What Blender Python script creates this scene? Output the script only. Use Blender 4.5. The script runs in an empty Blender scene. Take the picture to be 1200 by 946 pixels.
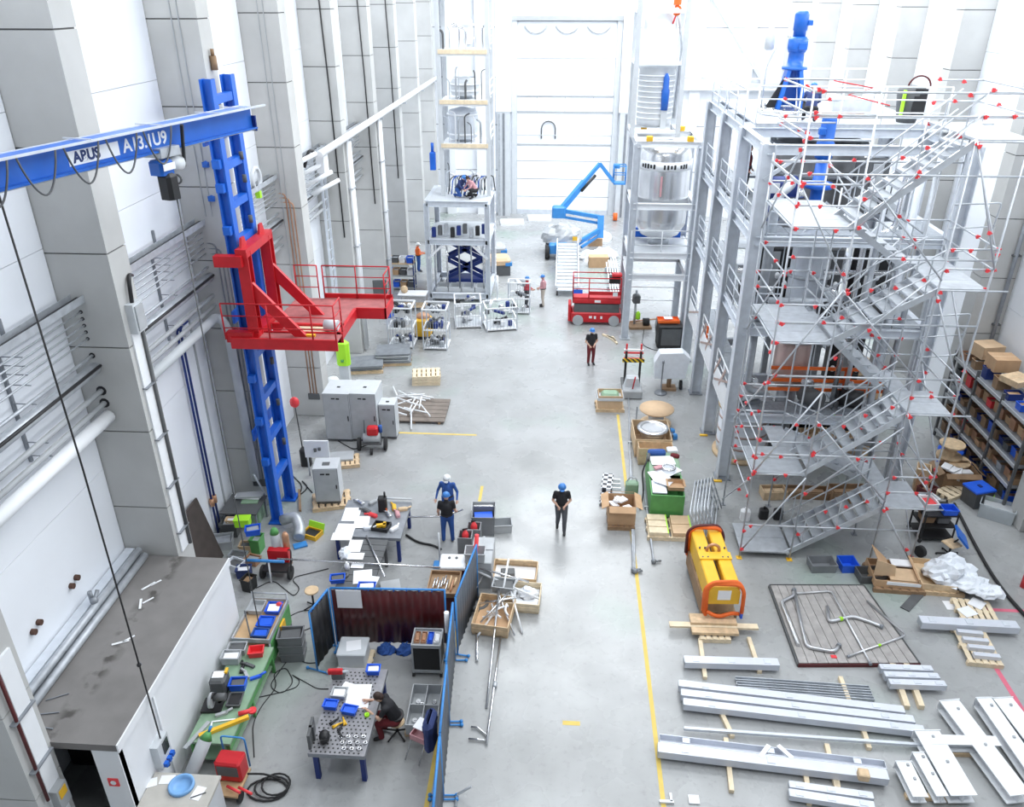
import bpy, bmesh, math, random
from mathutils import Vector, Matrix, Euler
R = random.Random(7)
S = bpy.context.scene
COL = S.collection
rad = math.radians

# ------------------------------------------------------------------ camera
CAM_H = 15.0
FOC = 939.0                                   # focal length in pixels of a 1200 px wide frame
TH = math.atan2(483, 939); PSI = math.atan2(66, math.hypot(939, 483))
FWD = Vector((-math.sin(PSI)*math.cos(TH), math.cos(PSI)*math.cos(TH), -math.sin(TH)))
RGT = Vector((math.cos(PSI), math.sin(PSI), 0)); UPV = RGT.cross(FWD)
cam = bpy.data.objects.new('camera', bpy.data.cameras.new('camera')); COL.objects.link(cam)
cam.location = (0, 0, CAM_H)
cam.rotation_euler = Matrix((RGT, UPV, -FWD)).transposed().to_euler()
cam.data.sensor_width = 36; cam.data.lens = 36*FOC/1200; cam.data.clip_end = 300
S.camera = cam
def F(px, py, z=0.0):                         # world point on the level z that the survey pixel looks at
    d = FWD*FOC + RGT*(px-600) + UPV*(473-py)
    return Vector((0, 0, CAM_H)) + d*((z-CAM_H)/d.z)

# ------------------------------------------------------------------ light
S.view_settings.view_transform = 'Standard'; S.view_settings.look = 'None'
S.view_settings.gamma = 1; S.view_settings.use_curve_mapping = False
S.view_settings.exposure = -0.53
w = bpy.data.worlds.new('sky'); S.world = w; w.use_nodes = True
w.node_tree.nodes['Background'].inputs[0].default_value = (0.82, 0.91, 1, 1)
w.node_tree.nodes['Background'].inputs[1].default_value = 0.28
def area(name, loc, sx, sy, power, rot=(0, 0, 0), col=(0.93, 0.97, 1)):
    l = bpy.data.lights.new(name, 'AREA'); l.shape = 'RECTANGLE'; l.size = sx; l.size_y = sy
    l.energy = power; l.color = col
    o = bpy.data.objects.new(name, l); COL.objects.link(o); o.location = loc; o.rotation_euler = rot
    return o
for y, p in ((4, 1600), (15, 2300), (26, 2700), (37, 4000), (47, 4500), (55, 4400)):
    area('rooflight', (4.6, y, 23.5), 17, 4.5, p*1.28)
for y, p in ((6, 900), (18, 1100), (30, 900), (42, 700)):     # unseen fill lamps added high up to brighten both side walls
    area('wall_fill', (15.3, y, 17.2), 11.5, 1.6, p, Euler((rad(68), 0, rad(90)))); area('wall_fill', (-10.1, y, 17.2), 11.5, 1.6, p*.55, Euler((rad(68), 0, rad(-90))))

# ------------------------------------------------------------------ materials
MATS = {}
def mat(name, col, rough=0.55, metal=0.0, var=0.12, scale=3.0, bump=0.0, spec=0.5, alpha=1.0, trans=0.0, emit=0.0):
    if name in MATS: return MATS[name]
    m = bpy.data.materials.new(name); m.use_nodes = True
    nt = m.node_tree; b = nt.nodes['Principled BSDF']
    b.inputs['Roughness'].default_value = rough; b.inputs['Metallic'].default_value = metal
    b.inputs['Specular IOR Level'].default_value = spec
    c = (*col, 1)
    if var > 0:
        tc = nt.nodes.new('ShaderNodeTexCoord'); nz = nt.nodes.new('ShaderNodeTexNoise')
        nz.inputs['Scale'].default_value = scale; nz.inputs['Detail'].default_value = 5
        nt.links.new(tc.outputs['Object'], nz.inputs['Vector'])
        rp = nt.nodes.new('ShaderNodeValToRGB'); rp.color_ramp.elements[0].position = .3; rp.color_ramp.elements[1].position = .72
        rp.color_ramp.elements[0].color = (*[x*(1-var) for x in col], 1)
        rp.color_ramp.elements[1].color = (*[min(1, x*(1+var*.6)) for x in col], 1)
        nt.links.new(nz.outputs['Fac'], rp.inputs['Fac']); nt.links.new(rp.outputs['Color'], b.inputs['Base Color'])
        if bump:
            bp = nt.nodes.new('ShaderNodeBump'); bp.inputs['Strength'].default_value = bump; bp.inputs['Distance'].default_value = .02
            nt.links.new(nz.outputs['Fac'], bp.inputs['Height']); nt.links.new(bp.outputs['Normal'], b.inputs['Normal'])
    else: b.inputs['Base Color'].default_value = c
    if alpha < 1: b.inputs['Alpha'].default_value = alpha
    if trans: b.inputs['Transmission Weight'].default_value = trans
    if emit: b.inputs['Emission Color'].default_value = c; b.inputs['Emission Strength'].default_value = emit
    MATS[name] = m; return m
mat('concrete', (.53, .533, .525), .8, var=.09, scale=.9, bump=.1)
mat('concrete_dark', (.16, .16, .16), .9)
mat('panel', (.86, .89, .94), .55, var=.03, scale=.6)
mat('plaster', (.84, .86, .89), .7, var=.03, scale=.8)
mat('joint', (.30, .32, .34), .8, var=0)
mat('galv', (.50, .53, .57), .42, .35, var=.18, scale=5)
mat('galv_light', (.66, .70, .76), .45, .15, var=.10, scale=4)
mat('galv_dark', (.28, .30, .33), .45, .35, var=.2, scale=4)
mat('steel', (.62, .63, .65), .28, .75, var=.12, scale=3)
mat('stainless', (.72, .73, .75), .25, .85, var=.08, scale=2)
mat('white_paint', (.85, .87, .90), .5, var=.03)
mat('grey_paint', (.42, .44, .46), .5, var=.08)
mat('lgrey_paint', (.60, .63, .66), .5, var=.06)
mat('dgrey', (.11, .115, .12), .6, var=.15)
mat('black', (.018, .018, .02), .5, var=.1)
mat('rubber', (.025, .025, .027), .8, var=.1)
mat('blue', (.012, .13, .62), .42, var=.10)
mat('dblue', (.012, .035, .20), .5, var=.12)
mat('mblue', (.014, .13, .55), .4, var=.08)
mat('sky_blue', (.045, .25, .62), .45, var=.1)
mat('bin_blue', (.02, .12, .72), .4, var=.06)
mat('red', (.56, .012, .02), .45, var=.12)
mat('clip_red', (.80, .05, .06), .5, var=0)
mat('dred', (.10, .012, .014), .5, var=.3, scale=2)
mat('orange', (.85, .15, .02), .55, var=.12)
mat('yellow', (.86, .50, .03), .5, var=.08)
mat('lime', (.42, .85, .03), .5, var=.05)
mat('green', (.10, .34, .10), .5, var=.15)
mat('pale_green', (.26, .40, .27), .5, var=.15)
mat('wood', (.70, .52, .33), .7, var=.22, scale=6)
mat('wood_pale', (.80, .67, .48), .7, var=.15, scale=6)
mat('ply', (.60, .40, .22), .65, var=.15, scale=4)
mat('brown', (.33, .21, .12), .7, var=.2, scale=4)
mat('card', (.56, .36, .21), .8, var=.1, scale=4)
mat('card_light', (.66, .47, .30), .8, var=.1, scale=4)
mat('paper', (.88, .89, .92), .7, var=.02)
mat('film', (.82, .86, .92), .3, var=.06, scale=5, bump=.4)
mat('grey_plastic', (.21, .22, .235), .5, var=.12)
mat('lgrey_plastic', (.45, .47, .49), .5, var=.1)
mat('skin', (.62, .38, .28), .6, var=.05)
mat('hair', (.045, .025, .02), .7, var=.1)
mat('copper', (.60, .33, .20), .4, .5, var=.2)
mat('bronze', (.55, .40, .36), .35, .5, var=.15, scale=2)
mat('navy', (.03, .05, .16), .8, var=.15)
mat('cloth_blue', (.03, .10, .36), .8, var=.15)
mat('cloth_black', (.018, .018, .022), .85, var=.15)
mat('cloth_grey', (.09, .095, .11), .85, var=.15)
mat('cloth_red', (.50, .02, .04), .8, var=.12)
mat('cloth_dred', (.17, .018, .025), .8, var=.15)
mat('cloth_pink', (.62, .33, .36), .8, var=.1)
mat('cloth_beige', (.55, .50, .44), .8, var=.1)
mat('helmet_blue', (.05, .22, .60), .35, var=0)
mat('helmet_white', (.85, .88, .9), .35, var=0)
mat('roof_felt', (.215, .205, .20), .9, var=.16, scale=1.3, bump=.25)
mat('yellow_line', (.72, .53, .12), .6, var=.12, scale=4)
mat('red_line', (.72, .16, .24), .6, var=.12, scale=4)
mat('clear', (.70, .76, .80), .2, var=.05, alpha=.45)
mat('weld_curtain', (.085, .012, .014), .32, var=.45, scale=1.6)
mat('screen_outer', (.10, .115, .14), .45, var=.2, scale=2)
mat('glass_dark', (.03, .035, .04), .15, var=0)

def floor_material():
    m = bpy.data.materials.new('floor_screed'); m.use_nodes = True; nt = m.node_tree; L = nt.links.new
    b = nt.nodes['Principled BSDF']; tc = nt.nodes.new('ShaderNodeTexCoord')
    def noise(sc, det=4, ro=.5):
        n = nt.nodes.new('ShaderNodeTexNoise'); n.inputs['Scale'].default_value = sc; n.inputs['Detail'].default_value = det
        n.inputs['Roughness'].default_value = ro; L(tc.outputs['Object'], n.inputs['Vector']); return n
    def ramp(a, ca, b_, cb):
        r = nt.nodes.new('ShaderNodeValToRGB'); e = r.color_ramp.elements
        e[0].position = a; e[0].color = (*ca, 1); e[1].position = b_; e[1].color = (*cb, 1); return r
    n1 = noise(.35, 6, .6); r1 = ramp(.32, (.30, .306, .307), .72, (.43, .44, .445)); L(n1.outputs['Fac'], r1.inputs['Fac'])
    n2 = noise(.17, 3); r2 = ramp(.56, (0, 0, 0), .74, (1, 1, 1)); L(n2.outputs['Fac'], r2.inputs['Fac'])
    mx = nt.nodes.new('ShaderNodeMixRGB'); mx.inputs['Color2'].default_value = (.31, .39, .345, 1)   # greenish cured patches
    L(r2.outputs['Color'], mx.inputs['Fac']); L(r1.outputs['Color'], mx.inputs['Color1'])
    n3 = noise(5.5, 8, .7); r3 = ramp(.33, (.66, .66, .66), .45, (1, 1, 1)); L(n3.outputs['Fac'], r3.inputs['Fac'])
    m2 = nt.nodes.new('ShaderNodeMixRGB'); m2.blend_type = 'MULTIPLY'; m2.inputs['Fac'].default_value = .55
    L(mx.outputs['Color'], m2.inputs['Color1']); L(r3.outputs['Color'], m2.inputs['Color2'])
    L(m2.outputs['Color'], b.inputs['Base Color'])
    n4 = noise(.8); r4 = ramp(.3, (.20, .20, .20), .75, (.38, .38, .38)); L(n4.outputs['Fac'], r4.inputs['Fac'])
    L(r4.outputs['Color'], b.inputs['Roughness']); b.inputs['Specular IOR Level'].default_value = .55
    MATS['floor'] = m
floor_material()
def check_material():                           # printed black and white chevron tape of the packed profiles
    m = bpy.data.materials.new('chevron'); m.use_nodes = True; nt = m.node_tree
    tc = nt.nodes.new('ShaderNodeTexCoord'); ck = nt.nodes.new('ShaderNodeTexChecker'); ck.inputs['Scale'].default_value = 7
    ck.inputs['Color1'].default_value = (.02, .02, .03, 1); ck.inputs['Color2'].default_value = (.8, .82, .85, 1)
    nt.links.new(tc.outputs['Object'], ck.inputs['Vector']); nt.links.new(ck.outputs['Color'], nt.nodes['Principled BSDF'].inputs['Base Color'])
    MATS['chevron'] = m
check_material()
def stripe_material(name, c1, c2, sc):
    m = bpy.data.materials.new(name); m.use_nodes = True; nt = m.node_tree
    tc = nt.nodes.new('ShaderNodeTexCoord'); wv = nt.nodes.new('ShaderNodeTexWave'); wv.inputs['Scale'].default_value = sc
    wv.bands_direction = 'DIAGONAL'
    rp = nt.nodes.new('ShaderNodeValToRGB'); rp.color_ramp.interpolation = 'CONSTANT'
    rp.color_ramp.elements[0].color = (*c1, 1); rp.color_ramp.elements[1].position = .5; rp.color_ramp.elements[1].color = (*c2, 1)
    nt.links.new(tc.outputs['Object'], wv.inputs['Vector']); nt.links.new(wv.outputs['Fac'], rp.inputs['Fac'])
    nt.links.new(rp.outputs['Color'], nt.nodes['Principled BSDF'].inputs['Base Color']); MATS[name] = m
stripe_material('hazard', (.02, .02, .02), (.8, .55, .02), 3)
def roof_material():
    # felt roof with a row of dried puddle stains
    m = MATS['roof_felt']; nt = m.node_tree; b = nt.nodes['Principled BSDF']; L = nt.links.new
    src = b.inputs['Base Color'].links[0].from_socket
    tc = nt.nodes.new('ShaderNodeTexCoord'); sp = nt.nodes.new('ShaderNodeSeparateXYZ'); L(tc.outputs['Object'], sp.inputs[0])
    a = nt.nodes.new('ShaderNodeMath'); a.operation = 'ABSOLUTE'; s = nt.nodes.new('ShaderNodeMath'); s.operation = 'ADD'; s.inputs[1].default_value = -.05
    L(sp.outputs['X'], s.inputs[0]); L(s.outputs[0], a.inputs[0])
    g = nt.nodes.new('ShaderNodeMapRange'); g.inputs['From Min'].default_value = .05; g.inputs['From Max'].default_value = .28; g.inputs['To Min'].default_value = 1; g.inputs['To Max'].default_value = 0
    L(a.outputs[0], g.inputs['Value'])
    n = nt.nodes.new('ShaderNodeTexNoise'); n.inputs['Scale'].default_value = 2.6; n.inputs['Detail'].default_value = 6; L(tc.outputs['Object'], n.inputs['Vector'])
    r = nt.nodes.new('ShaderNodeMapRange'); r.inputs['From Min'].default_value = .5; r.inputs['From Max'].default_value = .62; L(n.outputs['Fac'], r.inputs['Value'])
    mu = nt.nodes.new('ShaderNodeMath'); mu.operation = 'MULTIPLY'; L(g.outputs[0], mu.inputs[0]); L(r.outputs[0], mu.inputs[1])
    mx = nt.nodes.new('ShaderNodeMixRGB'); mx.inputs['Color2'].default_value = (.08, .075, .07, 1)
    L(mu.outputs[0], mx.inputs['Fac']); L(src, mx.inputs['Color1']); L(mx.outputs['Color'], b.inputs['Base Color'])
roof_material()

# ------------------------------------------------------------------ mesh builder
def _basis(d):
    d = Vector(d).normalized(); a = Vector((0, 0, 1)) if abs(d.z) < .95 else Vector((1, 0, 0))
    u = d.cross(a).normalized(); return u, u.cross(d).normalized()
class M:
    def __init__(s): s.v = []; s.f = []; s.sm = []
    def add(s, vs, fs, sm=False):
        n = len(s.v); s.v += [Vector(p) for p in vs]
        s.f += [tuple(i+n for i in f) for f in fs]; s.sm += [sm]*len(fs); return s
    def b(s, x0, x1, y0, y1, z0, z1):
        return s.add([(x0,y0,z0),(x1,y0,z0),(x1,y1,z0),(x0,y1,z0),(x0,y0,z1),(x1,y0,z1),(x1,y1,z1),(x0,y1,z1)],
                     [(3,2,1,0),(4,5,6,7),(0,1,5,4),(1,2,6,5),(2,3,7,6),(3,0,4,7)])
    def c(s, cx, cy, cz, sx, sy, sz, rz=0, rx=0, ry=0):      # box about its centre
        e = Euler((rx, ry, rz)).to_matrix(); h = (sx/2, sy/2, sz/2)
        vs = [Vector((cx,cy,cz)) + e @ Vector((a*h[0], b_*h[1], c_*h[2])) for a, b_, c_ in
              ((-1,-1,-1),(1,-1,-1),(1,1,-1),(-1,1,-1),(-1,-1,1),(1,-1,1),(1,1,1),(-1,1,1))]
        return s.add(vs, [(3,2,1,0),(4,5,6,7),(0,1,5,4),(1,2,6,5),(2,3,7,6),(3,0,4,7)])
    def cb(s, cx, cy, cz, sx, sy, sz, k=.02, rz=0):          # box with chamfered upright and top edges
        e = Euler((0, 0, rz)).to_matrix(); o = Vector((cx, cy, cz)); X, Y, Z = sx/2, sy/2, sz/2
        def ring(a, b_, z, q): return [(-a+q,-b_,z),(a-q,-b_,z),(a,-b_+q,z),(a,b_-q,z),(a-q,b_,z),(-a+q,b_,z),(-a,b_-q,z),(-a,-b_+q,z)]
        vs = ring(X, Y, -Z, k) + ring(X, Y, Z-k, k) + ring(X-k, Y-k, Z, k*.6)
        fs = [tuple(range(7, -1, -1)), tuple(range(16, 24))]
        for r in (0, 8): fs += [(r+i, r+(i+1) % 8, r+8+(i+1) % 8, r+8+i) for i in range(8)]
        return s.add([o + e @ Vector(p) for p in vs], fs)
    def beam(s, p0, p1, w, h=None):                          # rectangular bar, w sideways, h in the up plane
        h = h or w; p0, p1 = Vector(p0), Vector(p1); u, v = _basis(p1-p0)
        q = [(-w/2,-h/2),(w/2,-h/2),(w/2,h/2),(-w/2,h/2)]
        return s.add([p + u*a + v*b_ for p in (p0, p1) for a, b_ in q], [(0,1,2,3)[::-1],(4,5,6,7),(0,1,5,4),(1,2,6,5),(2,3,7,6),(3,0,4,7)])
    def prof(s, p0, p1, q):                                  # any closed profile swept straight
        p0, p1 = Vector(p0), Vector(p1); u, v = _basis(p1-p0); n = len(q)
        s.add([p + u*a + v*b_ for p in (p0, p1) for a, b_ in q], [tuple(range(n))[::-1], tuple(range(n, 2*n))] + [(i, (i+1) % n, n+(i+1) % n, n+i) for i in range(n)])
        return s
    def ib(s, p0, p1, w, h, t=.02):                          # I section
        a, b_, k = w/2, h/2, t/2
        return s.prof(p0, p1, [(-a,-b_),(a,-b_),(a,-b_+t),(k,-b_+t),(k,b_-t),(a,b_-t),(a,b_),(-a,b_),(-a,b_-t),(-k,b_-t),(-k,-b_+t),(-a,-b_+t)])
    def ch(s, p0, p1, w, h, t=.015):                         # U channel, open upwards
        a, b_ = w/2, h/2
        return s.prof(p0, p1, [(-a,-b_),(a,-b_),(a,b_),(a-t,b_),(a-t,-b_+t),(-a+t,-b_+t),(-a+t,b_),(-a,b_)])
    def t(s, p0, p1, r, n=6, r1=None):
        p0, p1 = Vector(p0), Vector(p1); u, v = _basis(p1-p0); r1 = r if r1 is None else r1
        vs = [p + (u*math.cos(6.28318*i/n) + v*math.sin(6.28318*i/n))*q for p, q in ((p0, r), (p1, r1)) for i in range(n)]
        s.add(vs, [(i, (i+1) % n, n+(i+1) % n, n+i) for i in range(n)], n > 5)
        k = len(s.v)-2*n; s.f += [tuple(range(k+n-1, k-1, -1)), tuple(range(k+n, k+2*n))]; s.sm += [False]*2; return s
    def tp(s, pts, r, n=6, closed=False):                    # bent tube through points
        pts = [Vector(p) for p in pts]; m = len(pts); rs = r if isinstance(r, (list, tuple)) else [r]*m; k = len(s.v); u0 = None
        for i, p in enumerate(pts):
            a = pts[(i-1) % m] if (i or closed) else p; b_ = pts[(i+1) % m] if (i < m-1 or closed) else p
            d = (b_-a)
            if d.length < 1e-6: d = Vector((0, 0, 1))
            d.normalize()
            if u0 is None: u, v = _basis(d)
            else:
                u = u0 - d*u0.dot(d)
                if u.length < 1e-4: u, v = _basis(d)
                u.normalize()
            v = d.cross(u); u0 = u
            for j in range(n): s.v.append(p + (u*math.cos(6.28318*j/n) + v*math.sin(6.28318*j/n))*rs[i])
        for i in range(m if closed else m-1):
            for j in range(n):
                a, b_ = k+i*n, k+((i+1) % m)*n
                s.f.append((a+j, a+(j+1) % n, b_+(j+1) % n, b_+j)); s.sm.append(True)
        if not closed: s.f += [tuple(range(k+n-1, k-1, -1)), tuple(range(k+(m-1)*n, k+m*n))]; s.sm += [False]*2
        return s
    def lz(s, cx, cy, prof, n=16, a0=0, a1=6.283185):        # turned body about an upright axis
        k = len(s.v); full = a1-a0 > 6.28; c = n if full else n+1
        for r, z in prof:
            for i in range(c):
                a = a0+(a1-a0)*i/n; s.v.append(Vector((cx+r*math.cos(a), cy+r*math.sin(a), z)))
        for j in range(len(prof)-1):
            for i in range(n):
                a, b_ = k+j*c, k+(j+1)*c; q = (i+1) % c
                s.f.append((a+i, a+q, b_+q, b_+i)); s.sm.append(True)
        if full: s.f += [tuple(range(k+c-1, k-1, -1)), tuple(range(k+(len(prof)-1)*c, k+len(prof)*c))]; s.sm += [False]*2
        return s
    def ball(s, c, rx, ry=None, rz=None, n=10, m=7):
        ry = ry or rx; rz = rz or rx; k = len(s.v); c = Vector(c)
        for j in range(m+1):
            th = math.pi*j/m
            for i in range(n):
                a = 6.283185*i/n; s.v.append(c + Vector((rx*math.sin(th)*math.cos(a), ry*math.sin(th)*math.sin(a), -rz*math.cos(th))))
        for j in range(m):
            for i in range(n): s.f.append((k+j*n+i, k+j*n+(i+1) % n, k+(j+1)*n+(i+1) % n, k+(j+1)*n+i)); s.sm.append(True)
        return s
    def ex(s, poly, axis, a, b_):                            # polygon (2-D) extruded along an axis
        n = len(poly); f = {'x': lambda p, q: (q, p[0], p[1]), 'y': lambda p, q: (p[0], q, p[1]), 'z': lambda p, q: (p[0], p[1], q)}[axis]
        return s.add([f(p, q) for q in (a, b_) for p in poly], [tuple(range(n))[::-1], tuple(range(n, 2*n))] + [(i, (i+1) % n, n+(i+1) % n, n+i) for i in range(n)])
    def heap(s, c, rx, ry, rz, seed=0, n=20, m=10, amp=.35):   # crumpled foil, flat underneath
        from mathutils import noise
        k = len(s.v); s.ball((0, 0, 0), 1, n=n, m=m); c = Vector(c)
        for i in range(k, len(s.v)):
            p = s.v[i]; q = 1+amp*noise.noise(p*2.3+Vector((seed, seed*2, 0)))+amp*.6*noise.noise(p*5.1+Vector((0, seed, 3)))
            s.v[i] = c+Vector((p.x*q*rx, p.y*q*ry, max(0, p.z*q)*rz+.004))
        s.sm[-n*m:] = [False]*(n*m); return s
    def tray(s, cx, cy, z, sx, sy, h, t=.02, rz=0, flare=0):  # open-topped box with walls
        e = Euler((0, 0, rz)).to_matrix(); o = Vector((cx, cy, z)); k = flare
        def ring(a, b_, zz): return [(-a,-b_,zz),(a,-b_,zz),(a,b_,zz),(-a,b_,zz)]
        X, Y = sx/2, sy/2
        vs = ring(X-k, Y-k, 0)+ring(X, Y, h)+ring(X-t, Y-t, h)+ring(X-t-k, Y-t-k, t)
        fs = [(3,2,1,0), (12,13,14,15)]
        for r in (0, 4, 8): fs += [(r+i, r+(i+1) % 4, r+4+(i+1) % 4, r+4+i) for i in range(4)]
        return s.add([o + e @ Vector(p) for p in vs], fs)
    def mesh(s, name, off=None):
        me = bpy.data.meshes.new(name); o = off or Vector((0, 0, 0))
        me.from_pydata([p-o for p in s.v], [], s.f)
        me.polygons.foreach_set('use_smooth', s.sm); me.update(); return me

# ------------------------------------------------------------------ objects
def tag(o, label=None, cat=None, group=None, kind=None):
    for k, v in (('label', label), ('category', cat), ('group', group), ('kind', kind)):
        if v: o[k] = v
    return o
def setmat(o, m):
    if m: o.data.materials.append(MATS[m])
    return o
def P(name, mb, m, parent=None, label=None, kind=None, W=False):
    """one mesh object; W: the builder holds world coordinates and the thing's own place is taken off"""
    off = None
    if W and parent is not None:
        r = parent
        while r.parent: r = r.parent
        off = Vector(r.location)
    o = bpy.data.objects.new(name, mb.mesh(name, off)); COL.objects.link(o); setmat(o, m)
    if parent is not None: o.parent = parent
    return tag(o, label, kind=kind)
def T(name, label, cat, loc=(0, 0, 0), rz=0, group=None):
    o = bpy.data.objects.new(name, None); COL.objects.link(o); o.location = loc; o.rotation_euler = (0, 0, rz)
    o.empty_display_size = .2
    return tag(o, label, cat, group)
def one(name, mb, m, label, cat, loc=None, rz=0, group=None):
    """a thing that is one mesh; with loc the builder is local, else the origin goes to the builder's floor centre"""
    if loc is None:
        xs = [p.x for p in mb.v]; ys = [p.y for p in mb.v]; zs = [p.z for p in mb.v]
        off = Vector(((min(xs)+max(xs))/2, (min(ys)+max(ys))/2, min(zs)))
        o = bpy.data.objects.new(name, mb.mesh(name, off)); o.location = off
    else:
        o = bpy.data.objects.new(name, mb.mesh(name)); o.location = loc; o.rotation_euler = (0, 0, rz)
    COL.objects.link(o); setmat(o, m); return tag(o, label, cat, group)
def dup(o, loc=None, rz=None, label=None, group=None, parent=None):
    c = o.copy(); COL.objects.link(c)
    if parent is not None: c.parent = parent
    if loc is not None: c.location = loc
    if rz is not None: c.rotation_euler = (0, 0, rz)
    if label: c['label'] = label
    if group: c['group'] = group
    for ch in o.children: dup(ch, parent=c)
    return c
def rep(src, n_offsets, parent):                 # alike pieces sharing one mesh
    for d in n_offsets:
        c = src.copy(); COL.objects.link(c); c.location = Vector(src.location)+Vector(d); c.parent = parent
def text(body, size, name='lettering', m='white_paint', parent=None, bold=0.0):
    cu = bpy.data.curves.new(name, 'FONT'); cu.body = body; cu.size = size; cu.extrude = .003; cu.offset = bold
    cu.align_x = 'CENTER'; cu.align_y = 'CENTER'
    tmp = bpy.data.objects.new(name, cu); COL.objects.link(tmp)
    dg = bpy.context.evaluated_depsgraph_get(); me = bpy.data.meshes.new_from_object(tmp.evaluated_get(dg))
    bpy.data.objects.remove(tmp); o = bpy.data.objects.new(name, me); COL.objects.link(o); o.data.materials.clear(); setmat(o, m)
    if parent is not None: o.parent = parent
    return o
def arc(c, r, a0, a1, n, plane='xy'):
    out = []
    for i in range(n+1):
        a = a0+(a1-a0)*i/n; x, y = r*math.cos(a), r*math.sin(a)
        out.append(Vector(c) + Vector({'xy': (x, y, 0), 'xz': (x, 0, y), 'yz': (0, x, y)}[plane]))
    return out
def fillet(pts, r, n=4):                         # rounds the corners of a polyline
    pts = [Vector(p) for p in pts]; out = [pts[0]]
    for i in range(1, len(pts)-1):
        a, b_, c = pts[i-1], pts[i], pts[i+1]; u = (a-b_); v = (c-b_); q = min(r, u.length*.45, v.length*.45)
        p0, p1 = b_+u.normalized()*q, b_+v.normalized()*q
        for k in range(n+1):
            t = k/n; out.append(p0*(1-t)**2 + b_*2*t*(1-t) + p1*t*t)
    return out+[pts[-1]]

# ================================================================== the setting
XL, XR, YE = -10.4, 15.65, 60.6                # left panels, right panels, end wall
COLY = [8.95+6.2*i for i in range(9)]          # near faces of the wall columns
WALL_H = 17.5
floor = tag(P('floor', M().b(-14, 19, -4, 64, -.3, 0), 'floor'), kind='structure')
for n, pts in (('yellow_line', [((-2.50, 5), (-2.40, 22.9))]), ('yellow_line', [((2.40, 5), (2.50, 28.4))]), ('yellow_line', [((-6.1, 26.35), (-3.0, 26.45))])):
    for (a, b_) in pts: P(n, M().b(a[0], b_[0], a[1], b_[1], .0, .004), 'yellow_line', floor)
P('red_line', M().b(11.06, 11.18, 11, 15.6, 0, .004), 'red_line', floor)
P('red_line', M().b(11.75, 15.4, 17.58, 17.7, 0, .004), 'red_line', floor)
P('yellow_mark', M().b(.35, .75, 13.05, 13.17, 0, .004), 'yellow_line', floor)

def side_wall(name, xp, sgn, prot):
    """panel bays behind deep precast columns; sgn +1 when the hall lies towards +x"""
    w_ = tag(P(name, M().b(xp-sgn*.5, xp-sgn*.12, -4, YE+.3, 0, WALL_H), 'concrete_dark'), kind='structure')
    zs = [0, 2.1, 4.15, 6.2, 8.25, 10.3, 12.35, 14.4, 16.45, WALL_H]
    face = xp+sgn*prot
    ys = [2.75]+COLY
    lo, hi = min(xp-sgn*.3, face), max(xp-sgn*.3, face)
    for y in ys:                                # columns of stacked precast blocks, each with an open joint
        core = P('column', M().b(lo+.03, hi-.03, y+.03, y+.72, 0, WALL_H), 'concrete_dark', w_)
        for a, b_ in zip(zs, zs[1:]):
            P('concrete_block', M().b(lo, hi, y, y+.75, a+.016, b_-.016), 'concrete', core)
    edges = [-4]+[q for y in ys for q in (y, y+.75)]+[YE]
    for i in range(0, len(edges)-1, 2):
        y0, y1 = edges[i]+.02, edges[i+1]-.02
        if y1-y0 < .3: continue
        for a, b_ in ((0, 2.6), (2.6, 5.2), (5.2, 7.8), (7.8, 10.4), (10.4, 13.0), (13.0, 15.6), (15.6, WALL_H)):
            P('wall_panel', M().b(min(xp-sgn*.14, xp), max(xp-sgn*.14, xp), y0, y1, a+.006, b_-.006), 'panel', w_)
    return w_
wall_left = side_wall('wall_left', XL, 1, 1.3)
wall_right = side_wall('wall_right', XR, -1, 1.13)

# end wall with the tall sliding door
wall_back = tag(P('wall_back', M().b(XL, -3.75, YE, YE+.4, 0, WALL_H).b(3.75, XR, YE, YE+.4, 0, WALL_H).b(-3.75, 3.75, YE, YE+.4, 13.3, WALL_H), 'panel'), kind='structure')
for x in (-8.3, -6.0, 6.2, 9.0, 12.4): P('pilaster', M().b(x-.35, x+.35, YE-.35, YE, 0, WALL_H), 'plaster', wall_back)
for z in (3.2, 6.4, 9.6, 12.8):
    for a, b_ in ((XL, -4.6), (4.6, XR)): P('panel_joint', M().b(a, b_, YE-.012, YE, z, z+.05), 'joint', wall_back)
P('wall_girder', M().b(6.6, XR, YE-.6, YE-.2, 8.9, 9.35), 'lgrey_paint', wall_back)
P('diagonal_brace', M().beam((8.2, YE-.3, 16.5), (13.6, YE-.3, 9.4), .22, .22), 'lgrey_paint', wall_back)
door = tag(P('door_1', M().b(-3.75, 3.75, YE+.2, YE+.35, 0, 13.3), 'panel'), kind='structure')
zz = [0, 1.3, 2.6, 3.9, 5.1, 7.35, 8.35, 10.85, 13.2]
for i, (a, b_) in enumerate(zip(zz, zz[1:])):
    P('door_leaf', M().b(-3.42, 3.42, YE+.05, YE+.2, a+.02, b_-.02), 'panel', door)
for x in (-3.6, 3.6):
    P('door_rail', M().b(x-.17, x+.17, YE-.15, YE+.2, 0, 13.4), 'lgrey_paint', door)
P('door_sill', M().b(-3.42, 3.42, YE, YE+.06, 0, .35), 'galv_light', door)
P('lintel', M().b(-3.9, 3.9, YE-.25, YE+.05, 13.25, 13.55), 'grey_paint', door)
for z in (5.07, 7.3, 8.4): P('cross_rail', M().b(-3.42, 3.42, YE+.0, YE+.06, z-.05, z+.05), 'grey_paint', door)
for x in (-2, 0, 2): P('mullion', M().b(x-.03, x+.03, YE+.02, YE+.06, 7.3, 8.4), 'lgrey_paint', door)
for x in (-2.15, 0, 2.15): P('handle_bar', M().tp(arc((x, YE-.05, 13.3), .85, math.pi*1.15, math.pi*1.85, 8, 'xz'), .06, 6), 'grey_paint', door)
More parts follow.
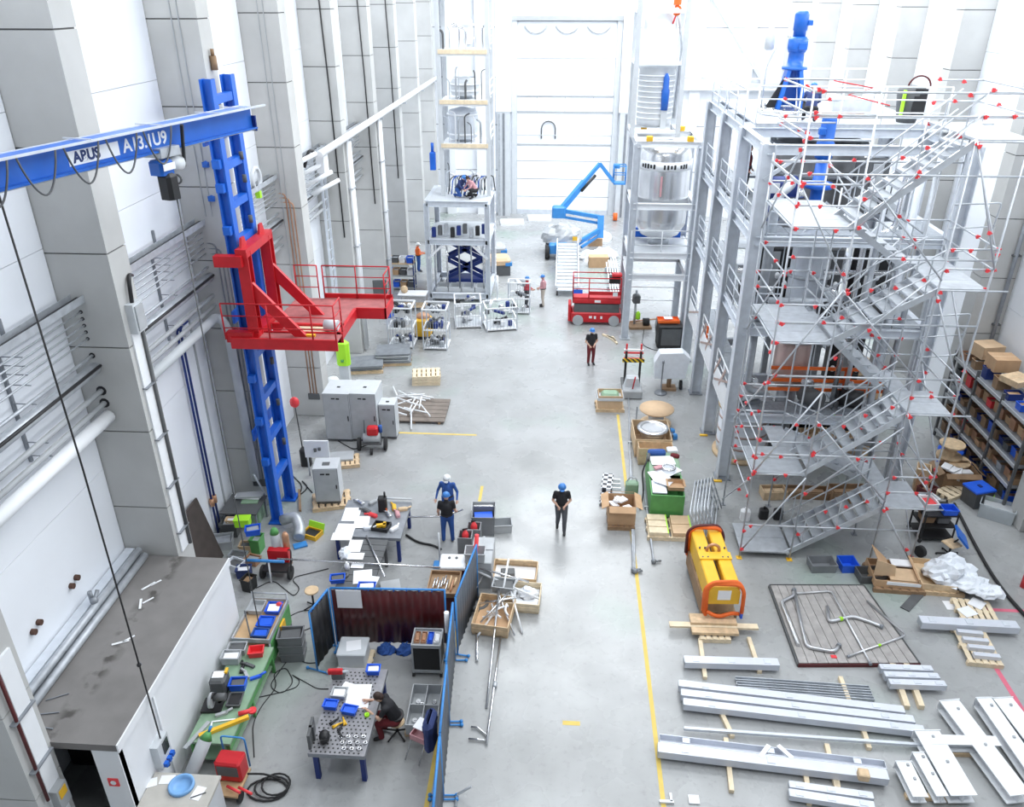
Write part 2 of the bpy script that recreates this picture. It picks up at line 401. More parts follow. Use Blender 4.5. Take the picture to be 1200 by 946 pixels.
P('hoist_loop', M().tp([(-1.65, YE-.05, 5.5)]+arc((-1.15, YE-.05, 6.2), .5, math.pi, 0, 8, 'xz')+[(-.65, YE-.05, 5.5)], .05, 6), 'dgrey', door)
P('guard_rail', M().t((-3.5, YE-.1, 5.75), (3.5, YE-.1, 5.75), .03), 'lgrey_paint', door)
for s in (-1, 1):                               # grey guide columns either side of the door
    cx = 4.35*s
    o = tag(P('trim_1' if s < 0 else 'trim_2', M().b(cx-.45, cx+.45, YE-.7, YE, 0, 7.4), 'lgrey_paint'), kind='structure')
    P('upper_sleeve', M().b(cx-.55, cx+.55, YE-.75, YE, 7.4, WALL_H), 'white_paint', o)
    P('guide_slot', M().b(cx-.08, cx+.08, YE-.74, YE-.7, 0, 7.3), 'galv_dark', o)
    P('guide_edge', M().b(cx+.3*s-.06, cx+.3*s+.06, YE-.76, YE-.7, 0, 7.3), 'galv', o)

# ------------------------------------------------------------------ the plant room built against the left wall
OX0, OX1, OY0, OY1, OZ = XL, -7.88, 9.72, 15.15, 2.75
off = T('plant_room', 'low white walled room with dark felt flat roof against the left wall', 'room', ((OX0+OX1)/2, (OY0+OY1)/2, 0))
roof = P('flat_roof', M().b(OX0, OX1+.04, OY0-.04, OY1-.02, OZ-.16, OZ), 'roof_felt', off, W=True)
P('roof_edge', M().b(OX1+.03, OX1+.06, OY0-.05, OY1-.02, OZ-.18, OZ+.012), 'white_paint', roof, W=True)
P('long_wall', M().b(OX1-.12, OX1, OY0, OY1-.02, 0, OZ-.17), 'plaster', off, W=True)
P('end_wall', M().b(OX1-.5, OX1-.0, OY0-.02, OY0+.12, 0, OZ-.17), 'plaster', off, W=True)
P('far_wall', M().b(OX0, OX1-.12, OY1-.14, OY1-.02, 0, OZ-.17), 'plaster', off, W=True)
P('interior_shade', M().b(OX0+.1, OX1-.2, OY0+1.6, OY0+1.7, 0, OZ-.2), 'black', off, W=True)  # black sheet, its colour standing in for the shade inside the open doorway
P('door_leaf', M().c(OX1-1.75, OY0-.3, .7, .05, .6, 1.4, .35), 'grey_paint', off, W=True)
sg = P('fire_sign', M().b(OX1-.36, OX1-.16, OY0-.04, OY0-.02, 1.62, 1.82), 'clip_red', off, label='small red fire point sign', W=True)
P('pictogram', M().lz(0, 0, [(.055, 0), (.055, .006)], 12), 'white_paint', sg).matrix_local = Matrix.Translation((OX1-.26-off.location.x, OY0-.041-off.location.y, 1.72)) @ Matrix.Rotation(rad(90), 4, 'X')
db = P('fuse_box', M().b(OX1, OX1+.16, 10.55, 10.98, 1.0, 1.62), 'lgrey_paint', off, W=True)
P('meter_window', M().b(OX1+.16, OX1+.175, 10.72, 10.92, 1.25, 1.55), 'glass_dark', db, W=True)
for i in range(3): P('socket', M().b(OX1+.16, OX1+.24, 10.6+.13*i, 10.69+.13*i, 1.02, 1.12), 'blue', db, W=True)
P('conduit', M().t((OX1+.03, 11.05, 2.55), (OX1+.03, 11.05, 0), .02), 'white_paint', off, W=True)
for i, (x, y) in enumerate(((-9.3, 14.0), (-9.05, 12.2), (-9.2, 13.4))):
    one('paper_strip', M().c(0, 0, .012, .34, .05, .012, R.uniform(0, 3)).c(.12, .12, .012, .26, .04, .012, .9), 'paper', ['long white paper strip curled on the felt roof', 'small white scrap lying mid roof', 'short white offcut on the roof'][i], 'scrap', (x, y, OZ+.004))
for i, (x, y, a) in enumerate(((-9.55, 10.7, .5), (-9.5, 10.3, .2), (-9.4, 9.98, -.1))):
    one('wire_offcut', M().c(0, 0, .01, .4, .02, .02, a), 'galv_dark', ['thin wire offcut on the roof by the pipe bundle', 'bent wire offcut near the roof edge', 'nearest wire offcut at the roof corner'][i], 'wire', (x, y, OZ+.006))
# bundle of old pipes lying on the roof along the wall
pb = T('pipe_bundle', 'grey pipes and duct running along the wall on the felt roof', 'pipe', (XL+.35, 12.5, OZ))
for k, (dx, r, z) in enumerate(((.0, .09, .1), (.2, .09, .1), (.09, .08, .26))):
    P('pipe', M().t((dx, -2.9, z), (dx, 2.5, z), r, 10), 'galv', pb)
P('duct', M().b(-.3, -.08, -2.9, 2.6, 0, .22), 'galv_light', pb)
P('old_valve', M().ball((.05, .55, .36), .09, .09, .09).t((.05, .5, .3), (.05, .75, .5), .045, 8).t((-.05, .62, .3), (-.05, .62, .55), .05, 8), 'galv_dark', pb)
mat('rust', (.10, .05, .035), .8, var=.2)
for i, y in enumerate((11.6, 13.0)):
    for j in range(2):
        one('pipe_stub', M().tp([(0, 0, 0), (.09, 0, 0)], .065, 12), 'rust', ['rusty round pipe stub on wall above roof, %s' % s for s in ('nearest', 'second', 'third', 'farthest')][i*2+j], 'pipe stub', (XL, y+.22*j, 3.55+.05*j), group='pipe stubs above the roof')

# ================================================================== services on the left wall
SX = -9.96
bays = [(9.7, 15.15, 'bay over the felt roof'), (15.9, 21.4, 'bay left of the blue mast'), (22.15, 27.6, 'bay right of the blue mast'), (28.35, 33.8, 'fourth bay'), (34.55, 40.0, 'fifth bay')]
for bi, (y0, y1, where) in enumerate(bays):
    tr = T('cable_tray', 'upper grey cable tray along the left wall, %s' % where, 'cable tray', (SX, y0, 9.25))
    P('channel', M().ch((SX, y0-.4 if bi == 0 else y0+.05, 9.35), (SX, y1+.12, 9.35), .30, .16, .012), 'galv', tr, W=True)
    P('cables', M().t((SX, y0+.1, 9.33), (SX, y1+.2, 9.33), .05, 6).t((SX+.08, y0+.1, 9.32), (SX+.08, y1+.2, 9.32), .035, 6), 'black', tr, W=True)
    for y in (y0+1.2, y0+3.6): P('hanger', M().b(SX-.42, SX-.1, y-.03, y+.03, 9.2, 9.26).b(SX-.44, SX-.38, y-.03, y+.03, 9.2, 9.6), 'galv_dark', tr, W=True)
    big = T('service_duct', 'heavy grey pipe at mid height along the left wall, %s' % where, 'pipe', (SX, y0, 7.65))
    P('pipe', M().t((SX, y0+.02, 7.77), (SX, y1+.1, 7.77), .13, 12), 'galv', big, W=True)
    P('black_cable', M().t((SX+.13, y0+.02, 7.83), (SX+.13, y1+.1, 7.83), .035), 'black', big, W=True)
    rk = T('pipe_rack', 'rack of thin steel gas lines on wall rails, %s' % where, 'pipe rack', (SX, y0, 6.8))
    for z, r in ((9.05, .02), (8.9, .02), (8.75, .02), (8.6, .02), (8.45, .02), (8.06, .035), (7.22, .06), (6.92, .06)):
        pts = [(SX, y0+.1, z), (SX, y1+.1, z)]
        P('pipe', M().tp(pts, r, 6), 'galv' if r < .05 else 'grey_paint', rk, W=True)
        P('sleeve', M().t((SX, y1-.012, z), (SX, y1+.004, z), r*1.9 if r > .03 else .04, 10), 'black', rk, W=True)
    for y in (y0+1.0, y0+3.3):
        P('rail', M().b(XL, XL+.06, y-.03, y+.03, 6.7, 9.1), 'galv_dark', rk, W=True)
        for z in (8.98, 8.8, 8.62, 8.4, 8.0, 7.15, 6.85): P('arm', M().b(XL+.06, SX+.06, y-.012, y+.012, z-.018, z-.004), 'galv_dark', rk, W=True)
    if bi in (0, 1):
        wp = T('white_pipe', 'white insulated pipe under the service pipes, %s' % where, 'pipe', (SX, y0, 6.5))
        if bi == 0: P('insulated_run', M().t((SX+.05, y0-.4, 6.62), (SX+.05, y1-.05, 6.62), .15, 12), 'white_paint', wp, W=True)
        else: P('insulated_run', M().tp(fillet([(SX+.05, y0+.1, 6.62), (SX+.05, y1-.25, 6.62), (-9.72, y1-.25, 6.55), (-9.6, y1-.25, 6.2), (-9.55, y1-.25, 1.1)], .35, 5), .13, 12), 'lgrey_paint', wp, W=True)
# black cables swept down into the distribution box on the first column
dbx = T('column_box', 'grey distribution box with cables on the first column', 'junction box', (-9.0, 15.55, 8.4))
P('housing', M().b(-9.1, -8.93, 15.33, 15.75, 8.5, 9.15), 'lgrey_paint', dbx, W=True)
P('cover', M().b(-8.93, -8.9, 15.38, 15.7, 8.55, 9.1), 'grey_paint', dbx, W=True)
P('cables', M().tp(fillet([(SX+.1, 16.8, 9.4), (-9.25, 16.2, 9.5), (-9.02, 15.6, 9.75), (-9.02, 15.5, 9.1)], .4, 5), .045, 6), 'black', dbx, W=True)
tr2 = T('cable_trunking', 'white vertical cable trunking down the first column face', 'trunking', (-9.05, 15.5, OZ))
P('tray_back', M().b(-9.1, -9.06, 15.3, 15.62, OZ, 8.5), 'white_paint', tr2, W=True)
P('corrugated_hose', M().t((-9.03, 15.68, OZ), (-9.03, 15.68, 8.5), .045, 8), 'dgrey', tr2, W=True)
for z in (3.3, 4.6, 5.9, 7.2): P('clamp', M().b(-9.1, -8.99, 15.28, 15.76, z, z+.03), 'galv_dark', tr2, W=True)
tr3 = T('cable_trunking', 'white cable trunking with red hose on the nearest column', 'trunking', (-9.05, 9.3, 0))
P('tray_back', M().b(-9.1, -9.05, 9.2, 9.55, 0, 5.2), 'white_paint', tr3, W=True)
P('corrugated_hose', M().t((-9.03, 9.12, 1.9), (-9.03, 9.12, 5.4), .03, 8), 'dred', tr3, W=True)
for z in (1.5, 2.7, 3.9): P('clamp', M().b(-9.1, -8.99, 9.02, 9.6, z, z+.03), 'galv_dark', tr3, W=True)
P('socket_box', M().b(-9.05, -8.9, 9.2, 9.5, 1.5, 2.0), 'grey_paint', tr3, W=True)
P('warning_plate', M().b(-8.9, -8.89, 9.25, 9.45, 1.75, 1.95), 'yellow', tr3, W=True)
for i in range(2):
    bp = T('air_pipe', 'dark blue vertical air pipe on white wall, %s of the pair' % ('left' if not i else 'right'), 'pipe', (-10.3, 19.55+.2*i, 0), group='blue air pipes')
    P('riser', M().tp(fillet([(0, 0, .15), (0, 0, 6.85), (.25, 0, 7.05)], .12, 4), .035, 8), 'dblue', bp)
    P('valve', M().t((0, 0, 1.15), (0, 0, 1.4), .07, 8), 'copper', bp)
one('wall_conduit', M().b(-.02, .02, -.03, .03, 0, 6.6), 'grey_paint', 'thin grey conduit between blue pipes and second column', 'conduit', (-10.38, 20.5, .2))
mat('board_dark', (.07, .055, .05), .7, var=.2)
lb = T('leaning_board', 'dark brown board leaning on white wall behind the felt roofed room', 'board', (-9.75, 17.9, 0))
P('sheet', M().ex([(-.05, 0), (-.5, 2.05), (-.55, 2.05), (-.1, 0)], 'y', -.75, .75), 'board_dark', lb)
P('edge_batten', M().ex([(.0, 0), (-.45, 2.05), (-.5, 2.05), (-.05, 0)], 'y', -.8, -.75), 'dgrey', lb)
# copper lines down columns two and three
for ci, y in enumerate((21.4, 27.6)):
    cl = T('copper_lines', 'bundle of copper lines dropping down the %s wall column' % ('second', 'third')[ci], 'pipe', (-9.5, y-.05, 0))
    for k in range(3):
        x = -9.62+.12*k; z = 8.75-.15*k
        P('line', M().tp(fillet([(SX, y-.02, z), (x, y-.06, z), (x, y-.06, .9)], .15, 4), .022, 6), 'copper' if ci else 'galv_dark', cl, W=True)
    P('end_fitting', M().b(-9.72, -9.28, y-.1, y-.02, .75, 1.0), 'dgrey', cl, W=True)
# white gallery pipe on brackets, further back
gp = T('gallery_pipe', 'long white pipe on brackets running along the far columns', 'pipe', (-8.9, 30, 9.6))
P('pipe', M().t((-8.9, 29.6, 9.7), (-8.9, 60, 9.7), .14, 10), 'white_paint', gp, W=True)
for y in COLY[4:]: P('bracket', M().b(-9.15, -8.75, y+.3, y+.42, 9.48, 9.56), 'galv', gp, W=True)
for j, y in enumerate((33.9, 40.1)):
    dr = T('down_pipe', 'white pair of downpipes on the %s column past the mast' % ('fourth', 'fifth')[j], 'pipe', (-8.95, y+.3, 0))
    for k in range(2): P('pipe', M().t((-8.98, y+.18+.3*k, .1), (-8.98, y+.18+.3*k, 9.6), .08, 8), 'white_paint', dr, W=True)
    for z in (2.5, 5, 7.5): P('clamp', M().b(-9.1, -8.88, y+.06, y+.6, z, z+.05), 'galv', dr, W=True)
# cable ladder with rungs in the fourth bay
ld = T('cable_ladder', 'upright galvanised cable ladder with rungs between far columns', 'cable ladder', (-9.9, 33.2, 2))
for y in (32.9, 33.45): P('side_rail', M().b(-9.95, -9.85, y-.03, y+.03, 2.2, 9.4), 'galv_light', ld, W=True)
for k in range(16): P('rung', M().b(-9.92, -9.88, 32.9, 33.45, 2.5+.43*k, 2.54+.43*k), 'galv_light', ld, W=True)
# distribution manifold with white pipes near the fourth column
mf = T('manifold', 'white pipe manifold with black hose above the far bay', 'manifold', (-9.6, 29.5, 8.5))
for k in range(4): P('white_pipe', M().t((-9.9, 28.6+.9*k, 9.35-.5*k), (-9.0, 29.6+.9*k, 9.75-.5*k), .09, 8), 'white_paint', mf, W=True)
P('black_hose', M().tp(fillet([(-9.4, 29.3, 9.3), (-9.2, 29.5, 9.95), (-9.0, 29.9, 9.6)], .3, 5), .06, 6), 'black', mf, W=True)
P('control_box', M().b(-9.25, -8.95, 30.3, 30.9, 8.9, 9.5), 'white_paint', mf, W=True)
bn = T('hose_coil', 'pale hose coil with yellow tap hung above second bay', 'hose', (-9.9, 25.8, 9.6))
P('coil', M().tp(arc((0, 0, 0), .35, 0, 6.283, 16, 'yz')[:-1], .07, 6, closed=True), 'lgrey_paint', bn)
P('tap', M().b(-.08, .08, -.08, .08, -.6, -.38), 'lime', bn)
one('wall_lamp_bracket', M().t((0, 0, 0), (0, 0, .34), .09, 8).t((0, 0, .34), (0, 0, .5), .05, 8), 'brown', 'small rusty lifting anchor on the second column above the mast', 'anchor', (-9.02, 21.75, 13.2))
one('spray_mark_bracket', M().b(-.03, .0, -.12, .12, 0, .05), 'dgrey', 'small steel bracket on first concrete column', 'bracket', (-9.6, 15.13, 11.9))
for i, (z) in enumerate((10.0, 10.9)):
    one('blue_clamp', M().c(0, -.06, 0, .17, .12, .14).t((.05, -.16, .06), (.05, -.22, .06), .06, 8), 'mblue', '%s blue clamp bolted to the second column' % ('lower', 'upper')[i], 'clamp', (-9.5, 21.4, z))

for i, y in enumerate(COLY[4:7]):
    one('column_cable', M().tp([(0, 0, 11.5), (.12, 0, 6), (.16, 0, 0)], .028, 6), 'black', 'black cable running down the %s column beyond the mast' % ('fourth', 'fifth', 'sixth')[i], 'cable', (-9.55, y-.03, 5.5))
for i, y in enumerate((COLY[2], COLY[3])):
    for k in range(2): one('column_wire', M().t((0, 0, 0), (0, 0, 12), .014, 5), 'grey_paint', 'thin grey wire up the %s column, %s' % (('second', 'third')[i], ('left', 'right')[k]), 'wire', (-9.75+.18*k, y-.02, 4.5 if i else 9.5), 0, 'thin column wires')
# ================================================================== jib crane
JA, JB = Vector((-8.45, 9.3, 12.5)), Vector((-6.45, 16.9, 12.5)); jd = (JB-JA).normalized(); jn = Vector((jd.y, -jd.x, 0))
jc = T('jib_crane', 'blue wall jib crane beam with white cable rail and white lettering', 'crane', (-8.45, 9.3, 11.2))
def jl(t, n=0, z=0): return JA + jd*t + jn*n + Vector((0, 0, z))
LJ = (JB-JA).length
P('beam', M().ib(jl(0, 0, .21), jl(LJ, 0, .21), .36, .42, .028), 'mblue', jc, W=True)
P('web_plate', M().beam(jl(.3, .055, .21), jl(LJ-.02, .055, .21), .02, .36), 'mblue', jc, W=True)
P('bottom_flange', M().beam(jl(0, 0, -.012), jl(LJ, 0, -.012), .27, .025), 'grey_paint', jc, W=True)
P('edge_highlight', M().beam(jl(.2, -.19, .425), jl(LJ, -.19, .425), .02, .02), 'galv_light', jc, W=True)  # pale strip standing in for the highlight along the far top edge
P('end_stop', M().beam(jl(LJ-.02, 0, .1), jl(LJ+.02, 0, .1), .3, .3), 'dblue', jc, W=True)
cr = P('cable_rail', M().ch(jl(.2, .24, .43), jl(LJ+.25, .24, .43), .04, .035, .01), 'galv_light', jc, W=True)
for t in (1.2, 3.4, 5.0, 6.6, 7.4): P('rail_bracket', M().beam(jl(t, -.3, .45), jl(t, .27, .45), .025, .02), 'galv_light', cr, W=True)
P('pivot', M().t((-8.5, 9.3, 11.3), (-8.5, 9.3, 13.7), .16, 12).b(-9.1, -8.5, 9.1, 9.5, 11.4, 11.7).b(-9.1, -8.5, 9.1, 9.5, 13.2, 13.5), 'mblue', jc, W=True)
for k in range(5):
    a, b_ = jl(1.15+.85*k, .24, .42), jl(1.85+.85*k, .24, .42)
    q = [a.lerp(b_, i/16) - Vector((0, 0, .6*math.sin(math.pi*i/16)**.8)) for i in range(17)]
    P('festoon_cable', M().tp(q, .016, 5), 'dgrey', jc, W=True)
for body, t, sz, mt, bold in (('ABUS', 3.42, .23, 'navy', .008), ('A13.1U9', 4.75, .30, 'white_paint', .006)):
    o = text(body, sz, 'lettering', mt, jc, bold)
    c = jl(t, .075 if body == 'ABUS' else .068, .2) - jc.location
    o.matrix_local = Matrix((( jd.x, 0, jn.x, c.x), (jd.y, 0, jn.y, c.y), (jd.z, 1, jn.z, c.z), (0, 0, 0, 1)))
P('name_plate', M().beam(jl(3.05, .066, .2), jl(4.12, .066, .2), .012, .22), 'white_paint', jc, W=True)
ht = 5.15
hs = T('chain_hoist', 'blue electric chain hoist with black chain bag under the jib beam', 'hoist', jl(ht, .05, -.55))
P('trolley', M().beam(jl(ht-.25, 0, -.02), jl(ht+.25, 0, -.02), .42, .16), 'galv', hs, W=True)
P('motor_housing', M().cb(*jl(ht-.12, .05, -.27), .3, .34, .26, .04, -.3), 'mblue', hs, W=True)
P('gear_cover', M().t(jl(ht+.05, .05, -.27), jl(ht+.36, .05, -.27), .14, 12), 'lgrey_paint', hs, W=True)
P('chain_bag', M().cb(*jl(ht-.1, .12, -.6), .3, .28, .46, .06, -.3), 'black', hs, W=True)
P('hook', M().tp(arc(jl(ht+.22, .05, -.55), .08, math.pi/2, -math.pi*.9, 8, 'xz'), .02, 6), 'dgrey', hs, W=True)
P('cable_arm', M().beam(jl(ht+.3, .3, .4), jl(ht+.42, .1, -.35), .05, .05), 'black', hs, W=True)
P('control_cable', M().tp([jl(ht-.05, .2, -.7), jl(ht-.05, .2, -5), jl(ht-.02, .2, -11.0)], .014, 5), 'dgrey', hs, W=True)
P('label_plate', M().beam(jl(ht-.28, .235, -.25), jl(ht+.02, .235, -.25), .01, .12), 'white_paint', hs, W=True)
pc = T('pendant_cable', 'black crane pendant cable with knot hanging over the felt roof', 'cable', (-7.78, 10.82, 1.0))
P('cable', M().tp([(-7.92, 10.9, 12.5), (-7.8, 10.84, 8), (-7.77, 10.8, 1.05)], .016, 6), 'black', pc, W=True)
P('knot', M().ball((-7.79, 10.82, 3.6), .045), 'black', pc, W=True)
P('pendant', M().cb(-7.77, 10.8, .95, .09, .08, .24, .02), 'black', pc, W=True)

# ================================================================== climbing mast and red work platform
ms = T('mast', 'tall blue steel lifting mast with two rails and rungs by left wall', 'mast', (-8.75, 21.15, 0))
for y in (20.5, 21.8):
    rl = P('rail', M().ib((-8.75, y, .02), (-8.75, y, 13.1), .26, .30, .05), 'blue', ms, W=True)
    P('stiffener', M().b(-8.66, -8.62, y-.12, y+.12, .02, 13.1), 'blue', rl, W=True)
    P('foot_plate', M().b(-8.98, -8.52, y-.24, y+.24, 0, .05), 'blue', rl, W=True)
for z in (1.4, 2.8, 4.2, 5.6, 8.9, 9.9, 10.9, 11.9, 12.5): P('rung', M().b(-8.82, -8.62, 20.6, 21.7, z, z+.2), 'blue', ms, W=True)
for z in (2.2, 3.6, 5.0, 9.3, 10.4, 11.0, 11.8):
    P('lug', M().b(-8.85, -8.65, 20.2, 20.36, z, z+.22), 'blue', ms, W=True)
    P('guide_roller', M().t((-8.6, 21.58, z), (-8.6, 21.58, z+.2), .06, 8), 'dgrey', ms, W=True)
for z in (3.0, 6.8, 11.6): P('wall_tie', M().b(-9.12, -8.85, 20.9, 21.3, z, z+.15).b(-9.13, -9.07, 20.5, 22.2, z-.1, z+.25), 'blue', ms, W=True)
rp = T('work_platform', 'red steel work platform with guard rails on the blue mast', 'platform', (-8.3, 21.2, 6.3))
for y in (20.28, 22.02):
    P('carriage_post', M().ch((-8.42, y, 6.35), (-8.42, y, 8.85), .3, .3, .04), 'red', rp, W=True)
P('carriage_head', M().b(-8.58, -8.28, 20.1, 22.2, 8.72, 8.95), 'red', rp, W=True)
P('carriage_sill', M().b(-8.58, -8.28, 20.1, 22.2, 6.3, 6.6), 'red', rp, W=True)
for y in (20.45, 21.85): P('lifting_lug', M().ex([(y-.22, 8.9), (y+.22, 8.9), (y+.1, 9.2), (y-.1, 9.2)], 'x', -8.5, -8.44), 'red', rp, W=True)
for y, z in ((20.1, 8.65), (20.1, 6.5), (22.05, 8.65)): P('roller_bracket', M().b(-9.15, -8.4, y-.12, y+.12, z-.15, z+.15), 'red', rp, W=True)
for y in (20.3, 22.0): P('gusset', M().ex([(-8.3, 8.0), (-8.3, 7.5), (-7.3, 6.44), (-6.95, 6.44)], 'y', y-.06, y+.06), 'red', rp, W=True)
mat('red_deck', (.42, .13, .13), .6, var=.25, scale=4)
P('near_deck', M().b(-9.0, -6.05, 19.95, 20.5, 6.42, 6.46), 'red_deck', rp, W=True)
P('near_girder', M().b(-9.02, -6.03, 19.9, 19.96, 6.2, 6.52).b(-9.02, -6.03, 20.5, 20.56, 6.2, 6.5), 'red', rp, W=True)
P('middle_deck', M().b(-8.25, -6.2, 21.2, 22.5, 6.42, 6.46), 'red_deck', rp, W=True)
P('middle_girder', M().b(-8.25, -6.15, 21.1, 21.2, 6.22, 6.5).b(-6.2, -6.1, 20.5, 22.5, 6.2, 6.5), 'red', rp, W=True)
P('far_deck', M().b(-7.35, -5.25, 22.5, 23.45, 6.42, 6.46), 'red_deck', rp, W=True)
P('far_girder', M().b(-6.12, -5.2, 22.44, 22.5, 6.18, 6.52).b(-5.25, -5.19, 22.44, 23.5, 6.18, 6.52).b(-7.35, -5.2, 23.45, 23.5, 6.3, 6.6), 'red', rp, W=True)
P('grating', M().b(-7.9, -6.2, 20.6, 21.1, 6.38, 6.4), 'red_deck', rp, W=True)
for pl, pos in ((-7.6, 20.72), (-7.55, 20.95)): P('plank', M().b(pl, pl+1.15, pos, pos+.13, 6.41, 6.44), 'wood_pale', rp, W=True)
def guard(parent, pts, h=1.05, m='red', r=.022, mids=2, kick=False, z0=None):
    """guard rail along a polyline: posts, handrail and knee rails, each its own part"""
    pts = [Vector(p) for p in pts]
    P('handrail', M().tp([p+Vector((0, 0, h)) for p in pts], r, 6), m, parent, W=True)
    for k in range(mids):
        q = h*(k+1)/(mids+1); P('knee_rail', M().tp([p+Vector((0, 0, q)) for p in pts], r*.8, 5), m, parent, W=True)
    for p in pts: P('post', M().t(p, p+Vector((0, 0, h)), r, 6), m, parent, W=True)
    if kick:
        for a, b_ in zip(pts, pts[1:]): P('toe_board', M().beam(a+Vector((0, 0, .08)), b_+Vector((0, 0, .08)), .01, .14), m, parent, W=True)
guard(rp, [(-9.15, 19.93, 6.46), (-7.9, 19.93, 6.46), (-6.7, 19.93, 6.46), (-6.06, 19.93, 6.46), (-6.06, 20.6, 6.46)])
guard(rp, [(-8.2, 23.42, 6.46), (-7.5, 23.42, 6.46)]); guard(rp, [(-7.33, 23.42, 6.46), (-6.3, 23.42, 6.46), (-5.24, 23.42, 6.46), (-5.24, 22.6, 6.46)])
P('side_deck', M().b(-8.25, -7.35, 22.5, 23.45, 6.4, 6.44), 'red_deck', rp, W=True)
P('drive_motor', M().t((-6.6, 20.75, 6.62), (-6.2, 20.75, 6.62), .16, 12), 'lgrey_paint', rp, W=True)
P('yellow_tag', M().b(-7.0, -6.75, 20.25, 20.35, 6.46, 6.52), 'yellow', rp, W=True)

# ================================================================== big process tower on the right
TX0, TX1, TYS, TZ = 5.8, 11.5, (24.0, 27.2, 30.6, 34.0), 11.15
tw = T('process_tower', 'large galvanised steel process tower with decks, vessels and railings on the right', 'tower', (TX0, TYS[0], 0))
for xi, x in enumerate((TX0, TX1)):
    for yi, y in enumerate(TYS):
        c = P('column', M().ib((x, y, .05), (x, y, TZ), .38, .40, .035), 'galv_light', tw, W=True)
        P('foot_plate', M().b(x-.26, x+.26, y-.26, y+.26, 0, .05), 'galv_dark', c, W=True)
        if yi < 2 and xi == 0: P('yellow_pad', M().b(x-.34, x-.05, y-.36, y-.26, 0, .05), 'yellow', c, W=True)
LV = (2.5, 5.6, 8.5)
for z in LV + (TZ,):
    for x in (TX0, TX1): P('edge_beam', M().ib((x, TYS[0], z-.15), (x, TYS[-1], z-.15), .2, .3, .025), 'galv_light' if z != 2.5 else 'white_paint', tw, W=True)
    for y in TYS:
        for a, b_ in (((TX0, TX1),) if (z == TZ or y != TYS[2]) else ((TX0, 7.1), (10.5, TX1))): P('cross_beam', M().ib((a, y, z-.15), (b_, y, z-.15), .18, .28, .022), 'galv_light', tw, W=True)
for y in TYS:
    P('knee_brace', M().beam((TX0, y+.1, TZ-.9), (TX0, y+.9, TZ-.25), .09, .09), 'galv_light', tw, W=True)
P('knee_brace', M().beam((TX0, TYS[0], TZ-1.0), (TX0+1.0, TYS[0], TZ-.25), .1, .1), 'galv_light', tw, W=True)
mat('grating', (.36, .39, .43), .5, .3, var=.2, scale=9)
def deckring(z, x0, x1, y0, y1):               # walkway of gratings round the vessel
    for a in range(4):
        ya, yb = y0+(y1-y0)*a/4, y0+(y1-y0)*(a+1)/4-.02
        P('grating', M().b(x0, x0+.85, ya, yb, z, z+.035), 'grating', tw, W=True)
        P('grating', M().b(x1-.9, x1, ya, yb, z, z+.035), 'grating', tw, W=True)
    for a in range(3):
        xa = x0+.87+(x1-x0-1.8)*a/3; P('grating', M().b(xa, xa+(x1-x0-1.8)/3-.02, y0, y0+.8, z, z+.035), 'grating', tw, W=True)
        P('grating', M().b(xa, xa+(x1-x0-1.8)/3-.02, y1-1.2, y1, z, z+.035), 'grating', tw, W=True)
for z in LV: deckring(z, TX0+.15, TX1-.15, TYS[0]+.1, TYS[-1]-.1)
for a in range(5):                              # plated top deck behind the open front bay
    xa = TX0+.35+a*1.13; P('deck_plate', M().b(xa, xa+1.11, 27.3, 34.1, TZ, TZ+.06), 'galv_light', tw, W=True)
P('deck_fascia', M().b(TX0+.3, 12.1, 27.2, 27.28, TZ-.25, TZ+.12), 'galv', tw, W=True)
for z in LV + (TZ,):                            # left face railings, bay by bay
    for a, b_ in zip(TYS, TYS[1:]):
        if z == TZ and a < 27: continue
        guard(tw, [(TX0-.05, a+.25, z), (TX0-.05, (a+b_)/2, z), (TX0-.05, b_-.25, z)], 1.1, 'galv_light' if z != 2.5 else 'white_paint', .026, 2, kick=True)
guard(tw, [(x, 27.35, TZ+.06) for x in (6.1, 7.4, 8.7, 10.0, 11.3, 12.0)], 1.15, 'white_paint', .028, 2)
guard(tw, [(x, 34.0, TZ+.06) for x in (6.0, 7.6, 9.2, 10.8, 12.0)], 1.15, 'white_paint', .028, 2)
for z in (5.6, 8.5): guard(tw, [(x, TYS[0]-.02, z) for x in (6.1, 6.8)], 1.1, 'galv_light', .026, 2)
for z, m in ((3.87, 'orange'), (3.43, 'orange'), (3.09, 'orange')): P('orange_barrier', M().beam((7.1, 24.75, z), (10.9, 24.75, z), .05, .11), m, tw, W=True)
P('orange_post', M().b(9.55, 9.72, 24.65, 24.85, 2.0, 3.9), 'orange', tw, W=True)
P('orange_post', M().b(5.72, 5.82, 29.2, 29.35, 2.5, 3.5), 'orange', tw, W=True)
for a in (25.2, 26.2, 28.3, 29.5): P('copper_strip', M().beam((TX0-.09, a, 3.5), (TX0-.09, a+.75, 2.62), .03, .12), 'bronze', tw, W=True)
